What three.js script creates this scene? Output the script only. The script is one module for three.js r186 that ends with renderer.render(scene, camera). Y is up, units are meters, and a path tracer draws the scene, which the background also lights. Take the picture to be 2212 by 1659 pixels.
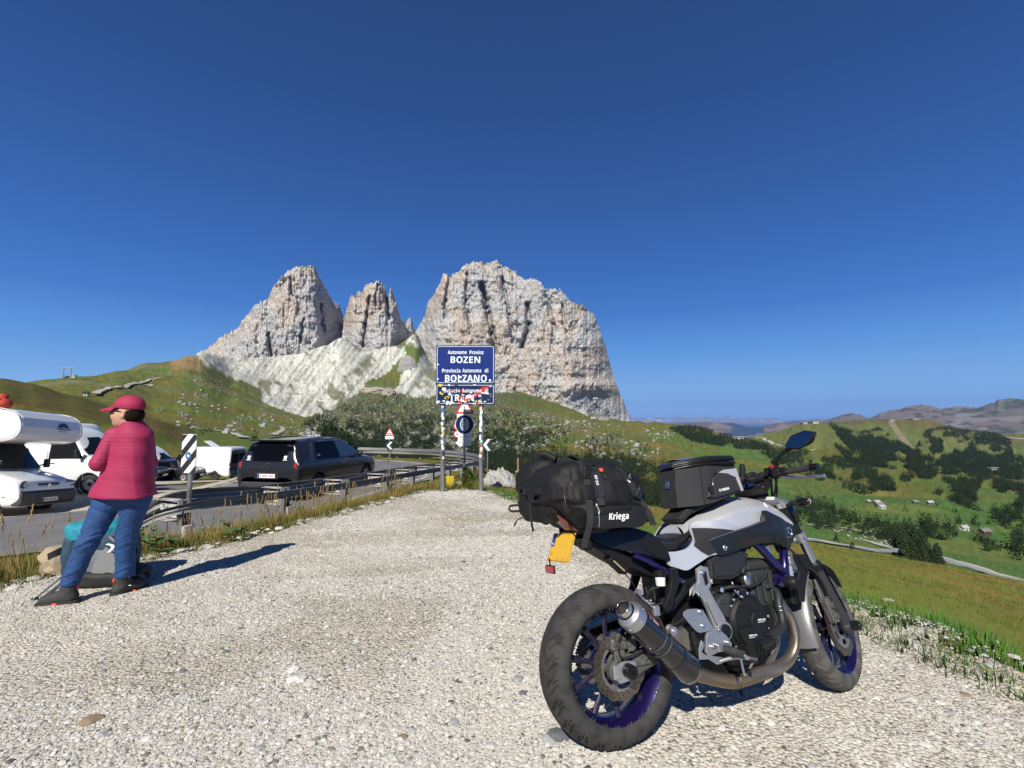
import * as THREE from 'three';
import { mergeGeometries, mergeVertices, toCreasedNormals } from 'three/addons/utils/BufferGeometryUtils.js';
import { RoundedBoxGeometry } from 'three/addons/geometries/RoundedBoxGeometry.js';
import { TextGeometry } from 'three/addons/geometries/TextGeometry.js';
import { FontLoader } from 'three/addons/loaders/FontLoader.js';

// ---------------------------------------------------------------- camera, sky, sun, exposure
const EYE = 1.362, PITCH = 0.07293, FOCAL = 1040.34;            // metres, radians, focal length for a 2212 x 1659 frame
const scene = new THREE.Scene();
const camera = new THREE.PerspectiveCamera(2 * Math.atan(829.5 / FOCAL) * 180 / Math.PI, 4 / 3, 0.05, 90000);
camera.position.set(0, EYE, 0); camera.rotation.set(PITCH, 0, 0);
const SUN = new THREE.Vector3(-0.30, 0, 1.0).normalize().multiplyScalar(Math.cos(0.72)); SUN.y = Math.sin(0.72);
{
  const W = 512, H = 256, d = new Float32Array(W * H * 4);
  const stops = [[-90, .10, .17, .30], [-1, .18, .33, .58], [0, .34, .58, .86], [2.5, .27, .53, .87], [7, .125, .35, .78], [12, .055, .20, .60], [18, .036, .135, .45], [26, .026, .094, .32], [36, .020, .066, .225], [50, .015, .048, .16], [90, .010, .035, .115]];
  for (let j = 0; j < H; j++) {
    const el = (j + .5) / H * 180 - 90; let k = 0; while (k < stops.length - 2 && el > stops[k + 1][0]) k++;
    const a = stops[k], b = stops[k + 1], t = Math.min(1, Math.max(0, (el - a[0]) / (b[0] - a[0])));
    for (let i = 0; i < W; i++) { const o = (j * W + i) * 4; for (let c = 0; c < 3; c++) d[o + c] = (a[c + 1] + (b[c + 1] - a[c + 1]) * t) * 0.74; d[o + 3] = 1; }
  }
  const sky = new THREE.DataTexture(d, W, H, THREE.RGBAFormat, THREE.FloatType);
  sky.mapping = THREE.EquirectangularReflectionMapping; sky.magFilter = THREE.LinearFilter; sky.needsUpdate = true;
  scene.background = sky; scene.environment = sky;
}
const sun = new THREE.DirectionalLight(new THREE.Color(1, .95, .86), 4.9);
sun.position.copy(SUN).multiplyScalar(60); sun.castShadow = true; sun.shadow.mapSize.set(4096, 4096);
Object.assign(sun.shadow.camera, { left: -40, right: 40, top: 40, bottom: -40, near: 1, far: 150 });
scene.add(sun, sun.target);
const renderer = new THREE.WebGLRenderer({ antialias: true });
renderer.setSize(1024, 768); renderer.shadowMap.enabled = true;
renderer.toneMapping = THREE.LinearToneMapping; renderer.toneMappingExposure = 1.34;
scene.fog = new THREE.FogExp2(new THREE.Color(.27, .48, 1.0), 0.000028);

// ---------------------------------------------------------------- helpers
const V = (x, y, z) => new THREE.Vector3(x, y, z);
const clamp = (x, a, b) => Math.min(b, Math.max(a, x)), lerp = (a, b, t) => a + (b - a) * t;
const sst = (a, b, x) => { const t = clamp((x - a) / (b - a), 0, 1); return t * t * (3 - 2 * t); };
function rngOf(s) { return () => { s |= 0; s = s + 0x6D2B79F5 | 0; let t = Math.imul(s ^ s >>> 15, 1 | s); t = t + Math.imul(t ^ t >>> 7, 61 | t) ^ t; return ((t ^ t >>> 14) >>> 0) / 4294967296; }; }
const hash = (x, y, z) => { let h = Math.imul(x, 374761393) + Math.imul(y, 668265263) + Math.imul(z, 1274126177) | 0; h = Math.imul(h ^ h >>> 13, 1274126177); h = Math.imul(h ^ h >>> 15, 0x2c1b3c6d); return ((h ^ h >>> 16) >>> 0) / 4294967296; };
function noise(x, y, z = 0) {          // value noise, -1 .. 1
  const X = Math.floor(x), Y = Math.floor(y), Z = Math.floor(z), s = (t) => t * t * t * (t * (t * 6 - 15) + 10);
  const u = s(x - X), v = s(y - Y), w = s(z - Z), n = (a, b, c) => hash(X + a, Y + b, Z + c);
  const p = lerp(lerp(n(0, 0, 0), n(1, 0, 0), u), lerp(n(0, 1, 0), n(1, 1, 0), u), v);
  if (w === 0) return p * 2 - 1;
  return lerp(p, lerp(lerp(n(0, 0, 1), n(1, 0, 1), u), lerp(n(0, 1, 1), n(1, 1, 1), u), v), w) * 2 - 1;
}
function fbm(x, y, z = 0, o = 4) { let s = 0, a = .5, f = 1; for (let i = 0; i < o; i++) { s += a * noise(x * f + i * 17.3, y * f - i * 9.1, z === 0 ? 0 : z * f + i * 5.7); a *= .5; f *= 2.03; } return s; }
function ridged(x, y, z = 0, o = 4) { let s = 0, a = .5, f = 1; for (let i = 0; i < o; i++) { const n = 1 - Math.abs(noise(x * f + i * 31.7, y * f + i * 11.9, z === 0 ? 0 : z * f)); s += a * n * n; a *= .5; f *= 2.1; } return s; }
const used = {};
function numbered(n) { if (!(n in used)) { used[n] = 0; return n; } used[n]++; return n + '_' + String(used[n]).padStart(3, '0'); }
function add(o, name, label, category, group, kind) {
  o.name = numbered(name); if (label) o.userData.label = label; if (category) o.userData.category = category; if (group) o.userData.group = group; if (kind) o.userData.kind = kind;
  scene.add(o); return o;
}
const thing = (name, label, category, pos, ry = 0, group) => { const g = new THREE.Group(); g.position.copy(pos); g.rotation.y = ry; return add(g, name, label, category, group); };
const struct = (name, geo, mat) => add(shadowed(new THREE.Mesh(geo, mat)), name, null, null, null, 'structure');
function shadowed(m) { m.castShadow = m.receiveShadow = true; return m; }
function join(list) {
  list = list.flat(9).filter(Boolean);
  if (list.length === 1) return list[0];
  const anyC = list.some((g) => g.attributes.color);
  list = list.map((g) => { let h = g.index ? g.toNonIndexed() : g; if (!h.attributes.normal) h.computeVertexNormals(); if (!h.attributes.uv) h.setAttribute('uv', new THREE.BufferAttribute(new Float32Array(h.attributes.position.count * 2), 2));
    if (anyC && !h.attributes.color) h.setAttribute('color', new THREE.BufferAttribute(new Float32Array(h.attributes.position.count * 3).fill(1), 3));
    for (const k of Object.keys(h.attributes)) if (!['position', 'normal', 'uv', 'color'].includes(k)) h.deleteAttribute(k); return h; });
  return mergeGeometries(list);
}
const SMALL = new Set(['rivet', 'bolt', 'plate_marks', 'pad_studs', 'hose_clip', 'radiator_fins', 'caliper_bolts', 'hood_vents', 'boot_laces', 'boot_trim', 'zip_light', 'windscreen_items', 'sensor', 'wiring', 'plate_border', 'peg_mount', 'chain', 'knob', 'plate_recess', 'clamp', 'wheel_arch', 'maker_emblem', 'symbol', 'rule', 'loose_end']);
function part(parent, name, geos, mat, label) { const m = shadowed(new THREE.Mesh(join([geos]), mat)); m.name = name; if (SMALL.has(name)) m.userData.kind = 'stuff'; if (label) m.userData.label = label; parent.add(m); return m; }
// materials: linear base colours
const C = (r, g, b) => new THREE.Color().setRGB(r, g, b);
function mat(c, rough = .6, metal = 0, o = {}) { const { name, ...q } = o; const m = new THREE.MeshPhysicalMaterial({ color: Array.isArray(c) ? C(...c) : c, roughness: rough, metalness: metal, ...q }); return m; }
function tex(w, h, f, srgb) { const d = new Uint8Array(w * h * 4); for (let y = 0; y < h; y++) for (let x = 0; x < w; x++) { const p = f(x, y), o = (y * w + x) * 4; if (Array.isArray(p)) { d[o] = p[0]; d[o + 1] = p[1]; d[o + 2] = p[2]; } else d[o] = d[o + 1] = d[o + 2] = p; d[o + 3] = 255; } const t = new THREE.DataTexture(d, w, h); t.magFilter = THREE.LinearFilter; t.wrapS = t.wrapT = THREE.RepeatWrapping; if (srgb) t.colorSpace = THREE.SRGBColorSpace; t.needsUpdate = true; return t; }
const rep = (t, u, v = u) => { const c = t.clone(); c.repeat.set(u, v); c.needsUpdate = true; return c; };
function canvasTex(w, h, draw) { const c = document.createElement('canvas'); c.width = w; c.height = h; draw(c.getContext('2d'), w, h); const t = new THREE.CanvasTexture(c); t.colorSpace = THREE.SRGBColorSpace; return t; }
// tiling noise 0..1 of given cells
function tileNoise(x, y, n, seed = 0) { const X = Math.floor(x * n), Y = Math.floor(y * n), s = (t) => t * t * (3 - 2 * t), u = s(x * n - X), v = s(y * n - Y), m = (a) => ((a % n) + n) % n, h = (a, b) => hash(m(X + a), m(Y + b), seed); return lerp(lerp(h(0, 0), h(1, 0), u), lerp(h(0, 1), h(1, 1), u), v); }
const tfbm = (x, y, n, o = 4, seed = 0) => { let s = 0, a = .5; for (let i = 0; i < o; i++) { s += a * tileNoise(x, y, n << i, seed + i); a *= .5; } return s / (1 - Math.pow(.5, o)); };
const T_grain = tex(256, 256, (x, y) => 255 * (0.6 * hash(x, y, 3) + 0.4 * tfbm(x / 256, y / 256, 16, 3, 5)));
const T_blotch = tex(256, 256, (x, y) => 255 * tfbm(x / 256, y / 256, 6, 5, 9));
const T_weave = tex(128, 128, (x, y) => 60 + 150 * (((x >> 2) + (y >> 2)) % 2 ? Math.sin((x % 4 + .5) / 4 * Math.PI) : Math.sin((y % 4 + .5) / 4 * Math.PI)) + 40 * hash(x, y, 1));
const T_dirt = tex(256, 256, (x, y) => { const n = tfbm(x / 256, y / 256, 5, 5, 21), g = hash(x, y, 8); const v = 200 + 55 * sst(.35, .6, n) - 18 * g; return [v, v * .985, v * .96]; }, true);
// geometry
const box = (w, h, d, x = 0, y = 0, z = 0, r = 0) => { const g = r > 0 ? new RoundedBoxGeometry(w, h, d, 2, Math.min(r, w / 2.01, h / 2.01, d / 2.01)) : new THREE.BoxGeometry(w, h, d); return g.translate(x, y, z); };
const rot = (g, x = 0, y = 0, z = 0) => { if (x) g.rotateX(x); if (y) g.rotateY(y); if (z) g.rotateZ(z); return g; };
function place(g, pos, dirY) { const q = new THREE.Quaternion().setFromUnitVectors(V(0, 1, 0), dirY.clone().normalize()); g.applyQuaternion(q); return g.translate(pos.x, pos.y, pos.z); }
const cyl = (a, b, r1, r2 = r1, n = 16, open = false) => { const d = b.clone().sub(a), g = new THREE.CylinderGeometry(r2, r1, d.length(), n, 1, open); return place(g, a.clone().add(b).multiplyScalar(.5), d); };
const ball = (x, y, z, rx, ry = rx, rz = rx, n = 16) => new THREE.SphereGeometry(1, n, Math.round(n * .7)).scale(rx, ry, rz).translate(x, y, z);
const torus = (R, r, n = 40, m = 10) => new THREE.TorusGeometry(R, r, m, n);
// a tube through points [x,y,z,(radius)], closed ends
function tube(pts, r = .01, n = 10, seg = 0, flat = 1) {
  const P = pts.map((p) => V(p[0], p[1], p[2])), cur = new THREE.CatmullRomCurve3(P, false, 'centripetal'), N = seg || Math.max(6, (P.length - 1) * 6), rr = (t) => { const k = t * (pts.length - 1), i = Math.min(pts.length - 2, Math.floor(k)); return lerp(pts[i][3] ?? r, pts[i + 1][3] ?? r, k - i); };
  const fr = cur.computeFrenetFrames(N, false), pos = [], uv = [], idx = [];
  for (let i = 0; i <= N; i++) { const c = cur.getPoint(i / N), q = rr(i / N); for (let j = 0; j <= n; j++) { const a = j / n * Math.PI * 2, o = c.clone().addScaledVector(fr.normals[i], Math.cos(a) * q).addScaledVector(fr.binormals[i], Math.sin(a) * q * flat); pos.push(o.x, o.y, o.z); uv.push(j / n, i / N); } }
  for (let i = 0; i < N; i++) for (let j = 0; j < n; j++) { const a = i * (n + 1) + j, b = a + n + 1; idx.push(a, a + 1, b, b, a + 1, b + 1); }
  const g = new THREE.BufferGeometry(); g.setAttribute('position', new THREE.Float32BufferAttribute(pos, 3)); g.setAttribute('uv', new THREE.Float32BufferAttribute(uv, 2)); g.setIndex(idx); weldNormals(g);
  const cap = (i, s) => { const c = cur.getPoint(i), q = rr(i), k = i ? N : 0, p = [], nn = [], t = fr.tangents[k]; const ring = []; for (let j = 0; j <= n; j++) { const a = j / n * Math.PI * 2; ring.push(c.clone().addScaledVector(fr.normals[k], Math.cos(a) * q).addScaledVector(fr.binormals[k], Math.sin(a) * q * flat)); }
    for (let j = 0; j < n; j++) { const tri = s > 0 ? [c, ring[j], ring[j + 1]] : [c, ring[j + 1], ring[j]]; for (const v of tri) { p.push(v.x, v.y, v.z); nn.push(t.x * s, t.y * s, t.z * s); } }
    const h = new THREE.BufferGeometry(); h.setAttribute('position', new THREE.Float32BufferAttribute(p, 3)); h.setAttribute('normal', new THREE.Float32BufferAttribute(nn, 3)); h.setAttribute('uv', new THREE.Float32BufferAttribute(new Float32Array(p.length / 3 * 2), 2)); return h; };
  return join([g, cap(0, -1), cap(1, 1)]);
}
// smooth normals even across seams of a grid
function weldNormals(g) {
  g.computeVertexNormals(); const p = g.attributes.position, n = g.attributes.normal, m = new Map();
  for (let i = 0; i < p.count; i++) { const k = Math.round(p.getX(i) * 2e4) + ',' + Math.round(p.getY(i) * 2e4) + ',' + Math.round(p.getZ(i) * 2e4); const e = m.get(k); if (e) { e[0] += n.getX(i); e[1] += n.getY(i); e[2] += n.getZ(i); e.push(i); } else m.set(k, [n.getX(i), n.getY(i), n.getZ(i), i]); }
  for (const e of m.values()) if (e.length > 4) { const l = Math.hypot(e[0], e[1], e[2]) || 1; for (let k = 3; k < e.length; k++) n.setXYZ(e[k], e[0] / l, e[1] / l, e[2] / l); }
  return g;
}
// grid surface from f(u,v) -> Vector3 ; u,v in 0..1
function surf(nu, nv, f, flip = false) {
  const pos = [], uv = [], idx = [];
  for (let i = 0; i <= nu; i++) for (let j = 0; j <= nv; j++) { const p = f(i / nu, j / nv); pos.push(p.x, p.y, p.z); uv.push(i / nu, j / nv); }
  for (let i = 0; i < nu; i++) for (let j = 0; j < nv; j++) { const a = i * (nv + 1) + j, b = a + nv + 1; flip ? idx.push(a, a + 1, b, b, a + 1, b + 1) : idx.push(a, b, a + 1, b, b + 1, a + 1); }
  const g = new THREE.BufferGeometry(); g.setAttribute('position', new THREE.Float32BufferAttribute(pos, 3)); g.setAttribute('uv', new THREE.Float32BufferAttribute(uv, 2)); g.setIndex(idx);
  return weldNormals(g);
}
// plate: outline in the xy plane, thickness t along z, centred on z
function plate(pts, t, z = 0, bevel = .002, holes = [], curve = false) {
  const s = new THREE.Shape(); if (curve) s.setFromPoints(new THREE.CatmullRomCurve3(pts.map((p) => V(p[0], p[1], 0)), true, 'centripetal').getPoints(pts.length * 6)); else s.setFromPoints(pts.map((p) => new THREE.Vector2(p[0], p[1])));
  for (const [x, y, r] of holes) { const h = new THREE.Path(); h.absarc(x, y, r, 0, Math.PI * 2, true); s.holes.push(h); }
  const b = Math.min(bevel, t / 2.2), g = new THREE.ExtrudeGeometry(s, { depth: t - 2 * b, bevelEnabled: b > 0, bevelSize: b, bevelThickness: b, bevelOffset: -b, bevelSegments: 2, curveSegments: 12 });
  return g.translate(0, 0, z - t / 2 + b);
}
// panel: outline in xy, lifted onto z = zf(x, y), with thickness t inwards (towards smaller |z| for side +1)
function panel(pts, zf, t, side = 1, maxE = .03, curve = true) {
  const out = curve ? new THREE.CatmullRomCurve3(pts.map((p) => V(p[0], p[1], 0)), true, 'centripetal', .5).getPoints(pts.length * 5) : pts.map((p) => V(p[0], p[1], 0));
  if (out[0].distanceTo(out[out.length - 1]) < 1e-6) out.pop();
  const c2 = out.map((p) => new THREE.Vector2(p.x, p.y)); if (THREE.ShapeUtils.isClockWise(c2)) c2.reverse();
  let tris = THREE.ShapeUtils.triangulateShape(c2, []).map((f) => f.map((i) => [c2[i].x, c2[i].y]));
  const len = (a, b) => Math.hypot(a[0] - b[0], a[1] - b[1]), mid = (a, b) => [(a[0] + b[0]) / 2, (a[1] + b[1]) / 2];
  for (let pass = 0; pass < 14; pass++) { let any = false; const next = []; for (const T of tris) { const L = [len(T[0], T[1]), len(T[1], T[2]), len(T[2], T[0])], m = Math.max(...L); if (m > maxE) { any = true; const k = L.indexOf(m), a = T[k], b = T[(k + 1) % 3], c = T[(k + 2) % 3], q = mid(a, b); next.push([a, q, c], [q, b, c]); } else next.push(T); } tris = next; if (!any) break; }
  const pos = []; for (const T of tris) { for (const p of side > 0 ? T : [T[0], T[2], T[1]]) pos.push(p[0], p[1], zf(p[0], p[1])); }
  const face = new THREE.BufferGeometry(); face.setAttribute('position', new THREE.Float32BufferAttribute(pos, 3)); weldNormals(face);
  const rim = []; for (let i = 0; i < c2.length; i++) { const a = c2[i], b = c2[(i + 1) % c2.length], za = zf(a.x, a.y), zb = zf(b.x, b.y), q = [[a.x, a.y, za], [a.x, a.y, za - t * side], [b.x, b.y, zb - t * side], [b.x, b.y, zb]]; const ord = side > 0 ? [0, 1, 2, 0, 2, 3] : [0, 2, 1, 0, 3, 2]; for (const k of ord) rim.push(...q[k]); }
  const r = new THREE.BufferGeometry(); r.setAttribute('position', new THREE.Float32BufferAttribute(rim, 3)); r.computeVertexNormals();
  const uvs = (g) => { const p = g.attributes.position, u = new Float32Array(p.count * 2); for (let i = 0; i < p.count; i++) { u[2 * i] = p.getX(i); u[2 * i + 1] = p.getY(i); } g.setAttribute('uv', new THREE.BufferAttribute(u, 2)); return g; };
  return join([uvs(face), uvs(r)]);
}
function boxUV(g, s = 1) { const h = g.index ? g.toNonIndexed() : g; const p = h.attributes.position, n = h.attributes.normal, u = new Float32Array(p.count * 2); for (let i = 0; i < p.count; i += 3) { let ax = 0, ay = 0, az = 0; for (let k = 0; k < 3; k++) { ax += Math.abs(n.getX(i + k)); ay += Math.abs(n.getY(i + k)); az += Math.abs(n.getZ(i + k)); } for (let k = 0; k < 3; k++) { const x = p.getX(i + k), y = p.getY(i + k), z = p.getZ(i + k), q = az >= ax && az >= ay ? [x, y] : ax >= ay ? [z, y] : [x, z]; u[2 * (i + k)] = q[0] * s; u[2 * (i + k) + 1] = q[1] * s; } } h.setAttribute('uv', new THREE.BufferAttribute(u, 2)); return h; }
const lathe = (pts, n = 48) => new THREE.LatheGeometry(pts.map((p) => new THREE.Vector2(p[0], p[1])), n);
const crease = (g, a = .6) => toCreasedNormals(g, a);
// a rock: an icosahedron pushed about by noise
function rockGeo(seed, detail = 2, flat = .7) { const g = mergeVertices(new THREE.IcosahedronGeometry(1, detail).deleteAttribute('uv').deleteAttribute('normal')), p = g.attributes.position; for (let i = 0; i < p.count; i++) { const v = V(p.getX(i), p.getY(i), p.getZ(i)), f = 1 + .35 * fbm(v.x * 1.3 + seed * 7, v.y * 1.3, v.z * 1.3 + 3.1, 3) + .12 * noise(v.x * 4 + seed, v.y * 4, v.z * 4 + 1.7) + (detail > 2 ? .16 * fbm(v.x * 6 + seed, v.y * 5, v.z * 6 + .7, 3) : 0); v.multiplyScalar(f); p.setXYZ(i, v.x * (1 + .3 * hash(seed, 1, 1)), v.y * flat, v.z); } return toCreasedNormals(g, .5); }
function polyAt(P, X) { if (X <= P[0][0]) return P[0][1]; for (let i = 1; i < P.length; i++) if (X <= P[i][0]) return lerp(P[i - 1][1], P[i][1], (X - P[i - 1][0]) / (P[i][0] - P[i - 1][0])); return P[P.length - 1][1]; }
// ---------------------------------------------------------------- terrain: one height function, in metres
const cp = Math.cos(PITCH), sp = Math.sin(PITCH);
function sight(X, Y) { const u = (X - 1106) / FOCAL, v = -(Y - 829.5) / FOCAL, y = v * cp + sp, f = cp - v * sp; const h = Math.hypot(u, f); return { az: Math.atan2(u, f), tan: y / h }; }   // bearing and slope of a line of sight measured in the photograph
const PROFILE = [   // bearing column, then [distance, sight height] of the ground seen there
  [-500, [30, 950], [45, 890], [80, 812], [120, 772], [150, 790], [1000, 830], [2000, 850]],
  [0, [30, 955], [45, 905], [80, 848], [120, 816], [150, 830], [450, 850], [1000, 850], [2000, 860]],
  [60, [30, 960], [45, 915], [80, 862], [120, 827], [150, 838], [450, 850], [800, 823], [1000, 842], [2000, 860]],
  [150, [30, 965], [45, 930], [80, 880], [120, 853], [150, 863], [250, 862], [450, 842], [650, 826], [820, 815], [1000, 830], [2000, 850]],
  [250, [30, 968], [45, 942], [80, 903], [120, 881], [150, 891], [200, 891], [300, 870], [450, 848], [650, 826], [800, 811], [950, 800], [1200, 815], [2000, 830]],
  [330, [30, 972], [45, 955], [80, 923], [120, 905], [150, 913], [200, 916], [300, 897], [450, 872], [600, 848], [800, 818], [950, 797], [1050, 784], [1250, 800], [2000, 820]],
  [400, [30, 980], [40, 970], [70, 948], [110, 932], [160, 922], [230, 912], [330, 897], [450, 878], [600, 853], [800, 818], [1000, 785], [1150, 770], [1400, 790], [2000, 800]],
  [430, [30, 985], [40, 975], [70, 955], [110, 940], [160, 930], [230, 918], [330, 902], [450, 883], [600, 858], [800, 822], [1000, 790], [1200, 760], [1300, 758], [1900, 760]],
  [500, [30, 985], [40, 978], [70, 962], [110, 948], [160, 938], [230, 926], [330, 912], [450, 898], [600, 879], [800, 853], [1000, 832], [1250, 806], [1900, 773]],
  [570, [30, 988], [40, 982], [70, 968], [110, 954], [160, 944], [230, 932], [330, 920], [450, 907], [600, 891], [800, 873], [1000, 857], [1250, 830], [1900, 772]],
  [640, [30, 990], [40, 985], [70, 972], [110, 960], [160, 950], [230, 938], [330, 926], [450, 914], [600, 900], [800, 884], [1000, 871], [1250, 842], [1900, 765]],
  [700, [30, 996], [40, 992], [70, 982], [110, 970], [160, 960], [230, 948], [330, 936], [450, 922], [600, 905], [800, 886], [1000, 872], [1250, 838], [1900, 746]],
  [730, [30, 1000], [40, 998], [70, 992], [110, 984], [160, 976], [230, 966], [330, 952], [450, 936], [600, 914], [800, 888], [1000, 869], [1250, 832], [1900, 730]],
  [790, [30, 1006], [40, 1008], [70, 1010], [110, 1008], [160, 1003], [230, 993], [330, 975], [450, 950], [600, 922], [800, 890], [1000, 864], [1250, 836], [1900, 758]],
  [850, [30, 1010], [40, 1014], [70, 1022], [110, 1022], [160, 1016], [230, 1006], [330, 984], [450, 956], [600, 926], [800, 890], [1000, 862], [1250, 838], [1500, 815], [1900, 748]],
  [895, [30, 1012], [40, 1017], [70, 1025], [110, 1026], [160, 1020], [230, 1009], [330, 986], [450, 958], [600, 927], [800, 890], [1000, 860], [1250, 834], [1500, 800], [1900, 722]],
  [930, [30, 1012], [40, 1018], [70, 1027], [110, 1028], [160, 1022], [230, 1010], [330, 987], [450, 958], [600, 927], [800, 890], [1000, 860], [1250, 832], [1900, 785]],
  [1000, [26, 1006], [36, 1014], [60, 1024], [110, 1028], [160, 1024], [230, 1012], [330, 988], [450, 959], [600, 927], [800, 891], [1000, 862], [1250, 832], [1900, 800]],
  [1045, [12, 1062], [16, 1045], [20, 1020], [24, 1008], [34, 1007], [50, 1024], [110, 1029], [160, 1025], [230, 1014], [330, 990], [450, 961], [600, 929], [800, 893], [1000, 866], [1250, 842], [1900, 820]],
  [1100, [11, 1066], [16, 1050], [25, 1036], [40, 1027], [55, 1022], [70, 1036], [110, 1042], [160, 1037], [230, 1021], [330, 994], [450, 964], [600, 932], [800, 898], [1000, 871], [1250, 850], [1900, 842]],
  [1200, [9.5, 1090], [14, 1076], [22, 1063], [35, 1052], [45, 1048], [60, 1062], [100, 1070], [150, 1062], [220, 1036], [320, 1002], [450, 968], [600, 938], [800, 911], [1000, 893], [1250, 877], [1500, 870], [1900, 868]],
  [1300, [8.2, 1122], [12, 1105], [18, 1090], [28, 1078], [36, 1074], [50, 1090], [90, 1098], [120, 1087], [160, 1062], [230, 1032], [330, 1000], [450, 970], [600, 945], [800, 925], [1000, 913], [1250, 905], [1900, 897]],
  [1360, [7.4, 1143], [10, 1128], [16, 1110], [25, 1093], [34, 1088], [45, 1105], [85, 1125], [120, 1115], [160, 1090], [230, 1052], [330, 1012], [450, 980], [600, 954], [800, 932], [1000, 918], [1200, 911], [1500, 912], [2200, 920], [6000, 940]],
  [1420, [6.7, 1165], [10, 1140], [16, 1118], [25, 1103], [34, 1099], [45, 1118], [80, 1142], [120, 1136], [160, 1116], [230, 1075], [340, 1026], [460, 990], [600, 960], [800, 934], [1000, 919], [1200, 914], [1350, 920], [2200, 935], [6000, 948]],
  [1500, [6.1, 1195], [10, 1160], [16, 1138], [25, 1125], [34, 1121], [45, 1140], [90, 1165], [130, 1158], [180, 1130], [260, 1085], [380, 1035], [500, 1000], [650, 970], [800, 948], [950, 932], [1100, 924], [1300, 932], [2200, 945], [6000, 952]],
  [1600, [5.6, 1225], [9, 1185], [14, 1163], [22, 1150], [32, 1146], [45, 1166], [100, 1186], [150, 1165], [200, 1140], [300, 1090], [420, 1045], [560, 1010], [700, 986], [850, 968], [1000, 957], [1200, 947], [1400, 948], [1800, 955], [6000, 958]],
  [1660, [5.4, 1245], [9, 1202], [14, 1178], [22, 1162], [32, 1158], [45, 1178], [105, 1200], [160, 1178], [210, 1150], [290, 1115], [420, 1062], [560, 1025], [700, 998], [850, 978], [1000, 966], [1200, 950], [1500, 932], [1700, 945], [6000, 955]],
  [1740, [5.1, 1266], [9, 1222], [15, 1196], [24, 1180], [34, 1176], [46, 1194], [108, 1214], [160, 1196], [210, 1168], [280, 1140], [400, 1085], [550, 1046], [750, 1008], [900, 984], [1100, 958], [1350, 928], [1530, 913], [1750, 925], [2300, 935], [6000, 950]],
  [1800, [4.9, 1285], [9, 1240], [16, 1208], [25, 1192], [36, 1187], [50, 1206], [110, 1226], [170, 1202], [215, 1178], [280, 1150], [400, 1095], [550, 1055], [750, 1015], [900, 988], [1100, 960], [1400, 928], [1560, 915], [1750, 918], [2100, 912], [2500, 930], [6000, 945]],
  [1880, [4.7, 1308], [8.5, 1262], [16, 1224], [26, 1206], [38, 1201], [52, 1222], [114, 1240], [180, 1210], [225, 1184], [280, 1160], [400, 1100], [570, 1056], [760, 1018], [950, 992], [1200, 968], [1500, 945], [1900, 915], [2150, 905], [2600, 925], [6000, 940]],
  [2000, [4.6, 1343], [8, 1298], [16, 1250], [28, 1228], [40, 1221], [55, 1246], [120, 1262], [195, 1222], [240, 1190], [300, 1162], [430, 1102], [600, 1058], [800, 1024], [1000, 1000], [1300, 975], [1700, 940], [2200, 904], [2500, 920], [4200, 930], [6000, 945]],
  [2080, [4.4, 1375], [8, 1325], [16, 1272], [28, 1246], [40, 1240], [55, 1262], [120, 1282], [200, 1240], [245, 1206], [310, 1172], [440, 1112], [600, 1068], [800, 1034], [1000, 1012], [1300, 992], [1700, 960], [2300, 928], [2600, 945], [4200, 945], [6000, 950]],
  [2212, [4.2, 1440], [8, 1378], [16, 1306], [30, 1266], [42, 1256], [56, 1278], [120, 1312], [200, 1272], [260, 1236], [330, 1192], [430, 1142], [560, 1100], [740, 1062], [1000, 1030], [1300, 1010], [1800, 975], [2400, 937], [2700, 950], [4200, 950], [6000, 955]],
  [2800, [4.0, 1600], [8, 1480], [16, 1380], [30, 1320], [42, 1310], [56, 1330], [120, 1360], [200, 1320], [400, 1200], [740, 1100], [1300, 1040], [2400, 960], [6000, 960]],
].map(([X, ...k]) => ({ az: sight(X, 905).az, k: k.map(([r, Y]) => [Math.log(r), sight(X, Y).tan]) }));
function colAt(c, lr) { const k = c.k; if (lr <= k[0][0]) return k[0][1]; for (let i = 1; i < k.length; i++) if (lr < k[i][0]) { const t = (lr - k[i - 1][0]) / (k[i][0] - k[i - 1][0]); return lerp(k[i - 1][1], k[i][1], t); } return k[k.length - 1][1]; }
function farY(az, r) {
  const P = PROFILE; let i = 0; while (i < P.length - 2 && az > P[i + 1].az) i++;
  const t = clamp((az - P[i].az) / (P[i + 1].az - P[i].az), 0, 1), lr = Math.log(r), w = t * t * (3 - 2 * t) * .5 + t * .5;
  return EYE + r * lerp(colAt(P[i], lr), colAt(P[i + 1], lr), w);
}
// the gravel lot, the roadside bank, the road and the parking ground
const RAIL = [[-9.0, 2.2], [-7.6, 3.6], [-6.0, 5.3], [-4.6, 6.86], [-3.95, 8.5], [-3.42, 10.0], [-3.0, 11.6], [-2.68, 13.1], [-2.36, 14.4], [-2.02, 15.6], [-1.72, 16.7], [-1.45, 17.8]];
const EDGE = [[7.2, -8], [5.2, -3], [3.7, 0], [3.25, 2.2], [3.08, 2.9], [3.0, 3.4], [2.77, 4.1], [2.3, 5.1], [1.62, 6.7], [.9, 8.6], [.35, 10.2], [-.05, 11.2], [-.6, 11.9], [-1.6, 12.3], [-2.3, 12.3]];
function polyX(P, f) { if (f <= P[0][1]) return lerp(P[0][0], P[1][0], (f - P[0][1]) / (P[1][1] - P[0][1])); for (let i = 1; i < P.length; i++) if (f <= P[i][1]) return lerp(P[i - 1][0], P[i][0], (f - P[i - 1][1]) / (P[i][1] - P[i - 1][1])); return P[P.length - 1][0]; }
const railX = (f) => polyX(RAIL, clamp(f, -6, 17.8)), edgeX = (f) => polyX(EDGE, clamp(f, -8, 11.9));
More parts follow.
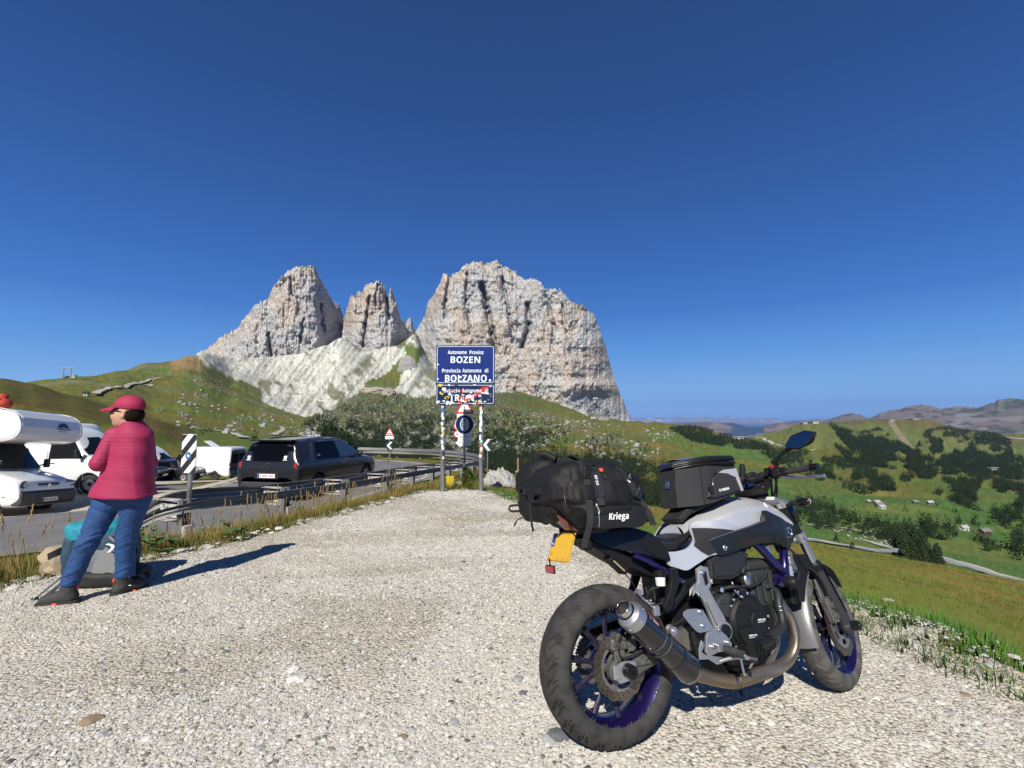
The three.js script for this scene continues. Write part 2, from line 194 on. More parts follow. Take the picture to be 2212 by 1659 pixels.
const lotY = (x, f) => -.03 * (f - 2.1) - .03 * Math.max(0, x - .43) - .02 * Math.max(0, -1 - x);
const roadY = (x, f) => f < 15 ? -.95 + .03 * Math.max(0, f - 9) : -.77 + .02 * Math.min(10, f - 15);
function parkY(x, f) { return -1.33 - .1 * Math.max(0, f - 17.8); }
const ROAD = [[-16, 3.2], [-11, 6.6], [-8.6, 8.25], [-7.2, 9.2], [-5.8, 10.2], [-4.7, 11.8], [-4.0, 13.5], [-3.4, 15.3], [-2.8, 17], [-2.5, 18.5], [-2.7, 20.3], [-3.6, 21.8], [-5.2, 23], [-8, 23.9], [-14, 24.8], [-24, 25.4], [-24, 20.8], [-14, 20.2], [-10.6, 19.4], [-9.4, 17.6], [-9.1, 16], [-9.3, 15], [-9.9, 13.6], [-10.7, 12.3], [-11.8, 11.1], [-16, 7.6], [-20, 5.2]];
function inside(P, x, y) { let c = false; for (let i = 0, j = P.length - 1; i < P.length; j = i++) if ((P[i][1] > y) !== (P[j][1] > y) && x < (P[j][0] - P[i][0]) * (y - P[i][1]) / (P[j][1] - P[i][1]) + P[i][0]) c = !c; return c; }
function distTo(P, x, y, closed = true) { let d = 1e9; for (let i = closed ? 0 : 1, j = closed ? P.length - 1 : 0; i < P.length; j = i++) { const ax = P[j][0], ay = P[j][1], bx = P[i][0] - ax, by = P[i][1] - ay, t = clamp(((x - ax) * bx + (y - ay) * by) / (bx * bx + by * by), 0, 1); d = Math.min(d, Math.hypot(x - ax - bx * t, y - ay - by * t)); } return d; }
function lotSide(x, f) { // > 0 inside the lot, metres to its right edge / far edge
  const far = f > 11.2 ? -(f - 12.3) : 9; return Math.min((edgeX(f) - x) * .86, far); }
function nearY(x, f) {
  const rx = railX(f), s = (x - rx) * (f < 7 ? .72 : .9);   // metres to the right of the guardrail
  const left = lerp(roadY(x, f), parkY(x, f), sst(-9.5, -12.5, x) * sst(11, 13.5, f - .1 * (x + 11)) );
  return lerp(left, lotY(x, f) - .12 * sst(.9, 0, s), sst(-.95, .25, s));
}
function H(x, z, detail = true) {
  const f = -z, r = Math.hypot(x, z), az = Math.atan2(x, f); let y;
  if (f < -1 || Math.abs(az) > 1.25) y = Math.max(-3, lotY(x, f)) - .25 * Math.max(0, -lotSide(x, f));
  else {
    const wl = sst(.6, -.1, lotSide(x, f));       // 1 beyond the lot's edge
    const onRoad = x < -1.2 || az < -.105;
    const wf = onRoad ? Math.max(sst(24.6 + 15.4 * sst(-9, -14, x), 29 + 21 * sst(-9, -14, x), f), az > -.16 ? sst(17.5, 20, r) * sst(-2.6, -1.5, x) : 0) : wl;
    const far = farY(az, Math.max(3, r));
    y = lerp(nearY(x, f), far, clamp(wf, 0, 1));
    if (wf > 0 && detail) y += wf * bump(x, z, r, az);
  }
  return y;
}
function bump(x, z, r, az) {
  const a = Math.min(r, 1400);
  let b = fbm(x * .9, z * .9, 0, 2) * .05 * sst(3, 8, r) + fbm(x * .12, z * .12, 0, 3) * .35 * sst(8, 40, r);
  b += fbm(x * .022 + 5, z * .022, 0, 4) * .008 * a * sst(50, 140, r) * (r > 1250 ? .22 : 1);
  return b;
}
// world point where a line of sight measured in the photograph meets the ground
function onGround(X, Y, r0 = 3, r1 = 6000) {
  const { az, tan } = sight(X, Y), sx = Math.sin(az), cz = Math.cos(az); let pr = r0, pd = null;
  for (let r = r0; r < r1; r *= 1.012) { const d = EYE + r * tan - H(r * sx, -r * cz); if (d < 0 && pd >= 0 && pd !== null) { const t = pd / (pd - d), q = lerp(pr, r, t); return V(q * sx, H(q * sx, -q * cz), -q * cz); } pr = r; pd = d; }
  return null;
}
const at = (X, Y, depth) => { const u = (X - 1106) / FOCAL, v = -(Y - 829.5) / FOCAL; const f = cp - v * sp; return V(u / f * depth, EYE + (v * cp + sp) / f * depth, -depth); };   // the point on that line of sight at that depth
// ---- colours of the land (base colours)
const mixc = (a, b, t) => [lerp(a[0], b[0], t), lerp(a[1], b[1], t), lerp(a[2], b[2], t)];
const GREEN = [.085, .118, .028], OLIVE = [.118, .108, .028], BROWN = [.15, .105, .035], LUSH = [.055, .125, .032], STONE = [.15, .147, .14], DRY = [.22, .175, .07], SCREE = [.50, .50, .505], FLOOR = [.035, .055, .02];
const inPix = (P, X, Y) => inside(P, X, Y);
const toPix = (p) => { const dx = p.x, dy = p.y - EYE, f = -p.z, zc = f * cp + dy * sp, yc = dy * cp - f * sp; return [1106 + FOCAL * dx / zc, 829.5 - FOCAL * yc / zc]; };
const SCREE_EDGE = [[425, 765], [450, 790], [500, 815], [560, 838], [560, 862], [600, 885], [660, 900], [720, 885], [790, 835], [830, 800], [870, 770], [895, 715], [930, 770], [860, 815], [840, 850], [930, 862], [960, 850], [1070, 848], [1130, 848], [1200, 870], [1270, 898], [1310, 908], [1372, 912], [1372, 880], [1330, 880], [1250, 870], [1100, 820], [960, 760], [800, 740], [720, 700], [500, 740]];
function landColor(p, r, ny) {
  const x = p.x, z = p.z, n1 = fbm(x * .03, z * .03, 0, 4), n2 = fbm(x * .35 + 9, z * .35, 0, 3), n3 = noise(x * 2.1, z * 2.1);
  const [X, Y] = toPix(p); let c;
  const az = Math.atan2(x, -z);
  if (r < 60 && az > -.13) { c = mixc(OLIVE, GREEN, sst(-.25, .3, n2 + .3 * n3)); c = mixc(c, BROWN, .55 * sst(-.1, .35, fbm(x * .14, z * .14 + 40, 0, 4))); c = mixc(c, [.2, .15, .055], .35 * sst(.15, .5, n3)); const e = lotSide(x, -z); if (r < 14) c = mixc(c, LUSH, .75 * sst(-1.1, -.1, e) * sst(-.3, .2, n2)); }
  else if (r < 200 && X < 420) { c = mixc([.085, .082, .022], [.10, .074, .026], sst(-.3, .3, n1 + .5 * n2)); c = mixc(c, [.06, .085, .02], .55 * sst(-.05, .3, fbm(x * .08 + 70, z * .08, 0, 4))); }
  else { c = mixc(OLIVE, GREEN, sst(-.3, .25, n1)); c = mixc(c, BROWN, .4 * sst(.0, .4, fbm(x * .011, z * .02 + 40, 0, 4))); }
  if (X > 1500 && r > 150 && r < 900) { c = mixc(c, LUSH, .8 * sst(-.06, .2, fbm(x * .006 + 3, z * .011, 0, 3) + .12 + .3 * sst(1175, 1130, Y) * sst(1060, 1110, Y))); c = mixc(c, [.16, .155, .045], .4 * sst(.1, .4, fbm(x * .012, z * .03 + 90, 0, 3))); }
  if (X > 1560 && r > 1050 && r < 1900) c = mixc(c, [.115, .135, .045], .8);
  if (r > 1900 && X > 1300) c = mixc(c, [.11, .10, .045], .6);
  if (X > 560 && X < 1400 && r > 130 && r < 1300) { const g = sst(.05, .3, fbm(x * .02, z * .02 + 11, 0, 3) - .15 + .45 * sst(1000, 870, Y) * sst(1230, 1050, X)); c = mixc(c, [.14, .137, .115], .5 * g); if (X < 1250 && Y > 850) c = mixc(c, FLOOR, .35 * sst(1240, 1100, X) * sst(660, 760, X)); }
  if (X < 560 && r > 500) { c = mixc(c, STONE, .5 * sst(.22, .4, fbm(x * .02 + 33, z * .05, 0, 4))); if (X > 370 && Y < 800 + 8 * n1 && Y > 757 && X < 432) c = mixc(c, [.25, .16, .09], .75); }
  if (r > 600 && X > 400 && X < 1390) { const e = 16 * fbm(X * .03, Y * .03, 0, 4); if (inPix(SCREE_EDGE, X + e, Y + e * .7)) { const streak = fbm((X + Y * .75) * .22, (X - Y) * .014, 0, 4) + .3 * noise(X * .7, Y * .7); c = mixc(SCREE, [.22, .218, .215], sst(-.05, .35, streak)); if (X > 560) c = mixc(c, [.085, .09, .04], .8 * sst(.16, .34, fbm(X * .018 + Y * .02, Y * .035 - X * .03, 0, 4) + .12 * sst(780, 860, Y) - .04)); } }
  // tracks of bare ground, meadow paths
  c = mixc(c, [c[0] * .62, c[1] * .66, c[2] * .7], sst(.1, .45, fbm(x * 2.3 / (1 + r * .004), z * 2.3 / (1 + r * .004) + 7, 0, 3)) * .55);
  const v = 1 + .22 * noise(x * 7 / (1 + r * .02), z * 7 / (1 + r * .02));
  return [c[0] * v, c[1] * v, c[2] * v];
}
const T_grass = tex(512, 512, (x, y) => { const a = tfbm(x / 512, y / 512, 24, 4, 2), b = hash(x, y, 4), s = tfbm(x / 512, y / 512, 64, 2, 12); const v = 120 + 90 * a + 45 * b * s; return [v, v, v * .93]; }, true);
const M_land = mat([1, 1, 1], .95, 0, { vertexColors: true, map: T_grass, bumpMap: T_grass, bumpScale: .05, specularIntensity: .25 }); M_land.color.setScalar(2.5);
// a sheet of land over bearings a0..a1 and distances r0..r1
function landSheet(azs, rs, keep, dy = 0, col = landColor, matr = M_land, uvs = .5) {
  const na = azs.length, nr = rs.length, pos = new Float32Array(na * nr * 3), colr = new Float32Array(na * nr * 3), uv = new Float32Array(na * nr * 2), idx = [];
  for (let i = 0; i < na; i++) for (let j = 0; j < nr; j++) { const o = i * nr + j, x = Math.sin(azs[i]) * rs[j], z = -Math.cos(azs[i]) * rs[j]; pos[o * 3] = x; pos[o * 3 + 1] = H(x, z) + dy; pos[o * 3 + 2] = z; uv[o * 2] = x * uvs; uv[o * 2 + 1] = z * uvs; }
  for (let i = 0; i < na - 1; i++) for (let j = 0; j < nr - 1; j++) { const a = i * nr + j, b = a + nr; idx.push(a, b, a + 1, b, b + 1, a + 1); }
  const g = new THREE.BufferGeometry(); g.setAttribute('position', new THREE.BufferAttribute(pos, 3)); g.setAttribute('uv', new THREE.BufferAttribute(uv, 2)); g.setIndex(idx); g.computeVertexNormals();
  const p = V(0, 0, 0), n = g.attributes.normal;
  for (let o = 0; o < na * nr; o++) { p.set(pos[o * 3], pos[o * 3 + 1], pos[o * 3 + 2]); const c = col(p, Math.hypot(p.x, p.z), n.getY(o)); colr.set(c, o * 3); }
  g.setAttribute('color', new THREE.BufferAttribute(colr, 3));
  return g;
}
const range = (a, b, n) => Array.from({ length: n }, (_, i) => lerp(a, b, i / (n - 1)));
const rlog = (a, b, n) => range(Math.log(a), Math.log(b), n).map(Math.exp);
{
  // grass and hills all round: finest where the photograph looks
  const azs = [...range(-Math.PI, -.95, 24), ...range(-.94, .94, 760), ...range(.95, Math.PI, 24)];
  const rs = [.05, .6, 1.2, 1.8, ...rlog(2.2, 60, 150), ...rlog(62, 2700, 250), ...rlog(2800, 7000, 12)];
  struct('hillside', landSheet(azs, rs, null, -.03), M_land);
}
// ---------------------------------------------------------------- rock massifs: relief in metres on the far side of the scree
function massif(crest, base, r0, nx, ny, o) {
  const X0 = crest[0][0], X1 = crest[crest.length - 1][0], m = r0 / FOCAL * 1.04, pos = [], colr = [], uv = [], idx = [], sd = o.seed;
  for (let i = 0; i <= nx; i++) for (let j = 0; j <= ny; j++) {
    const s = i / nx, t = j / ny, X = lerp(X0, X1, s), cr = polyAt(crest, X) + (2.6 * noise(X * .22 + sd, 3) + 2.2 * noise(X * .6 + sd, 7) - 2.5 * Math.pow(ridged(X * .09 + sd, 1.5, 0, 3), 2) + 1) * sst(0, .03, s) * sst(1, .97, s), bs = polyAt(base, X);
    const back = clamp((t - .94) / .06, 0, 1), tt = Math.min(1, t / .94), Y = lerp(bs, cr, tt), a = X * m * .5 / .5, h = (905 - Y) * m;
    const wv = 60 * fbm(a / 300 + sd, h / 300, 0, 2), A = a + wv + o.lean * h;
    const hs = (bs - cr) * m, tall = sst(20, 120, hs);
    const Q = A + 34 * fbm(a / 90, h / 110 + sd, 0, 3); let rel = 150 * Math.pow(ridged(A / 520 + sd, h / 1500 + sd, 0, 2), 1.5) + 58 * ridged(Q / 150 + sd, h / 420, 0, 3) + 46 * fbm(a / 75 + sd, h / 85, 0, 4) + 24 * ridged(Q / 46, h / 150 + sd, 0, 2) + 15 * fbm(A / 30, h / 40, 0, 3) + 5 * noise(h / 34 + .9 * fbm(A / 160, h / 160, 0, 2), A / 420) + 3 * noise(h / 11, A / 60 + sd) + 13 * fbm(A / 13, h / 22, 0, 3) + 12 * ridged(Q / 22 + sd, h / 60, 0, 2);
    let dark = 0;
    for (const [pts, w, d] of o.clefts || []) { for (let k = 1; k < pts.length; k++) { const [xa, ya] = pts[k - 1], [xb, yb] = pts[k]; if (Y < Math.min(ya, yb) - 6 || Y > Math.max(ya, yb) + 6) continue; const q = clamp((Y - ya) / (yb - ya || 1), 0, 1), xx = lerp(xa, xb, q) + 2.5 * noise(Y * .12, sd + k), e = X - xx; const v = Math.exp(-(e * e) / (w * w)); rel -= .75 * d * v * sst(-6, 2, Y - Math.min(ya, yb)) * sst(-6, 2, Math.max(ya, yb) - Y); } }
    const edge = o.left * Math.pow(sst(o.lw, 0, s), 1.4) + o.right * Math.pow(sst(1 - o.rw, 1, s), 1.4);
    let r = r0 + o.set * Math.pow(tt, o.pow || 1.25) + edge - rel * (.35 + .65 * tall) * o.amp + 260 * back * back * .6;
    for (const [xa, xb, y0, y1, d] of o.faces || []) r += d * sst(xa, xb, X) * sst(y0, y1, Y);
    const { az, tan } = sight(X, Y), y = EYE + tan * r0 * 1.02 * (r / (r0 * 1.02)) - 130 * back * .5;
    pos.push(Math.sin(az) * r, y, -Math.cos(az) * r); uv.push(a / 60, h / 60);
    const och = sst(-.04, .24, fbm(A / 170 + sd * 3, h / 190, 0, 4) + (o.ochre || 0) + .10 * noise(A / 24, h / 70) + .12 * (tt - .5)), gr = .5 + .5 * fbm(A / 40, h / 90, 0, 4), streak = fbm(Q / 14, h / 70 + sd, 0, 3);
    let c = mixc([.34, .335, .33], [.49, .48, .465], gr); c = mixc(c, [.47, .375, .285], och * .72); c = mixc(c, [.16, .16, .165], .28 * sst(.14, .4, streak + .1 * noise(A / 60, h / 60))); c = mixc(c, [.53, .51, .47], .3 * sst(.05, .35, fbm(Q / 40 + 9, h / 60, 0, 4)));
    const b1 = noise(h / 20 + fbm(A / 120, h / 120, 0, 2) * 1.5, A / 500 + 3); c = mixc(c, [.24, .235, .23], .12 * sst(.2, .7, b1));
    colr.push(...c);
  }
  for (let i = 0; i < nx; i++) for (let j = 0; j < ny; j++) { const a = i * (ny + 1) + j, b = a + ny + 1; idx.push(a, b, a + 1, b, b + 1, a + 1); }
  const g = new THREE.BufferGeometry(); g.setAttribute('position', new THREE.Float32BufferAttribute(pos, 3)); g.setAttribute('uv', new THREE.Float32BufferAttribute(uv, 2)); g.setIndex(idx); g.computeVertexNormals();
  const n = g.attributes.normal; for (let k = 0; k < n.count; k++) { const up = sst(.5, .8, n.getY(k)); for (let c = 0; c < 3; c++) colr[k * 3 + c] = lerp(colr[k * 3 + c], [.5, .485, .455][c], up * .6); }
  g.setAttribute('color', new THREE.Float32BufferAttribute(colr, 3));
  return g;
}
const T_rock = tex(512, 512, (x, y) => { const a = tfbm(x / 512, y / 512, 10, 6, 31), b = Math.abs(tfbm(x / 512, y / 512, 8, 4, 77) - .5) * 2; return 255 * clamp(.25 + .6 * a - .35 * sst(.12, 0, b), 0, 1); });
const M_rock = mat([1, 1, 1], .95, 0, { vertexColors: true, bumpMap: T_rock, bumpScale: 9, specularIntensity: .2 });
const MASSIFS = [
  ['rock_peak', [[426, 768], [440, 757], [459, 743], [480, 725], [518, 705], [523, 691], [550, 657], [577, 646], [590, 619], [608, 596], [631, 580], [651, 573], [672, 573], [682, 578], [690, 599], [703, 621], [717, 648], [730, 657], [741, 680], [744, 700]],
    [[426, 772], [460, 778], [500, 786], [540, 792], [600, 792], [660, 788], [717, 772], [744, 735]], 2150, 330, 250,
    { seed: 3, lean: .1, set: 240, amp: .95, left: 300, lw: .35, right: 420, rw: .27, ochre: .02, clefts: [[[[690, 655], [694, 700], [700, 716]], 5, 120], [[[581, 720], [586, 770]], 4, 90], [[[626, 600], [632, 640]], 3, 70], [[[655, 690], [650, 740]], 3, 60]] }],
  ['rock_peak', [[737, 705], [739, 698], [746, 676], [753, 657], [757, 637], [762, 634], [767, 640], [775, 628], [783, 630], [789, 617], [800, 612], [820, 607], [828, 612], [832, 621], [836, 642], [839, 640], [843, 621], [847, 628], [852, 641], [859, 662], [866, 690], [872, 696], [880, 690], [887, 684], [891, 698], [897, 716]],
    [[737, 735], [760, 765], [790, 780], [811, 785], [857, 770], [897, 735]], 2230, 240, 230,
    { seed: 11, lean: -.06, set: 200, amp: .9, left: 220, lw: .25, right: 330, rw: .4, ochre: .12, clefts: [[[[800, 640], [790, 700], [786, 750]], 4, 90], [[[835, 640], [842, 690]], 4, 120], [[[772, 632], [770, 680]], 2.5, 60], [[[814, 615], [812, 660]], 2.5, 60]] }],
  ['rock_massif', [[896, 722], [900, 712], [918, 680], [924, 653], [938, 635], [951, 608], [958, 592], [965, 589], [972, 598], [980, 590], [988, 590], [1001, 574], [1020, 566], [1037, 565], [1050, 568], [1064, 563], [1076, 566], [1087, 574], [1100, 578], [1114, 587], [1124, 600], [1132, 603], [1148, 600], [1164, 605], [1172, 614], [1182, 624], [1190, 622], [1204, 626], [1210, 624], [1218, 633], [1231, 651], [1246, 655], [1263, 662], [1286, 680], [1295, 712], [1308, 748], [1322, 802], [1335, 838], [1353, 883], [1366, 908]],
    [[896, 800], [910, 812], [938, 805], [1000, 838], [1070, 862], [1128, 866], [1200, 888], [1270, 912], [1366, 920]], 2130, 520, 400,
    { seed: 23, lean: .05, set: 330, amp: 1, left: 240, lw: .16, right: 520, rw: .34, ochre: .03, clefts: [[[[1040, 610], [1052, 665], [1062, 720], [1072, 765]], 5, 150], [[[1139, 655], [1143, 700], [1128, 752]], 5, 120], [[[972, 596], [962, 650], [960, 690]], 4, 90], [[[1085, 600], [1100, 680], [1108, 740]], 3, 70], [[[1010, 590], [1006, 650], [1016, 720]], 3, 70], [[[1180, 640], [1196, 700], [1192, 760]], 4, 70], [[[1215, 660], [1222, 720]], 3, 60], [[[900, 730], [906, 770], [902, 800]], 4, 80]],
      faces: [[1085, 1300, 815, 832, -70], [1085, 1300, 838, 860, 60]] }],
];
const LABELS_ROCK = ['isolated pale rock peak with a rounded head, leftmost of the massif', 'narrow middle rock peak of several jagged fingers between two larger ones', 'broad pale rock massif with sheer fluted walls, directly behind the province sign'];
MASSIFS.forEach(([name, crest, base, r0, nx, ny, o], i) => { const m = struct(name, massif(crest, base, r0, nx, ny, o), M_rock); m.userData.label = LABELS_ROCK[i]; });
// distant ridges
function ridge(name, crest, baseY, r0, depth, nx, ny, colf, amp, uvm = 80) {
  const X0 = crest[0][0], X1 = crest[crest.length - 1][0], pos = [], colr = [], uv = [], idx = [], m = r0 / FOCAL;
  for (let i = 0; i <= nx; i++) for (let j = 0; j <= ny; j++) {
    const X = lerp(X0, X1, i / nx), t = j / ny, tt = Math.min(1, t / .85), bk = clamp((t - .85) / .15, 0, 1), sm = [-60, -40, -20, 0, 20, 40, 60].reduce((q, d) => q + polyAt(crest, X + d) / 7, 0), Y = lerp(baseY, sm, tt) + (polyAt(crest, X) - sm + 1.1 * noise(X * .12, r0) + .8 * noise(X * .35, r0 + 1)) * Math.pow(tt, 7), { az, tan } = sight(X, Y), a = X * m, h = (905 - Y) * m;
    const r = r0 + depth * tt - amp * .22 * (ridged(a / (amp * 11), h / (amp * 9) + tt * .9 + a / (amp * 40), 0, 4) - .5) * (1 - .3 * tt) + depth * .8 * bk;
    pos.push(Math.sin(az) * r, EYE + tan * r - bk * 60 * m, -Math.cos(az) * r); uv.push(a / uvm, (h + tt * depth) / uvm); colr.push(...colf(a / amp, (h + tt * depth) / amp, tt, X, Y));
  }
  for (let i = 0; i < nx; i++) for (let j = 0; j < ny; j++) { const a = i * (ny + 1) + j, b = a + ny + 1; idx.push(a, b, a + 1, b, b + 1, a + 1); }
  const g = new THREE.BufferGeometry(); g.setAttribute('position', new THREE.Float32BufferAttribute(pos, 3)); g.setAttribute('uv', new THREE.Float32BufferAttribute(uv, 2)); g.setAttribute('color', new THREE.Float32BufferAttribute(colr, 3)); g.setIndex(idx); g.computeVertexNormals();
  struct(name, g, M_far);
}
const M_far = mat([1, 1, 1], .95, 0, { vertexColors: true, specularIntensity: .15 });
ridge('distant_mountains', [[1300, 904], [1368, 905], [1385, 902], [1395, 899], [1410, 904], [1430, 901], [1446, 906], [1459, 900], [1475, 904], [1490, 903], [1514, 898], [1530, 902], [1548, 906], [1568, 899], [1585, 902], [1600, 907], [1625, 902], [1640, 905], [1655, 903], [1671, 901], [1684, 908], [1692, 911], [1715, 909], [1740, 912], [1830, 912], [2000, 905], [2300, 905]], 925, 30000, 2500, 420, 24, (a, h, t) => mixc(mixc([.05, .07, .05], [.2, .19, .18], sst(.2, .7, t + .3 * fbm(a, h, 0, 3))), [.8, .8, .8], .6 * sst(.25, .5, fbm(a * 1.4 + 3, h * 2, 0, 3)) * sst(.5, .9, t)), 900);
ridge('forest_ridge', [[1400, 922], [1459, 918], [1500, 919], [1540, 914], [1581, 912], [1610, 921], [1630, 921], [1649, 922], [1665, 917], [1780, 915], [1860, 918], [2000, 915], [2300, 915]], 965, 15000, 2500, 360, 24, (a, h, t) => mixc([.022, .032, .022], [.2, .19, .1], .8 * sst(.3, .5, fbm(a * 1.1, h * 1.5, 0, 3) + .05)), 700);
ridge('bare_plateau', [[1420, 920], [1459, 914], [1490, 912], [1526, 908], [1555, 912], [1580, 920]], 935, 12500, 900, 120, 16, (a, h) => mixc([.2, .135, .085], [.1, .08, .04], sst(-.2, .3, fbm(a, h, 0, 3))), 300);
ridge('bare_plateau', [[1650, 920], [1680, 912], [1710, 909], [1760, 905], [1800, 904], [1900, 900]], 935, 12000, 900, 160, 16, (a, h) => mixc([.2, .135, .085], [.1, .08, .04], sst(-.2, .3, fbm(a, h, 0, 3))), 300);
ridge('mountain_ridge', [[1755, 917], [1781, 911], [1800, 903], [1820, 896], [1840, 892], [1856, 896], [1877, 904], [1890, 898], [1907, 890], [1925, 886], [1947, 883], [1965, 877], [1986, 874], [2008, 875], [2022, 880], [2035, 882], [2050, 880], [2062, 878], [2085, 877], [2097, 879], [2112, 881], [2124, 878], [2134, 873], [2148, 870], [2155, 864], [2170, 862], [2183, 860], [2200, 862], [2240, 864], [2350, 858], [2500, 870]], 955, 6400, 1900, 420, 60, (a, h, t, X, Y) => { let c = mixc([.15, .12, .105], [.115, .11, .08], sst(-.3, .3, fbm(a * .35, h * .3, 0, 4))); c = mixc(c, [.24, .225, .21], .5 * sst(.14, .4, fbm(a * .6 + 8, h * .9, 0, 5) + .1 * t)); c = mixc(c, [.03, .045, .03], .7 * sst(.05, .25, fbm(a * 1.2 + 20, h * 1.4, 0, 3) + .3 * sst(915, 935, Y) - .12)); return c; }, 240);
// ---------------------------------------------------------------- gravel lot, road, parking ground
const R = rngOf(7);
const T_gravel = tex(1024, 1024, (x, y) => { const u = x / 1024, v = y / 1024; let best = 9, id = 0; const n = 64, X = Math.floor(u * n), Y = Math.floor(v * n); for (let a = -1; a <= 1; a++) for (let b = -1; b <= 1; b++) { const cx = ((X + a) % n + n) % n, cy = ((Y + b) % n + n) % n, d = Math.hypot(X + a + hash(cx, cy, 1) - u * n, (Y + b + hash(cx, cy, 2) - v * n)); if (d < best) { best = d; id = hash(cx, cy, 3); } } const t = id < .09 ? 112 + 40 * id * 9 : 186 + 50 * id, s = sst(.72, .34, best), g = tfbm(u, v, 8, 3, 4); const k = lerp(178, t, s) + 20 * (g - .5); return [k, k * .975, k * .93]; }, true);
const T_gravelH = tex(1024, 1024, (x, y) => { const u = x / 1024, v = y / 1024; let best = 9; const n = 64, X = Math.floor(u * n), Y = Math.floor(v * n); for (let a = -1; a <= 1; a++) for (let b = -1; b <= 1; b++) { const cx = ((X + a) % n + n) % n, cy = ((Y + b) % n + n) % n, d = Math.hypot(X + a + hash(cx, cy, 1) - u * n, (Y + b + hash(cx, cy, 2) - v * n)); best = Math.min(best, d); } return 255 * clamp(.8 * sst(.8, .2, best) + .2 * tfbm(u, v, 32, 2, 6), 0, 1); });
const M_gravel = mat([.86, .835, .78], .95, 0, { vertexColors: true, map: T_gravel, bumpMap: T_gravelH, bumpScale: .006, specularIntensity: .2 });
function cut(g, keep) { const p = g.attributes.position, ix = g.index.array, out = []; for (let k = 0; k < ix.length; k += 3) { let ok = true; for (let q = 0; q < 3; q++) { const i = ix[k + q]; if (!keep(p.getX(i), p.getZ(i))) { ok = false; break; } } if (ok) out.push(ix[k], ix[k + 1], ix[k + 2]); } const used = new Map(), pos = [], nn = [], cc = [], uu = [], id = []; for (const i of out) { if (!used.has(i)) { used.set(i, used.size); pos.push(p.getX(i), p.getY(i), p.getZ(i)); for (let c = 0; c < 3; c++) { nn.push(g.attributes.normal.array[i * 3 + c]); cc.push(g.attributes.color.array[i * 3 + c]); } uu.push(g.attributes.uv.array[i * 2], g.attributes.uv.array[i * 2 + 1]); } id.push(used.get(i)); } const h = new THREE.BufferGeometry(); h.setAttribute('position', new THREE.Float32BufferAttribute(pos, 3)); h.setAttribute('normal', new THREE.Float32BufferAttribute(nn, 3)); h.setAttribute('color', new THREE.Float32BufferAttribute(cc, 3)); h.setAttribute('uv', new THREE.Float32BufferAttribute(uu, 2)); h.setIndex(id); return h; }
// left edge of the bare gravel (grass verge beyond), then the whole lot
const VERGE = [[-9.5, -8], [-8, 0], [-6.3, 2.2], [-4.85, 3.9], [-4.25, 4.9], [-3.75, 5.9], [-3.35, 7.0], [-2.95, 8.3], [-2.6, 9.4], [-2.35, 10.3], [-2.1, 11.2]];
const onGravel = (x, f) => { const w = .35 * fbm(x * 1.3, f * 1.3, 0, 4) + .12 * noise(x * 7, f * 7); return Math.min(lotSide(x, f) - .2, (x - polyX(VERGE, clamp(f, -8, 11.2))) * .85, 11.35 - f) + w; };
const gravelTone = (p) => { const f = -p.z; let c = mixc([1, 1, 1], [.8, .79, .76], sst(-.1, .4, fbm(p.x * .55 + 3, f * .55, 0, 4))); c = mixc(c, [.74, .70, .62], .55 * sst(.1, .45, fbm(p.x * .35 + 13, f * .8, 0, 4))); const e = onGravel(p.x, f); c = mixc(c, [.62, .58, .48], .55 * sst(.7, 0, e)); return c; };
const gravelY = (x, z) => H(x, z) + .004 + .012 * fbm(x * 2.2, z * 2.2, 0, 3) * sst(0, 1, onGravel(x, -z)) + .005 * noise(x * 9, z * 9);
let lot;
{
  const g = landSheet([...range(-2.9, -1.2, 16), ...range(-1.18, 1.18, 520), ...range(1.2, 2.9, 16)], [.02, .3, .6, .9, ...rlog(1.2, 13.5, 280)], null, 0, (p) => gravelTone(p), M_gravel, 1 / 1.15);
  const p = g.attributes.position; for (let i = 0; i < p.count; i++) p.setY(i, gravelY(p.getX(i), p.getZ(i))); g.computeVertexNormals();
  lot = struct('gravel_ground', cut(g, (x, z) => onGravel(x, -z) > 0), M_gravel);
}
// loose stones: too many to count, real geometry
const stoneVariants = [0, 1, 2, 3].map((s) => rockGeo(s + 1, 1, .55));
const M_stone = mat([1, 1, 1], .9, 0, { specularIntensity: .25 });
stoneVariants.forEach((geo, k) => {
  const list = []; let tries = 0;
  while (list.length < 62000 && tries++ < 400000) {
    const r = Math.exp(lerp(Math.log(1.15), Math.log(12), Math.pow(R(), .8))), a = lerp(-1.0, .98, R()), x = Math.sin(a) * r, f = Math.cos(a) * r, e = onGravel(x, f);
    if (e < -.25 || (e < .1 && R() < .6)) continue; if (R() < .8 * sst(.08, -.18, fbm(x * .9 + 30, f * 1.4, 0, 4))) continue;
    list.push([x, f, r]);
  }
  const im = new THREE.InstancedMesh(geo, M_stone, list.length), q = new THREE.Quaternion(), mt = new THREE.Matrix4(), e = new THREE.Euler();
  list.forEach(([x, f, r], i) => {
    const big = Math.pow(R(), 5), s = (.0013 + .00065 * r + .0085 * big * big * big) * (.7 + .7 * R()), tone = R();
    e.set((R() - .5) * .7, R() * 7, (R() - .5) * .7); q.setFromEuler(e);
    mt.compose(V(x, gravelY(x, -f) + s * .02, -f), q, V(s * (.8 + .5 * R()), s * (.7 + .5 * R()), s)); im.setMatrixAt(i, mt);
    const l = tone < .07 ? .10 + .12 * R() : tone < .17 ? .30 + .12 * R() : .43 + .13 * R(), w = R(); im.setColorAt(i, C(l, l * (.98 - .03 * w), l * (.93 - .09 * w)));
  });
  im.castShadow = im.receiveShadow = true; add(im, 'gravel_stones', null, null, null, 'stuff');
});
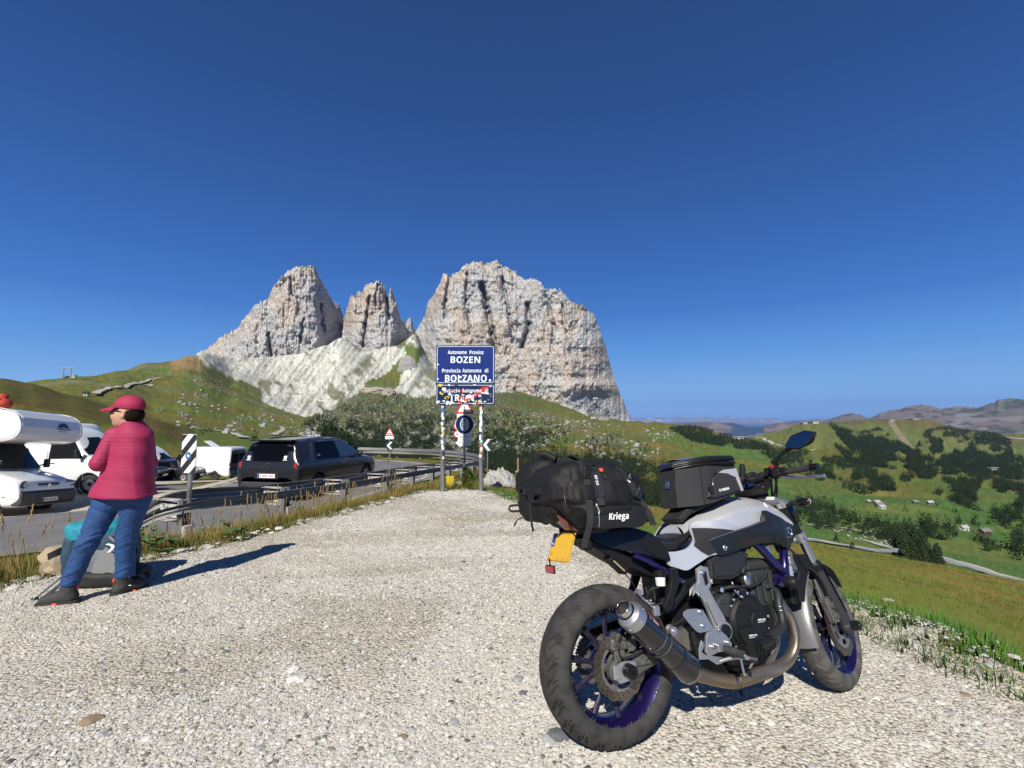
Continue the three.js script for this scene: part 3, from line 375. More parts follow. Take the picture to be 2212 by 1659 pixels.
// single stones one can pick out: parts of the gravel ground
function stone(x, f, s, tone, sink = .25, sx = 1) { const m = shadowed(new THREE.Mesh(bigStones[Math.floor(R() * bigStones.length)], tone)); m.name = 'stone'; m.scale.set(s * sx, s * .75, s); m.rotation.set((R() - .5) * .4, R() * 6, (R() - .5) * .4); m.position.set(x, gravelY(x, -f) + s * .5 - s * sink * 1.6, -f); lot.add(m); }
const bigStones = [11, 12, 13, 14, 15].map((s) => rockGeo(s, 2, .6));
const ST = { pale: mat([.47, .45, .41], .92), white: mat([.56, .54, .5], .92), dark: mat([.13, .13, .14], .9), brown: mat([.23, .17, .11], .9), grey: mat([.3, .3, .3], .9) };
for (const [X, Y, s, t] of [[490, 1410, .02, 'dark'], [395, 1450, .018, 'dark'], [710, 1372, .02, 'pale'], [765, 1400, .024, 'grey'], [632, 1450, .03, 'white'], [200, 1560, .04, 'brown'], [225, 1592, .02, 'grey'], [640, 1470, .045, 'white'], [668, 1480, .03, 'pale'], [835, 1500, .02, 'grey'], [1130, 1500, .022, 'dark'], [790, 1570, .024, 'pale'], [870, 1595, .02, 'brown'], [980, 1560, .022, 'grey'], [1060, 1610, .024, 'pale'], [1145, 1384, .032, 'grey'], [1205, 1590, .05, 'dark'], [1190, 1600, .03, 'grey'], [1120, 1470, .03, 'grey'], [2030, 1520, .02, 'white'], [2050, 1544, .02, 'grey'], [2140, 1440, .03, 'pale'], [1985, 1400, .03, 'pale'], [2085, 1500, .022, 'brown'], [1900, 1560, .02, 'pale'], [160, 1500, .02, 'pale'], [80, 1480, .02, 'grey'], [320, 1600, .022, 'white'], [560, 1620, .02, 'grey'], [470, 1530, .018, 'pale'], [1010, 1350, .025, 'pale'], [905, 1300, .025, 'grey'], [1000, 1215, .03, 'dark'], [690, 1190, .03, 'white'], [560, 1260, .025, 'grey'], [640, 1235, .03, 'pale']]) { const p = onGround(X, Y, .8, 14); if (p) stone(p.x, -p.z, s, ST[t], .3); }
for (let i = 0; i < 55; i++) { const f = lerp(1.5, 5.4, R()), x = edgeX(f) - .1 - .55 * Math.pow(R(), 1.5); stone(x, f, .010 + .022 * Math.pow(R(), 2), R() < .25 ? ST.grey : R() < .9 ? ST.pale : ST.white, .25); }
for (const [X, Y, s] of [[1917, 1298, .045], [2085, 1366, .03], [2150, 1388, .025], [1870, 1300, .025], [2190, 1420, .03]]) { const p = onGround(X, Y, .8, 14); if (p) stone(p.x, -p.z, s, ST.pale, .3); }
for (let i = 0; i < 60; i++) { const f = lerp(4, 10.5, R()), x = polyX(VERGE, f) + .35 * (R() - .4); stone(x, f, .02 + .045 * Math.pow(R(), 2), R() < .5 ? ST.pale : ST.white, .25); }
// asphalt with its edge line, and the gravel ground where the vans stand
const T_asph = tex(512, 512, (x, y) => { const v = 205 + 40 * (hash(x, y, 2) - .5) + 40 * (tfbm(x / 512, y / 512, 4, 5, 3) - .5); return [v, v, v * 1.01]; }, true);
const M_asphalt = mat([.27, .27, .272], .9, 0, { map: T_asph, bumpMap: T_grain, bumpScale: .004, vertexColors: true, specularIntensity: .3 });
const M_line = mat([.72, .72, .70], .8, 0, { vertexColors: true, map: T_dirt });
function flatSheet(x0, x1, f0, f1, step, keep, dy, col, matr, name, uvs) {
  const nx = Math.round((x1 - x0) / step), nf = Math.round((f1 - f0) / step), pos = [], cc = [], uu = [], idx = [], id = new Map();
  for (let i = 0; i <= nx; i++) for (let j = 0; j <= nf; j++) { const x = x0 + i * step, f = f0 + j * step; id.set(i * (nf + 1) + j, pos.length / 3); pos.push(x, H(x, -f, false) + dy, -f); cc.push(...col(x, f)); uu.push(x * uvs, f * uvs); }
  for (let i = 0; i < nx; i++) for (let j = 0; j < nf; j++) { if (!keep(x0 + (i + .5) * step, f0 + (j + .5) * step)) continue; const a = i * (nf + 1) + j, b = a + nf + 1; idx.push(a, b, a + 1, b, b + 1, a + 1); }
  const g = new THREE.BufferGeometry(); g.setAttribute('position', new THREE.Float32BufferAttribute(pos, 3)); g.setAttribute('color', new THREE.Float32BufferAttribute(cc, 3)); g.setAttribute('uv', new THREE.Float32BufferAttribute(uu, 2)); g.setIndex(idx); g.computeVertexNormals(); const h = cut(g, () => true); return struct(name, h, matr);
}
flatSheet(-25, -2, 3, 26, .08, (x, f) => inside(ROAD, x, f), .02, (x, f) => { const d = distTo(ROAD, x, f); return mixc([.92, .92, .92], [1.25, 1.24, 1.2], sst(.8, .1, d) * .7 + .25 * sst(0, .4, fbm(x * .4, f * .4, 0, 3))); }, M_asphalt, 'road', .6);
// edge lines: along the far side of the road and round the bend
function lineStrip(P, w, dy) { const cur = new THREE.CatmullRomCurve3(P.map(([x, f]) => V(x, 0, -f))), N = P.length * 14, pos = [], idx = [], cc = [], uu = []; for (let i = 0; i <= N; i++) { const c = cur.getPoint(i / N), t = cur.getTangent(i / N), n = V(t.z, 0, -t.x); for (const s of [-.5, .5]) { const x = c.x + n.x * s * w, z = c.z + n.z * s * w; pos.push(x, H(x, z, false) + dy, z); const k = .75 + .25 * noise(x * 3, z * 3); cc.push(k, k, k); uu.push(s + .5, i * .1); } if (i < N) idx.push(2 * i, 2 * i + 1, 2 * i + 2, 2 * i + 1, 2 * i + 3, 2 * i + 2); } const g = new THREE.BufferGeometry(); g.setAttribute('position', new THREE.Float32BufferAttribute(pos, 3)); g.setAttribute('color', new THREE.Float32BufferAttribute(cc, 3)); g.setAttribute('uv', new THREE.Float32BufferAttribute(uu, 2)); g.setIndex(idx); g.computeVertexNormals(); if (g.attributes.normal.getY(0) < 0) { const a = g.index.array; for (let i = 0; i < a.length; i += 3) { const t = a[i]; a[i] = a[i + 1]; a[i + 1] = t; } g.computeVertexNormals(); } return g; }
struct('road_marking', lineStrip([[-20, 5.05], [-16, 7.35], [-11.9, 10.75], [-10.9, 11.9], [-10.15, 13.2], [-9.6, 14.6], [-9.4, 15.8], [-9.8, 17.4], [-10.9, 19.1], [-14, 19.9]], .13, .03), M_line);
struct('road_marking', lineStrip([[-5.2, 11.4], [-4.35, 13.3], [-3.75, 15.2], [-3.15, 17], [-2.85, 18.5], [-3.05, 20.1], [-3.9, 21.4], [-5.4, 22.6], [-8.1, 23.5], [-14, 24.4], [-23, 25]], .13, .03), M_line);
const PARK = [[-60, 0], [-20, 5], [-16, 7.6], [-11.8, 11.1], [-10.7, 12.3], [-9.9, 13.6], [-9.3, 15], [-9.1, 16], [-9.4, 17.6], [-10.6, 19.4], [-14, 20.2], [-19, 24], [-20, 32], [-21, 40], [-45, 42], [-75, 30]];
const onPark = (x, f) => inside(PARK, x + .4 * noise(x * 1.1, f * 1.1), f + .5 * fbm(x * .9, f * .9 + 5, 0, 3));
flatSheet(-60, -9, 3, 42, .25, onPark, .012, (x, f) => { const n = fbm(x * .3, f * .3, 0, 4); return mixc([.98, .96, .9], [.72, .69, .62], sst(-.1, .4, n)); }, M_gravel, 'parking_ground', 1 / 1.3);
// ---------------------------------------------------------------- the motorcycle. Own axes: x forward, y up, z to the rider's right; origin where the back tyre stands
const bikeM = new THREE.Matrix4().set(.92493, -.04653, .37728, .42979, -.03816, .97610, .21394, .004, -.37822, -.21228, .90105, -2.10519, 0, 0, 0, 1);
const K = {
  silver: mat([.62, .625, .64], .34, .5, { clearcoat: .35, clearcoatRoughness: .25 }), plastic: mat([.009, .009, .0105], .5, 0, { bumpMap: rep(T_grain, 3), bumpScale: .0004, specularIntensity: .5 }), cover: mat([.013, .0145, .018], .34, .1, { clearcoat: .15, clearcoatRoughness: .35, specularIntensity: .6 }),
  gloss: mat([.008, .008, .0095], .2, 0, { clearcoat: .2, specularIntensity: .5 }), seat: mat([.010, .010, .012], .42, 0, { bumpMap: rep(T_grain, 6), bumpScale: .0008 }), candy: mat([.012, .008, .075], .26, .5, { clearcoat: .8, clearcoatRoughness: .08 }), candyDusty: mat([.045, .038, .095], .5, .45, { map: T_dirt }),
  alu: mat([.47, .47, .48], .40, .85), cast: mat([.40, .40, .41], .45, .7, { bumpMap: rep(T_grain, 8), bumpScale: .0005 }), chrome: mat([.75, .73, .7], .16, 1), bolt: mat([.6, .6, .6], .3, 1), engine: mat([.014, .0145, .016], .42, .35, { bumpMap: rep(T_grain, 8), bumpScale: .0006, specularIntensity: .7 }), engineGrey: mat([.05, .051, .053], .5, .5, { bumpMap: rep(T_grain, 6), bumpScale: .0008 }),
  rubber: mat([.040, .040, .041], .82, 0, { map: T_dirt, bumpMap: rep(T_grain, 4), bumpScale: .0005 }), rubberGrey: mat([.095, .094, .091], .9, 0, { map: T_dirt, bumpMap: rep(T_grain, 4), bumpScale: .0006 }), hose: mat([.013, .0145, .016], .55), carbon: mat([.010, .010, .011], .22, .2, { clearcoat: .8, clearcoatRoughness: .06 }),
  pipe: mat([1, 1, 1], .42, .85, { vertexColors: true, map: T_dirt }), disc: mat([.24, .19, .15], .38, .85, { map: T_dirt }), carrier: mat([.27, .27, .27], .5, .6, { map: T_dirt }), dusty: mat([.16, .155, .15], .6, .4, { map: T_dirt }), red: mat([.45, .015, .02], .4), white: mat([.75, .75, .72], .5), pad: mat([.016, .016, .018], .75), foil: mat([.62, .62, .62], .4, .6), mirrorGlass: mat([.10, .115, .15], .05, 1), lens: mat([.17, .045, .035], .35, 0, { clearcoat: .5 }), redLens: mat([.33, .02, .02], .25, 0, { clearcoat: .8 }), blueDark: mat([.03, .035, .10], .3, .4, { clearcoat: .6 }), mud: mat([.2, .2, .205], .42, .5),
};
const bike = thing('motorcycle', 'silver and black motorcycle with purple wheels leaning on its side stand', 'motorcycle', V(0, 0, 0));
bike.applyMatrix4(bikeM); bike.updateMatrix();
const grp = (name, parent = bike) => { const g = new THREE.Group(); g.name = name; parent.add(g); return g; };
const steerM = new THREE.Matrix4().set(.96274, -.01722, .26988, 0, -.01722, .99204, .1247, 0, -.26988, -.1247, .95479, 0, 0, 0, 0, 1);
{ const c = V(1.49, 0, 0), t = c.clone().sub(c.clone().applyMatrix4(steerM)); steerM.setPosition(t); }
const S = (...g) => g.flat(9).map((q) => q.applyMatrix4(steerM));      // turned with the handlebar
const SD = V(-.41945, .90778, 0), AX = V(1.40, .30, 0);
const bolts = (list, r = .006, h = .006) => list.map(([x, y, z]) => [cyl(V(x, y, z - .002), V(x, y, z + h), r, r * .92, 12), cyl(V(x, y, z + h - .001), V(x, y, z + h + .002), r * .45, r * .45, 6)]);
// tyres with cut grooves
function tyre(Rr, hw, prof, groove, nu, nv) {
  const cur = new THREE.CatmullRomCurve3(prof.map(([z, r]) => V(z, r, 0)), false, 'centripetal'), pts = cur.getSpacedPoints(nv);
  const pos = [], idx = [], uv = [], col = [];
  for (let i = 0; i < nu; i++) for (let j = 0; j <= nv; j++) { const th = i / nu * Math.PI * 2, z = pts[j].x, r0 = pts[j].y, d = groove(th, z), r = r0 - d * sst(hw, hw * .86, Math.abs(z)); pos.push(r * Math.cos(th), r * Math.sin(th), z); uv.push(th * 1.2, z * 6); const k = d > .001 ? .55 : 1; col.push(k, k, k); }
  for (let i = 0; i < nu; i++) for (let j = 0; j < nv; j++) { const a = i * (nv + 1) + j, b = ((i + 1) % nu) * (nv + 1) + j; idx.push(a, b, a + 1, b, b + 1, a + 1); }
  const g = new THREE.BufferGeometry(); g.setAttribute('position', new THREE.Float32BufferAttribute(pos, 3)); g.setAttribute('uv', new THREE.Float32BufferAttribute(uv, 2)); g.setIndex(idx); g.computeVertexNormals(); return g;
}
const mod = (a, n) => ((a % n) + n) % n;
function rearGroove(th, z) { const p = Math.PI * 2 / 23, q = Math.abs(z), ph = z > 0 ? 0 : p * .5; const s = mod(th + ph + (q - .02) * 3.2, p) * .31; const dash = (c, a, b, w) => sst(w, w * .4, Math.abs(s - c * p * .31)) * sst(a - .004, a + .002, q) * sst(b + .004, b - .002, q); return .010 * Math.max(dash(.25, .012, .06, .0080), dash(.72, .03, .074, .0070), dash(.48, .054, .076, .0040)); }
function frontGroove(th, z) { const p = Math.PI * 2 / 20, q = Math.abs(z), ph = z > 0 ? 0 : p * .5; const s = mod(th + ph - q * 4.4, p) * .29; const dash = (c, a, b, w) => sst(w, w * .4, Math.abs(s - c * p * .29)) * sst(a - .004, a + .002, q) * sst(b + .004, b - .002, q); const thin = sst(.0016, .0005, Math.abs(mod(th + .9 * Math.cos(q * 60) * .06, p * .5) - .05) * .29) * sst(.034, .026, q); return Math.max(.005 * dash(.3, .010, .048, .005), .0045 * dash(.75, .026, .052, .004), .0035 * thin); }
const mir = (a) => [...a.map(([z, r]) => [-z, r]).reverse(), ...a.filter(([z]) => z > 0)];
const profR = mir([[0, .315], [.02, .3138], [.04, .3095], [.058, .3015], [.072, .290], [.082, .276], [.0885, .262], [.0902, .250], [.0885, .240], [.084, .232], [.078, .226], [.073, .222]]);
const profF = mir([[0, .300], [.014, .2985], [.028, .2935], [.041, .2845], [.051, .272], [.0575, .258], [.0592, .247], [.0575, .237], [.053, .230], [.046, .223]]);
function rim(hw, spokesZ, m2) {
  const lip = [[.2215, -hw - .004], [.2285, -hw - .004], [.2285, -hw + .004], [.2205, -hw + .009], [.212, -hw + .018], [.206, -hw + .03], [.203, 0], [.206, hw - .03], [.212, hw - .018], [.2205, hw - .009], [.2285, hw - .004], [.2285, hw + .004], [.2215, hw + .004], [.214, hw - .012], [.199, hw - .026], [.194, .012], [.194, -.012], [.199, -hw + .026], [.214, -hw + .012], [.2215, -hw - .004]];
  return rot(lathe(lip, 96), Math.PI / 2);
}
function spokes(n, rin, rout, z, w, sw) { const out = []; for (let i = 0; i < n; i++) for (const s of [-1, 1]) { const a = i / n * Math.PI * 2 + .2, p0 = V(Math.cos(a + s * .16) * rin, Math.sin(a + s * .16) * rin, z * .6), p1 = V(Math.cos(a + s * sw) * rout, Math.sin(a + s * sw) * rout, z); const g = tube([[p0.x, p0.y, p0.z, w * 1.15], [lerp(p0.x, p1.x, .5), lerp(p0.y, p1.y, .5), lerp(p0.z, p1.z, .5), w * .82], [p1.x, p1.y, p1.z, w * 1.25]], w, 8, 8, 1.5); out.push(g); } return out; }
function waveDisc(ro, ri, t, z, n, holes) { const s = new THREE.Shape(), N = 240; for (let i = 0; i < N; i++) { const a = i / N * Math.PI * 2, r = ro + .0035 * Math.sin(a * n); i ? s.lineTo(Math.cos(a) * r, Math.sin(a) * r) : s.moveTo(Math.cos(a) * r, Math.sin(a) * r); } const h0 = new THREE.Path(); h0.absarc(0, 0, ri, 0, Math.PI * 2, true); s.holes.push(h0); for (let i = 0; i < holes; i++) for (let k = 0; k < 3; k++) { const a = (i + k * .3) / holes * Math.PI * 2, r = lerp(ri + .007, ro - .009, k / 2), h = new THREE.Path(); h.absarc(Math.cos(a) * r, Math.sin(a) * r, .0036, 0, Math.PI * 2, true); s.holes.push(h); } return new THREE.ExtrudeGeometry(s, { depth: t, bevelEnabled: false, curveSegments: 8 }).translate(0, 0, z - t / 2); }
function ringPlate(ro, ri, t, z, arms, rh) { const s = new THREE.Shape(); s.absarc(0, 0, ro, 0, Math.PI * 2); const h0 = new THREE.Path(); h0.absarc(0, 0, ri, 0, Math.PI * 2, true); s.holes.push(h0); for (let i = 0; i < arms; i++) { const a0 = i / arms * Math.PI * 2 + .2, a1 = (i + 1) / arms * Math.PI * 2 - .2, r1 = lerp(ri, ro, .3), r2 = lerp(ri, ro, .72), h = new THREE.Path(); h.absarc(0, 0, r2, a0, a1, false); h.absarc(0, 0, r1, a1, a0, true); s.holes.push(h); } return new THREE.ExtrudeGeometry(s, { depth: t, bevelEnabled: false, curveSegments: 24 }).translate(0, 0, z - t / 2); }
{ // back wheel
  const w = grp('wheel'); w.position.set(0, .315, 0); w.rotation.z = .5;
  part(w, 'tyre', tyre(.315, .09, profR, rearGroove, 900, 60), K.rubber);
  part(w, 'rim', [rim(.068), rot(cyl(V(0, -.075, 0), V(0, .075, 0), .045, .045, 32), Math.PI / 2)], K.candy);
  part(w, 'spokes', spokes(5, .045, .2, .028, .0085, .3), K.candyDusty);
  part(w, 'brake_disc', waveDisc(.1245, .084, .005, .088, 12, 24), K.disc);
  part(w, 'disc_carrier', [ringPlate(.09, .05, .006, .0885, 5), bolts(range(0, 4, 5).map((i) => [Math.cos(i / 5 * 6.283) * .078, Math.sin(i / 5 * 6.283) * .078, .0915]), .007)], K.carrier);
  part(w, 'sprocket', waveDisc(.105, .07, .006, -.095, 43, 12), K.dusty);
}
{ // front wheel, turned with the bar
  const w = grp('wheel'), m = new THREE.Matrix4().makeTranslation(AX.x, AX.y, 0).premultiply(steerM); w.applyMatrix4(m);
  part(w, 'tyre', tyre(.300, .06, profF, frontGroove, 800, 48), K.rubberGrey);
  part(w, 'rim', [rim(.044), rot(cyl(V(0, -.06, 0), V(0, .06, 0), .036, .036, 28), Math.PI / 2)], K.candy);
  part(w, 'spokes', spokes(5, .036, .2, .016, .008, .3), K.candyDusty);
  for (const s of [1, -1]) { part(w, 'brake_disc', waveDisc(.141, .098, .005, .068 * s, 12, 26), K.disc); part(w, 'disc_carrier', ringPlate(.104, .045, .006, .068 * s + .001, 6), K.carrier); }
}
// swingarm, axle, back brake
for (const s of [1, -1]) part(bike, 'swingarm', [plate([[-.075, .295], [-.07, .335], [-.02, .36], [.14, .385], [.3, .43], [.52, .47], [.58, .42], [.54, .35], [.3, .335], [.15, .31], [0, .27], [-.05, .275]], .034, .118 * s, .008, [], true), s > 0 ? box(.12, .05, .012, .09, .345, .139, .005) : []], K.dusty);
part(bike, 'swingarm_brace', box(.10, .09, .22, .46, .42, 0, .02), K.engine);
part(bike, 'axle_block', [plate([[-.065, .292], [-.06, .335], [.0, .352], [.045, .34], [.04, .30], [0, .275], [-.04, .272]], .014, .142, .003), box(.03, .05, .012, -.055, .315, .15, .003)], K.cast);
part(bike, 'axle_slider', [cyl(V(0, .315, .145), V(0, .315, .182), .028, .026, 28), cyl(V(0, .315, .182), V(0, .315, .190), .022, .018, 28), cyl(V(0, .315, .189), V(0, .315, .198), .007, .005, 12)], K.gloss);
part(bike, 'axle_nut', cyl(V(0, .315, .13), V(0, .315, .155), .022, .022, 6), K.chrome);
part(bike, 'brake_caliper', [box(.085, .05, .06, -.015, .41, .11, .012), cyl(V(.03, .405, .10), V(.03, .405, .15), .024, .024, 20), cyl(V(-.025, .44, .1), V(-.025, .44, .14), .014, .014, 14), box(.05, .075, .014, -.02, .375, .128, .004), bolts([[-.045, .415, .142], [0, .432, .142]], .008)], K.dusty);
part(bike, 'brake_hose', tube([[0, .44, .13], [-.035, .42, .155], [-.035, .37, .16], [0, .365, .162], [.12, .40, .16], [.2, .43, .14], [.34, .47, .13]], .006, 8), K.hose);
// silencer and pipes
{
  const A = V(-.06, .567, .245), B = V(.275, .286, .186), d = B.clone().sub(A), L = d.length(), seg = (t0, t1, r0, r1 = r0, n = 36, o = false) => cyl(A.clone().addScaledVector(d, t0 / L), A.clone().addScaledVector(d, t1 / L), r0, r1, n, o), prof = (pts, n = 44) => place(lathe(pts.map(([t, r]) => [r, t]), n), A, d);
  const si = grp('silencer');
  part(si, 'body', prof([[.045, .047], [.05, .0535], [.10, .0545], [.33, .0555], [.345, .052]]), K.carbon);
  part(si, 'end_cap', prof([[.028, .036], [.034, .049], [.04, .0535], [.044, .0560], [.083, .0565], [.084, .0552]]), K.alu);
  part(si, 'outlet', prof([[.06, .024], [0, .0285], [-.002, .031], [0, .0335], [.012, .0325], [.034, .031], [.05, .034]]), K.chrome);
  part(si, 'baffle', prof([[.05, .0001], [.05, .0235], [.006, .0275]], 32), mat([.03, .024, .02], .8));
  part(si, 'rivet', [0, 1, 2, 3, 4, 5].map((k) => { const q = new THREE.SphereGeometry(.0032, 8, 6); const u = V(.3, 1, .2).cross(d).normalize(), v = u.clone().cross(d).normalize(), a = k * 1.047; const p = A.clone().addScaledVector(d, .065 / L).addScaledVector(u, Math.cos(a) * .0567).addScaledVector(v, Math.sin(a) * .0567); return q.translate(p.x, p.y, p.z); }), K.bolt);
  part(si, 'clamp', [prof([[.208, .0555], [.21, .060], [.217, .060], [.219, .0555]]), prof([[.243, .0555], [.245, .060], [.252, .060], [.254, .0555]])], K.engineGrey);
  part(si, 'clamp_lug', [ball(.165, .455, .235, .022, .026, .016), cyl(V(.165, .458, .235), V(.165, .458, .262), .019, .017, 20), bolts([[.165, .458, .262]], .009)], K.alu);
  part(si, 'sleeve', prof([[.335, .05], [.338, .0575], [.43, .059], [.452, .054], [.46, .04], [.46, .028]]), K.carbon);
  // maker's plate on the body
  const t = canvasTex(256, 64, (c) => { c.fillStyle = '#16161a'; c.fillRect(0, 0, 256, 64); c.fillStyle = '#c4202a'; c.fillRect(0, 40, 256, 24); c.fillStyle = '#e6e6e6'; c.font = 'bold 40px sans-serif'; c.fillText('MIVV', 70, 36); c.fillStyle = '#7a7a7a'; c.fillRect(8, 6, 40, 28); });
  const dir = d.clone().normalize(), up = V(.15, .75, .65).normalize(); const n = up.clone().addScaledVector(dir, -up.dot(dir)).normalize(), c0 = A.clone().addScaledVector(dir, .145), w = n.clone().cross(dir).normalize();
  const g = surf(8, 8, (u, v) => { const a = (v - .5) * .62, q = n.clone().multiplyScalar(Math.cos(a)).addScaledVector(w, -Math.sin(a)); return c0.clone().addScaledVector(dir, (u - .5) * .095).addScaledVector(q, .0565); }); part(si, 'maker_plate', g, mat([1, 1, 1], .35, .2, { map: t, side: THREE.DoubleSide }));
  part(bike, 'silencer_bracket', [tube([[.045, .605, .2], [.14, .53, .19]], .013, 8, 6, .55), cyl(V(.045, .612, .205), V(.045, .612, .23), .011, .011, 14), box(.03, .04, .02, .135, .53, .2, .005), bolts([[.09, .572, .204], [.1, .562, .204], [.108, .572, .204]], .006)], K.alu);
  const pc = (g) => { const p = g.attributes.position, c = new Float32Array(p.count * 3); for (let i = 0; i < p.count; i++) { const x = p.getX(i), y = p.getY(i), n = .5 + .5 * fbm(x * 14, y * 14, p.getZ(i) * 14, 3), hot = sst(.25, .45, x) * sst(.8, .6, x); let q = mixc([.36, .33, .31], [.34, .25, .17], hot); q = mixc(q, [.2, .17, .17], .55 * sst(.62, .9, x) * n); q = mixc(q, [.42, .36, .24], .4 * n); c.set(q, i * 3); } g.setAttribute('color', new THREE.BufferAttribute(c, 3)); return g; };
  part(bike, 'exhaust_pipe', pc(join([tube([[.27, .292, .186, .027], [.31, .268, .172, .028], [.44, .220, .14, .029], [.58, .184, .115, .0295], [.74, .188, .105, .031], [.86, .2, .115, .0285], [.945, .24, .125, .026], [.985, .31, .13, .0255], [.985, .39, .128, .0255], [.955, .455, .12, .0255], [.925, .52, .10, .026]], .027, 20, 90), rot(torus(.0305, .0025, 24, 6), 0, Math.PI / 2 - .2, 0).translate(.60, .181, .113)])), K.pipe);
  part(bike, 'exhaust_pipe', pc(tube([[.70, .186, .085, .027], [.80, .186, .05, .027], [.90, .215, .03, .0255], [.965, .28, .025, .025], [.975, .38, .03, .025], [.95, .46, .03, .025], [.92, .53, .03, .025]], .025, 18, 60)), K.pipe);
  part(bike, 'oxygen_sensor', [cyl(V(.625, .2, .13), V(.655, .228, .14), .012, .009, 14), cyl(V(.655, .228, .14), V(.69, .262, .145), .006, .006, 10), cyl(V(.688, .26, .145), V(.70, .273, .146), .011, .011, 12)], K.dusty);
}
// engine
{
  const en = grp('engine');
  part(en, 'crankcase', [plate([[.50, .36], [.50, .56], [.60, .585], [.72, .56], [.86, .50], [.90, .40], [.86, .28], [.74, .22], [.58, .24]], .24, .0, .02, [], false), plate([[.55, .25], [.85, .26], [.80, .185], [.60, .18]], .18, 0, .015)], K.engine);
  part(en, 'cylinder_block', [box(.17, .17, .26, .845, .55, 0, .02).applyMatrix4(new THREE.Matrix4()), ...[0, 1, 2].map((k) => box(.012, .12, .018, .79 + k * .045, .55, .136, .005)), box(.05, .02, .03, .86, .56, .14, .006), box(.19, .05, .25, .85, .655, 0, .02)], K.engineGrey);
  part(en, 'clutch_cover', [cyl(V(.665, .43, .12), V(.665, .43, .17), .118, .112, 48), place(lathe([[.112, 0], [.108, .012], [.098, .02], [.093, .022], [.0001, .024]], 48), V(.665, .43, .168), V(0, 0, 1)), plate([[.56, .37], [.57, .50], [.62, .55], [.75, .53], [.79, .45], [.78, .36], [.70, .31], [.62, .31]], .03, .145, .008, [], true), plate([[.60, .50], [.66, .535], [.72, .515], [.70, .47]], .02, .185, .006), plate([[.57, .40], [.61, .415], [.68, .40], [.71, .36], [.67, .325], [.62, .33]], .016, .198, .005, [], true)], K.engine);
  part(en, 'cover_cap', place(lathe([[.05, 0], [.048, .008], [.044, .011], [.0001, .012]], 36), V(.705, .425, .190), V(0, 0, 1)), K.plastic);
  part(en, 'water_pump', [cyl(V(.64, .33, .15), V(.64, .33, .205), .046, .04, 30), box(.10, .06, .04, .69, .335, .185, .014), cyl(V(.665, .335, .2), V(.76, .345, .19), .022, .022, 18), [0, 1, 2].map((k) => box(.006, .052, .045, .655 + k * .018, .325, .195, .002)), box(.07, .022, .02, .64, .376, .2, .006)], K.engine);
  const lab = (s1, s2) => canvasTex(256, 96, (c) => { c.fillStyle = '#111113'; c.fillRect(0, 0, 256, 96); c.fillStyle = '#f2f2f2'; c.font = 'italic bold 46px sans-serif'; c.fillText(s1, 10, 50); c.font = 'bold 24px sans-serif'; c.fillText(s2, 12, 84); });
  part(en, 'cover_badge', new THREE.PlaneGeometry(.058, .022).translate(.715, .432, .2035), mat([1, 1, 1], .5, 0, { map: lab('GBRacing', 'ENGINE COVER') }));
  part(en, 'cover_badge', new THREE.PlaneGeometry(.06, .02).translate(.64, .377, .2108), mat([1, 1, 1], .5, 0, { map: lab('GBRacing', 'PROTECTION') }));
  part(en, 'bolt', bolts([[.565, .455, .165], [.60, .365, .165], [.585, .33, .15], [.76, .375, .162], [.775, .435, .162], [.79, .33, .15], [.80, .38, .15], [.82, .43, .14], [.70, .30, .165], [.745, .315, .165], [.60, .525, .165], [.63, .55, .163], [.69, .545, .163], [.58, .50, .165], [.615, .54, .2], [.605, .56, .19]], .0075, .008), K.bolt);
  part(en, 'coolant_hose', tube([[.925, .535, .12], [.915, .515, .14], [.892, .47, .155], [.885, .42, .165], [.86, .385, .175], [.80, .365, .18], [.735, .345, .185]], .0195, 14, 40), K.hose);
  part(en, 'hose_clip', [rot(torus(.0205, .0018, 20, 6), Math.PI / 2, 0, .2).translate(.893, .472, .154), rot(torus(.0205, .0018, 20, 6), Math.PI / 2, 0, .2).translate(.889, .455, .158)], K.bolt);
  part(en, 'throttle_bodies', [box(.14, .09, .18, .72, .64, 0, .02), cyl(V(.70, .60, .1), V(.70, .60, .15), .02, .02, 16), cyl(V(.66, .545, .14), V(.66, .545, .175), .02, .016, 14), tube([[.60, .57, .12], [.64, .575, .145], [.70, .555, .15]], .012, 8)], K.engine);
  part(en, 'sensor', [ball(.72, .60, .15, .022, .028, .014, 12), cyl(V(.645, .595, .13), V(.648, .52, .15), .006, .006, 8), cyl(V(.66, .50, .15), V(.66, .475, .16), .012, .009, 10), cyl(V(.56, .57, .12), V(.56, .57, .15), .012, .012, 12)], K.bolt);
  part(en, 'wiring', [tube([[.68, .575, .15], [.76, .575, .155], [.83, .60, .15], [.87, .635, .145]], .007, 7), tube([[.60, .54, .16], [.66, .56, .165], [.70, .545, .165], [.74, .50, .16]], .006, 7), tube([[.52, .60, .12], [.50, .54, .13], [.50, .48, .15]], .007, 7), tube([[.76, .68, .12], [.72, .66, .15], [.69, .63, .155]], .011, 8)], K.hose);
  part(en, 'gear_cover', [plate([[.51, .43], [.52, .53], [.60, .55], [.63, .48], [.58, .42]], .05, .13, .012, [], true), cyl(V(.55, .485, .15), V(.55, .485, .168), .03, .027, 20)], K.engineGrey);
}
part(bike, 'oil_filter', cyl(V(.90, .37, -.02), V(.97, .35, -.02), .035, .035, 24), K.gloss);
part(bike, 'battery_box', [box(.26, .2, .15, .4, .62, 0, .02), box(.2, .2, .12, .42, .5, 0, .02)], K.plastic);
part(bike, 'shock_absorber', [cyl(V(.30, .62, 0), V(.48, .52, 0), .035, .035, 18)], K.engine);
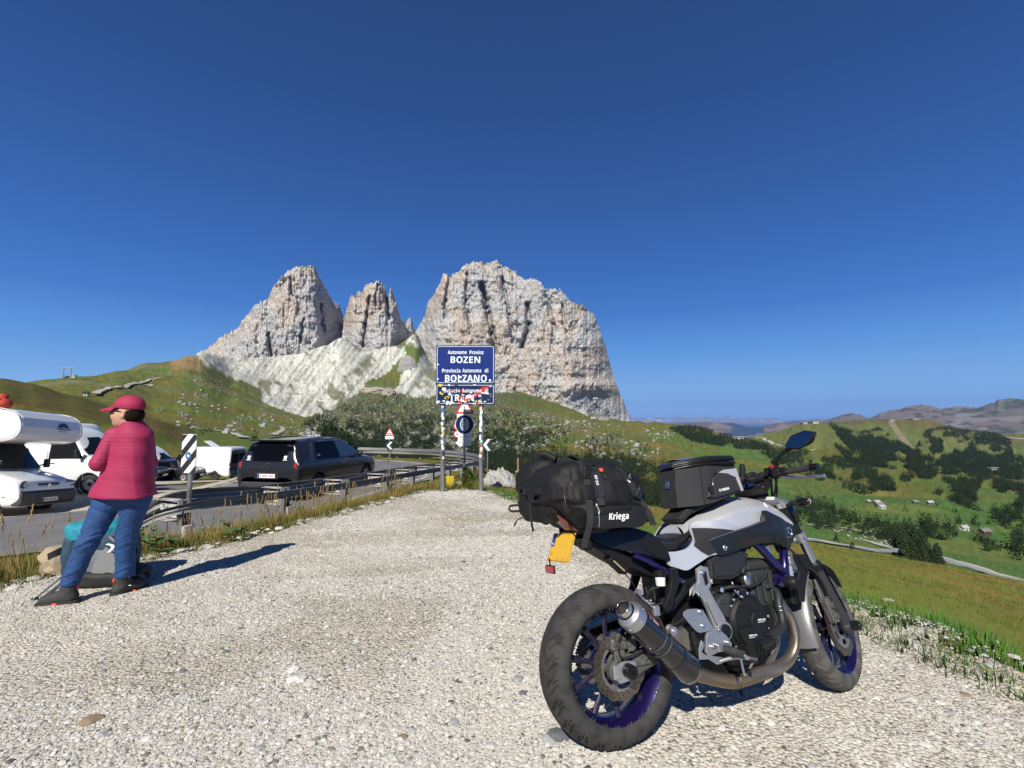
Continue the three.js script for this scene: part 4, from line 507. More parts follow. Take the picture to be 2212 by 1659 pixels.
// main frame
part(bike, 'frame_tube', [tube([[.80, .79, .12], [.845, .745, .14], [.91, .675, .148], [.972, .615, .15]], .0205, 14), tube([[1.09, .80, .09], [1.04, .735, .12], [1.005, .68, .14], [.985, .63, .148], [.98, .58, .148]], .0215, 14), cyl(V(.915, .585, .147), V(.995, .563, .15), .0265, .0265, 20), cyl(V(.93, .60, .13), V(.96, .56, .13), .03, .03, 14)], K.candy);
part(bike, 'frame_tube', [tube([[.80, .79, -.12], [.845, .745, -.14], [.972, .615, -.15]], .02, 10), tube([[1.09, .80, -.09], [1.0, .68, -.14], [.98, .58, -.148]], .02, 10)], K.candy);
part(bike, 'crash_knob', place(lathe([[.022, -.01], [.027, .02], [.031, .035], [.028, .055], [.018, .066], [.0001, .069]], 24), V(.955, .575, .155), V(.35, -.1, .93)), K.plastic);
for (const s of [1, -1]) part(bike, 'subframe_tube', tube([[.11, .752, .118 * s], [.16, .73, .127 * s], [.27, .667, .13 * s], [.36, .62, .12 * s]], .0145, 10), K.candy);
// radiator with its fins and side shroud
part(bike, 'radiator', [box(.045, .21, .27, 1.035, .565, 0, .008).translate(0, 0, 0), box(.06, .05, .03, 1.045, .665, .125, .01)], K.engine);
part(bike, 'radiator_tank', [box(.05, .05, .035, 1.058, .663, .128, .012), cyl(V(1.05, .69, .12), V(1.05, .705, .12), .02, .02, 18)], K.alu);
part(bike, 'radiator_fins', [...Array(12)].map((_, k) => box(.004, .14, .02, 1.018 + k * .0032, .60, .126, .001)), K.foil);
part(bike, 'radiator_shroud', [plate([[1.055, .695], [1.135, .690], [1.162, .655], [1.13, .60], [1.09, .53], [1.066, .47], [1.03, .475], [1.045, .55], [1.075, .62]], .014, .155, .004), plate([[1.072, .688], [1.132, .683], [1.154, .655], [1.125, .61], [1.095, .64]], .01, .164, .003)], K.plastic);
part(bike, 'horn_bracket', [box(.1, .1, .1, 1.05, .42, 0, .02)], K.plastic);
// tank: silver shell
const tw = (x) => lerp(.085, .150, sst(.44, .74, x)) * lerp(1, .74, sst(.86, 1.16, x)), tTop = (x) => polyAt([[.44, .862], [.496, .886], [.571, .912], [.64, .94], [.707, .964], [.78, .983], [.843, .991], [.92, .99], [1.0, .979], [1.06, .96], [1.117, .932], [1.16, .90]], x), tBot = (x) => polyAt([[.44, .80], [.52, .76], [.7, .74], [.9, .75], [1.16, .79]], x);
const tankZ = (x, y) => { const t = clamp((y - tBot(x)) / (tTop(x) - tBot(x)), 0, 1); return tw(x) * Math.pow(clamp(1 - Math.pow(Math.max(0, t - .12) / .88, 2.5), 0, 1), .52) * (1 - .10 * sst(.35, 0, t)) ; };
{
  const tank = grp('fuel_tank');
  const side = (s) => surf(56, 28, (u, v) => { const x = lerp(.44, 1.16, u), a = v * Math.PI / 2, yt = tTop(x), yb = tBot(x), w = tw(x); const cz = Math.pow(Math.sin(a), .72), t = 1 - v; const y = lerp(yb, yt, .12 + .88 * Math.pow(Math.cos(a), .8)); let z = w * cz; z += .012 * Math.exp(-Math.pow((v - .55) / .09, 2)) * sst(.5, .75, x) * sst(1.1, .95, x); return V(x, y, z * s); }, s < 0);
  const shell = [side(1), side(-1), surf(10, 10, (u, v) => { const x = .44, a = (v - .5) * Math.PI, y = lerp(tTop(x), tBot(x), u); return V(x - .012 * Math.sin(u * Math.PI), y, Math.sin(a) * tw(x) * Math.sqrt(Math.sin(Math.min(1, u + .1) * Math.PI / 2))); })];
  part(tank, 'tank_shell', shell, K.silver);
  for (const s of [1, -1]) {
    // the silver knee panel that runs back under the seat
    part(tank, 'knee_panel', panel([[.470, .872], [.445, .835], [.435, .80], [.400, .765], [.345, .752], [.289, .748], [.286, .722], [.288, .697], [.33, .681], [.376, .668], [.43, .69], [.503, .72], [.565, .728], [.70, .76], [.72, .83], [.65, .87], [.55, .885]], (x, y) => s * (.012 + Math.max(lerp(.118, .148, sst(.28, .5, x)) - .05 * sst(.79, .88, y) * sst(.62, .45, x), tankZ(x, y))), .012, s), K.silver);
    part(tank, 'grip_pad', [panel([[.457, .850], [.520, .848], [.596, .840], [.66, .832], [.69, .826], [.645, .818], [.601, .812], [.555, .795], [.512, .779], [.53, .757], [.548, .738], [.498, .725], [.46, .745], [.428, .772], [.44, .81]], (x, y) => s * (.017 + Math.max(lerp(.118, .148, sst(.28, .5, x)) - .05 * sst(.79, .88, y) * sst(.62, .45, x), tankZ(x, y))), .006, s, .02, false)], K.pad);
    const dots = []; for (let a = 0; a < 9; a++) for (let b = 0; b < 8; b++) { const x = .448 + a * .0165 + (b % 2) * .008, y = .74 + b * .0135; if (inside([[.452, .843], [.58, .834], [.585, .815], [.525, .785], [.50, .78], [.535, .74], [.498, .733], [.436, .772]], x, y)) dots.push(ball(x, y, s * (.0165 + Math.max(lerp(.118, .148, sst(.28, .5, x)) - .05 * sst(.79, .88, y) * sst(.62, .45, x), tankZ(x, y))), .0034, .0034, .003, 8)); } part(tank, 'pad_studs', dots, K.pad);
    // dark side scoop
    const cz = (x, y) => s * (.028 + .022 * Math.sin(clamp((x - .5) / .66, 0, 1) * Math.PI) * sst(.70, .80, y) + Math.max(.135 - .05 * sst(.98, 1.15, x), tankZ(x, y)));
    part(tank, 'side_scoop', panel([[.507, .788], [.56, .80], [.663, .822], [.78, .846], [.868, .866], [.882, .89], [.897, .915], [.96, .89], [1.04, .86], [1.123, .832], [1.150, .806], [1.12, .78], [1.09, .755], [1.075, .73], [1.056, .712], [1.0, .735], [.93, .758], [.85, .764], [.78, .758], [.70, .742], [.63, .727], [.565, .719], [.53, .745]], cz, .03, s, .022, false), K.cover);
    const tr = [[.512, .791], [.56, .803], [.663, .825], [.78, .849], [.868, .869]].map(([x, y]) => [x, y, cz(x, y) + s * .001]); part(tank, 'trim_strip', tube(tr, .0035, 6, 30), mat([.09, .09, .14], .35, .3));
    part(tank, 'scoop_bolt', [ball(.600, .754, cz(.6, .754), .014, .014, .006), ...bolts([[.6, .754, cz(.6, .754) + (s > 0 ? .004 : -.012)]], .007)], K.bolt);
    // round emblem: ring with three crossed forks
    const bx = 1.045, by = .803, bz = cz(bx, by) + s * .004, em = [torus(.025, .0028, 36, 8).translate(bx, by, bz)]; for (let k = 0; k < 3; k++) { const a = Math.PI / 2 + k * Math.PI / 1.5 / 1; em.push(cyl(V(bx - Math.cos(a) * .006, by - Math.sin(a) * .006, bz), V(bx + Math.cos(a) * .022, by + Math.sin(a) * .022, bz), .0018, .0018, 6)); for (const q of [-1, 1]) em.push(cyl(V(bx + Math.cos(a) * .008 + Math.cos(a + 1.57 * q) * .005, by + Math.sin(a) * .008 + Math.sin(a + 1.57 * q) * .005, bz), V(bx + Math.cos(a) * .021 + Math.cos(a + 1.57 * q) * .005, by + Math.sin(a) * .021 + Math.sin(a + 1.57 * q) * .005, bz), .0014, .0014, 6)); }
    part(tank, 'emblem', em, K.chrome); part(tank, 'emblem_plate', cyl(V(bx, by, bz - s * .006), V(bx, by, bz - s * .001), .025, .025, 30), K.gloss);
  }
  part(tank, 'tank_top_cover', surf(20, 10, (u, v) => { const x = lerp(.47, 1.13, u), a = (v - .5) * 1.3; return V(x, tTop(x) + .004 - .02 * a * a, Math.sin(a) * .075 * (1 - .3 * u)); }), K.plastic);
}
part(bike, 'airbox_cover', [plate([[.508, .705], [.56, .725], [.70, .745], [.765, .715], [.74, .675], [.690, .622], [.634, .607], [.56, .612], [.503, .622]], .05, .125, .012), plate([[.525, .69], [.60, .705], [.70, .72], [.73, .70], [.68, .64], [.63, .625], [.53, .632]], .012, .152, .005), box(.3, .12, .2, .64, .68, 0, .02)], mat([.016, .0165, .018], .5));
// seat and tail
part(bike, 'seat', [surf(30, 24, (u, v) => { const x = lerp(.175, .575, u), top = polyAt([[.175, .848], [.22, .838], [.28, .823], [.34, .816], [.40, .82], [.45, .835], [.50, .858], [.54, .878], [.575, .884]], x), bot = polyAt([[.175, .80], [.28, .752], [.34, .752], [.43, .785], [.50, .82], [.575, .86]], x), w = polyAt([[.175, .105], [.28, .128], [.36, .130], [.43, .112], [.50, .085], [.575, .055]], x), a = lerp(-Math.PI * .62, Math.PI * .62, v); return V(x, bot + (top - bot) * Math.pow(Math.max(0, Math.cos(a * .8)), .55), Math.sin(a) / Math.sin(Math.PI * .5) * w); }, true)], K.seat);
part(bike, 'passenger_seat', surf(20, 20, (u, v) => { const x = lerp(-.16, .215, u), top = polyAt([[-.16, .905], [0, .90], [.1, .89], [.18, .868], [.215, .842]], x), w = polyAt([[-.16, .06], [0, .10], [.215, .115]], x), a = lerp(-Math.PI * .6, Math.PI * .6, v); return V(x, top - .07 + .07 * Math.pow(Math.max(0, Math.cos(a * .8)), .5), Math.sin(a) * w); }, true), K.seat);
for (const s of [1, -1]) {
  part(bike, 'tail_panel', panel([[-.15, .905], [-.05, .885], [.09, .868], [.2, .838], [.27, .775], [.295, .715], [.235, .725], [.164, .748], [.127, .756], [.05, .775], [-.015, .795], [-.088, .838]], (x, y) => s * (lerp(.06, .135, sst(-.15, .2, x)) + .01 * Math.sin((y - .7) * 14)), .02, s, .03), K.gloss);
  part(bike, 'tail_panel', panel([[.16, .82], [.22, .815], [.285, .745], [.275, .725], [.20, .745], [.15, .79]], (x, y) => s * (.146), .012, s, .03), K.plastic);
}
part(bike, 'undertray', [plate([[-.10, .83], [.0, .80], [.14, .745], [.30, .675], [.32, .63], [.24, .64], [.12, .69], [.02, .745], [-.08, .80]], .17, 0, .01), box(.2, .1, .1, .1, .80, 0, .02)], K.plastic);
part(bike, 'tail_light', [plate([[-.262, .955], [-.225, .965], [-.12, .885], [-.135, .858], [-.175, .872]], .07, .045, .01)], K.lens);
part(bike, 'plate_bracket', [tube([[-.08, .84, 0], [-.13, .852, 0], [-.158, .85, 0]], .009, 8), box(.02, .02, .10, -.150, .858, 0, .004), box(.05, .035, .04, -.10, .80, .07, .01)], K.plastic);
{ // number plate, leaned back
  const q = grp('number_plate'); q.position.set(-.185, .797, -.002); q.rotation.set(0, -Math.PI / 2, 0, 'YXZ'); q.rotateX(-.36);
  part(q, 'plate_sheet', box(.205, .128, .003, 0, 0, 0, .0012), mat([.70, .40, .018], .45, 0, { clearcoat: .2 }));
  part(q, 'plate_border', [box(.199, .0015, .001, 0, .0605, .0022), box(.199, .0015, .001, 0, -.0605, .0022), box(.0015, .121, .001, -.0995, 0, .0022), box(.0015, .121, .001, .0995, 0, .0022)], mat([.05, .04, .02], .6));
  const bl = canvasTex(64, 128, (c) => { c.fillStyle = '#1d3a8c'; c.fillRect(0, 0, 64, 128); c.strokeStyle = '#2c2c6a'; c.lineWidth = 4; c.beginPath(); c.arc(32, 34, 14, 0, 7); c.stroke(); c.fillStyle = '#dfe6f5'; c.font = 'bold 34px sans-serif'; c.fillText('NL', 10, 112); });
  part(q, 'country_band', new THREE.PlaneGeometry(.03, .058).translate(-.083, .032, .0026), mat([1, 1, 1], .5, 0, { map: bl }));
  part(q, 'plate_marks', [box(.002, .02, .001, -.075, -.03, .002), box(.002, .012, .001, .045, -.05, .002), box(.002, .01, .001, -.005, -.052, .002), box(.002, .014, .001, .078, -.05, .002), box(.003, .003, .001, -.015, .01, .002), box(.003, .003, .001, .02, .01, .002)], mat([.06, .04, .02], .6));
  const rf = grp('reflector'); rf.position.set(-.252, .71, -.0); rf.rotation.y = -Math.PI / 2; part(rf, 'lens', box(.075, .027, .008, 0, 0, 0, .003), K.redLens); part(rf, 'bracket', [box(.083, .035, .006, 0, 0, -.006, .003), box(.008, .03, .004, 0, .03, -.004)], K.plastic);
}
part(bike, 'tail_box', [rot(box(.105, .042, .06, 0, 0, 0, .006), 0, 0, -.72).translate(.062, .715, .05)], K.plastic);
part(bike, 'tail_box_strip', [rot(box(.07, .007, .008, 0, -.012, .032, .002), 0, 0, -.72).translate(.062, .715, .05)], mat([.5, .36, .2], .4, .3));
// foot rests and brackets
for (const s of [1, -1]) {
  part(bike, 'passenger_footrest_hanger', [plate([[.272, .685], [.318, .68], [.325, .63], [.29, .575], [.262, .515], [.228, .505], [.215, .53], [.258, .59], [.275, .64]], .022, .142 * s, .006, [], false), plate([[.37, .622], [.408, .612], [.40, .575], [.33, .53], [.28, .492], [.252, .50], [.31, .55], [.36, .585]], .02, .11 * s, .006), bolts([[.297, .665, .152 * s], [.39, .605, .12 * s]], .008)], K.engine);
  part(bike, 'footrest_bracket', [plate([[.410, .672], [.440, .684], [.474, .676], [.478, .60], [.462, .583], [.493, .522], [.527, .462], [.542, .405], [.52, .37], [.485, .37], [.462, .41], [.435, .5], [.415, .545], [.372, .582], [.366, .57], [.405, .62]], .022, .165 * s, .007, []), plate([[.425, .535], [.46, .545], [.515, .42], [.5, .395], [.478, .41]], .016, .18 * s, .005), cyl(V(.502, .408, .165 * s), V(.502, .408, .19 * s), .042, .039, 32)], K.cast);
  part(bike, 'pivot_cap', [cyl(V(.502, .408, .188 * s), V(.502, .408, .198 * s), .030, .028, 30), torus(.023, .002, 26, 6).translate(.502, .408, .198 * s)], K.gloss);
  part(bike, 'bracket_slot', plate([[.432, .655], [.455, .66], [.458, .61], [.44, .60]], .006, .177 * s, .002), K.engine);
  part(bike, 'heel_guard', plate([[.262, .498], [.268, .514], [.29, .522], [.34, .519], [.372, .512], [.396, .47], [.412, .438], [.405, .428], [.37, .424], [.336, .424], [.318, .434], [.288, .466]], .005, .212 * s, .002, [[.300, .503, .0045], [.314, .506, .0045], [.329, .507, .0045], [.306, .489, .0045], [.321, .491, .0045], [.336, .493, .0045], [.316, .476, .0045], [.331, .478, .0045], [.327, .464, .0045]]), K.alu);
  if (s > 0) part(bike, 'bolt', bolts([[.355, .505, .214 * s], [.358, .449, .214 * s], [.431, .655, .176 * s], [.392, .568, .176 * s], [.445, .425, .21 * s], [.40, .362, .21 * s], [.487, .368, .21 * s]].filter(() => s > 0), .0095, .006), K.bolt);
  part(bike, 'footrest_plate', plate([[.375, .40], [.392, .436], [.45, .43], [.49, .395], [.515, .36], [.50, .335], [.43, .335], [.375, .325], [.362, .345]], .014, .2 * s, .004), K.alu);
  const fr = grp('footrest'); part(fr, 'peg', [tube([[.445, .355, .21 * s], [.47, .340, .31 * s]], .0165, 12, 6, .75)], K.rubber); part(fr, 'peg_mount', [box(.05, .03, .03, .44, .357, .212 * s, .005), cyl(V(.47, .34, .30 * s), V(.472, .335, .315 * s), .009, .007, 10)], K.alu); part(fr, 'feeler', cyl(V(.465, .335, .29 * s), V(.468, .268, .292 * s), .0045, .0055, 10), K.bolt);
}
part(bike, 'brake_pedal', [plate([[.345, .395], [.36, .375], [.34, .35], [.36, .335], [.42, .322], [.47, .31], [.44, .292], [.41, .292], [.37, .318], [.32, .322], [.325, .36]], .008, .205, .003), tube([[.42, .305, .212], [.48, .315, .235], [.53, .312, .255], [.565, .305, .262]], .008, 8)], K.alu);
part(bike, 'pedal_tip', tube([[.535, .312, .245], [.57, .302, .275]], .0125, 10, 6), K.hose);
part(bike, 'master_cylinder', [cyl(V(.335, .335, .185), V(.325, .43, .18), .012, .014, 14), cyl(V(.33, .375, .185), V(.328, .40, .183), .018, .018, 14)], K.engine);
part(bike, 'brake_reservoir', cyl(V(.222, .615, .14), V(.224, .655, .14), .020, .0225, 24), mat([.72, .71, .64], .4, 0, { clearcoat: .3 }));
part(bike, 'reservoir_cap', [cyl(V(.224, .652, .14), V(.225, .68, .14), .0245, .0245, 24), ...[...Array(16)].map((_, k) => box(.003, .024, .004, .2245 + Math.cos(k * .3927) * .0245, .667, .14 + Math.sin(k * .3927) * .0245))], K.plastic);
part(bike, 'cable', [tube([[.22, .61, .14], [.18, .60, .12], [.17, .56, .1], [.20, .535, .1], [.26, .545, .12]], .0035, 6), tube([[.10, .67, .05], [.13, .63, .06], [.16, .575, .05], [.2, .56, .03], [.25, .56, .0], [.255, .60, -.02]], .0025, 6), tube([[.27, .60, .02], [.265, .54, .03], [.24, .50, .03]], .003, 6)], K.hose);
part(bike, 'side_stand', [tube([[.56, .27, -.13], [.70, .18, -.165], [.85, .085, -.205]], .011, 10), box(.06, .01, .045, .85, .078, -.207, .003), box(.012, .05, .012, .82, .06, -.10, .003)], K.engine);
part(bike, 'chain_guard', plate([[-.08, .42], [.1, .45], [.4, .50], [.42, .47], [.1, .41], [-.05, .40]], .04, -.11, .006), K.plastic);
part(bike, 'chain', [tube([[-.0, .41, -.1], [.5, .47, -.1]], .007, 6), tube([[0, .22, -.1], [.5, .37, -.1]], .007, 6)], K.dusty);
// front end, all turned with the bar
const along = (t, z, o = 0) => AX.clone().addScaledVector(SD, t).add(V(o * .9078, o * .4194, z));
for (const s of [1, -1]) {
  const fk = grp('fork_leg');
  part(fk, 'lower_leg', S(cyl(along(.02, .105 * s), along(.345, .105 * s), .031, .0285, 24), ball(AX.x, AX.y, .105 * s, .036, .04, .034)), s > 0 ? K.engineGrey : K.blueDark);
  part(fk, 'dust_seal', S(cyl(along(.335, .105 * s), along(.352, .105 * s), .0345, .0345, 24), cyl(along(.352, .105 * s), along(.362, .105 * s), .0345, .027, 24), cyl(along(.318, .105 * s), along(.328, .105 * s), .033, .033, 24)), K.plastic);
  part(fk, 'stanchion', S(cyl(along(.35, .105 * s), along(.50, .105 * s), .0205, .0205, 24)), K.chrome);
  part(fk, 'upper_tube', S(cyl(along(.52, .105 * s), along(.70, .105 * s), .0245, .0245, 24)), K.plastic);
  part(fk, 'fork_cap', S(cyl(along(.70, .105 * s), along(.722, .105 * s), .018, .016, 6)), K.alu);
  part(fk, 'fork_guard', S(surf(8, 10, (u, v) => { const a = lerp(-1.2, 1.2, v), c = along(lerp(.06, .34, u), .105 * s); return c.add(V(.9078 * .042 * Math.cos(a), .4194 * .042 * Math.cos(a), .036 * Math.sin(a))); })), K.blueDark);
  part(fk, 'axle_slider', S(cyl(V(1.40, .30, .135 * s), V(1.40, .30, .168 * s), .0255, .024, 24), cyl(V(1.40, .30, .166 * s), V(1.40, .30, .175 * s), .019, .013, 20)), K.gloss);
  const ca = grp('brake_caliper');
  part(ca, 'caliper_body', S(rot(box(.055, .12, .038, 0, 0, 0, .009), 0, 0, .35).translate(1.298, .385, .088 * s), rot(box(.035, .04, .048, 0, .05, 0, .008), 0, 0, .35).translate(1.295, .385, .088 * s), rot(box(.07, .03, .03, 0, -.01, 0, .008), 0, 0, .35).translate(1.325, .36, .092 * s), [-.03, .03].map((o) => cyl(V(1.30 - o * .35, .385 + o * .9, .1 * s), V(1.30 - o * .35, .385 + o * .9, .118 * s), .017, .016, 18))), K.dusty);
  part(ca, 'caliper_bolts', S(bolts([[1.272, .43, .105 * s], [1.316, .335, .105 * s]], .007)), K.bolt);
  part(bike, 'brake_hose', S(tube([[1.30, .44, .10 * s], [1.27, .50, .115 * s], [1.23, .575, .11 * s], [1.18, .62, .09 * s], [1.12, .70, .07 * s]], .0055, 8)), K.hose);
}
part(bike, 'front_axle', S(cyl(V(1.40, .30, -.13), V(1.40, .30, .13), .013, .013, 16)), K.bolt);
part(bike, 'fork_clamp', S(...[1, -1].map((s) => [cyl(along(.485, .105 * s), along(.53, .105 * s), .0335, .0335, 24)]), box(.06, .035, .2, 0, 0, 0, .01).translate(...along(.508, 0, -.02).toArray()), bolts([[along(.505, 0, -.02).x, along(.505, 0, -.02).y, .138]], .008)), K.alu);
part(bike, 'fork_clamp', S(...[1, -1].map((s) => cyl(along(.685, .105 * s), along(.712, .105 * s), .0325, .0325, 24)), plate([[1.05, -.10], [1.13, -.13], [1.16, -.10], [1.12, -.04], [1.12, .04], [1.16, .10], [1.13, .13], [1.05, .10], [1.02, .03], [1.02, -.03]].map(([x, z]) => [x, z]), .024, 0, .006).rotateX(Math.PI / 2).translate(-1.11, 0, 0).rotateZ(.0).rotateZ(-.43 + .43 * 0).translate(1.105, .942, 0)), K.alu);
part(bike, 'steering_stem', S(cyl(along(.46, 0, -.035), along(.70, 0, -.035), .03, .03, 20)), K.engine);
part(bike, 'mudguard', S(surf(40, 14, (u, v) => { const th = lerp(.55, Math.PI + .18, u), a = lerp(-1.35, 1.35, v), w = .072 * lerp(.75, 1, sst(0, .2, u)), r = .306 + .028 * Math.cos(a); return V(AX.x + Math.cos(th) * r, AX.y + Math.sin(th) * r, Math.sin(a) * w); }), surf(40, 14, (u, v) => { const th = lerp(.55, Math.PI + .18, u), a = lerp(-1.35, 1.35, v), w = .069 * lerp(.75, 1, sst(0, .2, u)), r = .303 + .028 * Math.cos(a); return V(AX.x + Math.cos(th) * r, AX.y + Math.sin(th) * r, Math.sin(a) * w); }, true), ...[1, -1].map((s) => plate([[1.26, .54], [1.34, .57], [1.33, .45], [1.30, .42], [1.27, .45]], .012, .078 * s, .004))), K.mud);
// handlebar, controls, mirror, instrument
part(bike, 'handlebar', S(tube([[.975, 1.067, -.36], [1.0, 1.085, -.18], [1.045, 1.075, -.09], [1.075, 1.045, -.05], [1.075, 1.045, .05], [1.045, 1.078, .09], [1.0, 1.086, .17], [.975, 1.066, .36]], .0115, 12, 60), [.04, -.04].map((z) => [cyl(V(1.085, .955, z), V(1.08, 1.05, z), .018, .018, 14), box(.05, .045, .03, 1.078, 1.05, z, .008)])), K.plastic);
for (const s of [1, -1]) {
  part(bike, 'grip', S(cyl(V(.996, 1.081, .215 * s), V(.976, 1.067, .355 * s), .0175, .0168, 20), [...Array(6)].map((_, k) => rot(torus(.0172, .0012, 18, 5)).translate(lerp(.995, .979, k / 5), lerp(1.08, 1.069, k / 5), lerp(.225, .33, k / 5) * s))), K.rubber);
  part(bike, 'bar_end', S(cyl(V(.977, 1.068, .352 * s), V(.971, 1.063, .388 * s), .0185, .0165, 20)), K.gloss);
  part(bike, 'switch_housing', S(box(.045, .05, .05, 1.0, 1.087, .175 * s, .012), cyl(V(1.0, 1.084, .195 * s), V(.997, 1.081, .222 * s), .0225, .0225, 20), box(.03, .03, .02, .985, 1.11, .165 * s, .006), tube([[1.0, 1.07, .17 * s], [1.02, 1.02, .14 * s], [1.07, .96, .08 * s]], .006, 6)), K.plastic);
  const lv = grp('brake_lever'); part(lv, 'blade', S(tube([[1.04, 1.068, .17 * s, .009], [1.058, 1.05, .22 * s, .0085], [1.066, 1.038, .28 * s, .0078], [1.055, 1.026, .35 * s, .0078], [1.048, 1.023, .375 * s, .009]], .008, 10, 28, 1.2)), K.alu); part(lv, 'perch', S(box(.05, .035, .045, 1.025, 1.078, .15 * s, .01), box(.05, .045, .05, 1.05, 1.105, .12 * s, .01)), K.plastic);
}
part(bike, 'kill_switch', S(rot(box(.02, .012, .022, 0, 0, 0, .003), 0, 0, .4).translate(.975, 1.118, .172)), K.red);
{ // right mirror (the left one is hidden by the bags)
  const mr = grp('mirror'), out = [[.293, 1.196], [.300, 1.175], [.345, 1.160], [.383, 1.168], [.441, 1.206], [.443, 1.218], [.400, 1.239], [.335, 1.233]];
  const mk = (sc, t, x) => plate(out.map(([z, y]) => [.37 + (z - .37) * sc, 1.198 + (y - 1.198) * sc]), t, 0, .006, [], false).rotateY(-Math.PI / 2).translate(x, 0, 0);   // drawn in (z, y), facing back
  part(mr, 'housing', S(mk(1.05, .022, .925), ball(.935, 1.199, .37, .016, .034, .062)), K.plastic); part(mr, 'glass', S(mk(.95, .003, .9135)), K.mirrorGlass);
  part(mr, 'stem', S(tube([[.985, 1.108, .185, .009], [.965, 1.13, .20, .008], [.945, 1.16, .25, .0085], [.94, 1.178, .30, .012], [.94, 1.19, .34, .013]], .009, 12, 30)), K.plastic); part(mr, 'stem_foot', S(cyl(V(.99, 1.095, .18), V(.985, 1.12, .183), .0115, .010, 14), box(.022, .05, .03, .985, 1.125, .185, .006)), K.plastic);
  part(mr, 'stem_nut', S(cyl(V(.99, 1.098, .178), V(.989, 1.108, .179), .014, .014, 6)), K.bolt);
}
{ const ip = grp('instrument_panel'); part(ip, 'case', S(rot(box(.12, .05, .18, 0, 0, 0, .018), 0, 0, .5).translate(1.01, 1.035, .02)), K.plastic); part(ip, 'screen', S(rot(box(.085, .003, .13, 0, .0255, 0, .001), 0, 0, .5).translate(1.01, 1.035, .02)), mat([.05, .065, .075], .08, 0, { clearcoat: 1 })); part(ip, 'knob', S(ball(1.03, 1.079, -.0, .008, .006, .008), ball(.97, 1.045, .06, .006, .005, .006)), K.bolt); }
part(bike, 'headlight', S(ball(1.26, .90, 0, .10, .085, .095, 20), box(.08, .1, .12, 1.17, .92, 0, .02)), K.gloss);
for (const s of [1, -1]) { const id = grp('indicator'); part(id, 'stalk', S(tube([[1.12, .915, .10 * s, .012], [1.09, .922, .15 * s, .0125], [1.06, .925, .19 * s, .013]], .012, 10)), K.plastic); part(id, 'lamp', S(place(lathe([[.0001, -.045], [.012, -.04], [.021, -.015], [.022, .01], [.015, .035], [.0001, .044]], 20), V(1.04, .918, .235 * s), V(-.25, -.06, .97 * s))), K.gloss); part(id, 'lamp_lens', S(place(lathe([[.018, .018], [.0205, .02], [.014, .037], [.0001, .046]], 20), V(1.045, .918, .235 * s), V(-.25, -.06, .97 * s))), mat([.5, .42, .34], .2)); }
part(bike, 'cockpit_cables', S(tube([[1.05, 1.09, .12], [1.12, 1.06, .08], [1.14, .98, .05], [1.12, .88, .04]], .006, 7), tube([[1.04, 1.07, .14], [1.09, 1.01, .11], [1.12, .95, .07], [1.1, .86, .05]], .005, 7), tube([[1.02, 1.05, -.1], [1.1, 1.0, -.06], [1.12, .9, -.03]], .006, 7), box(.06, .05, .1, 1.08, 1.0, 0, .015)), K.hose);
// ---------------------------------------------------------------- luggage on the motorcycle (built in its axes)
const FB = await new FontLoader().loadAsync('fonts/droid/droid_sans_bold.typeface.json'), FR = await new FontLoader().loadAsync('fonts/droid/droid_sans_regular.typeface.json');
function text(s, size, font = FB, depth = .001, slant = 0, width = 0) { const g = new TextGeometry(s, { font, size, depth, curveSegments: 5, bevelEnabled: false }); g.computeBoundingBox(); const b = g.boundingBox, w = b.max.x - b.min.x; g.translate(-(b.max.x + b.min.x) / 2, -(b.max.y + b.min.y) / 2, 0); if (width) g.scale(width / w, 1, 1); if (slant) g.applyMatrix4(new THREE.Matrix4().set(1, slant, 0, 0, 0, 1, 0, 0, 0, 0, 1, 0, 0, 0, 0, 1)); return g; }
const onBike = (name, label, cat, group) => { const g = thing(name, label, cat, V(0, 0, 0), 0, group); g.applyMatrix4(bikeM); return g; };
const B = {
  nylon: mat([.0105, .010, .0105], .62, 0, { bumpMap: rep(T_weave, 60, 60), bumpScale: .0004, specularIntensity: .55 }), panel: mat([.015, .0165, .018], .5, 0), web: mat([.014, .014, .0145], .7, 0, { bumpMap: rep(T_weave, 10, 40), bumpScale: .0006 }), buckle: mat([.012, .012, .013], .3), white: mat([.78, .78, .76], .6), zip: mat([.006, .006, .006], .35), steel: mat([.6, .6, .58], .35, .9), red: mat([.55, .09, .06], .5), silver: mat([.46, .46, .48], .38, .35), felt: mat([.0165, .0165, .019], .75, 0, { bumpMap: rep(T_grain, 12), bumpScale: .0006 }),
};
// a slab with a fine skin: outline in xy, thickness along z, flat sides cut into small pieces so that it can be bent
function slab(pts, t) { const f = panel(pts, () => t / 2, t / 2, 1, .025, false), k = panel(pts, () => -t / 2, t / 2, -1, .025, false); return join([f, k]); }
const spow = (a, e) => Math.sign(a) * Math.pow(Math.abs(a), e);
function bagSurf(c, h, ex, es, wr, seed, shape) { return (u, v, off = 0) => { const a = Math.PI * u, s = Math.pow(Math.sin(a), ex), b = Math.PI * 2 * v; let p = V(c.x - h.x * spow(Math.cos(a), .75), c.y + h.y * s * spow(Math.sin(b), es), c.z + h.z * s * spow(Math.cos(b), es)); if (shape) shape(p); const n = V(p.x - c.x, (p.y - c.y) * 1.6, (p.z - c.z) * 1.3).normalize(); const w = wr * (ridged(p.x * 9 + seed, p.y * 12 + p.z * 6, p.z * 7, 3) - .45) * 1.6 + wr * .7 * noise(p.x * 26 + seed, p.y * 22, p.z * 24); return p.addScaledVector(n, w + off); }; }
const meshBag = (f, nu = 70, nv = 84) => surf(nu, nv, (u, v) => f(lerp(.002, .998, u), v), true);
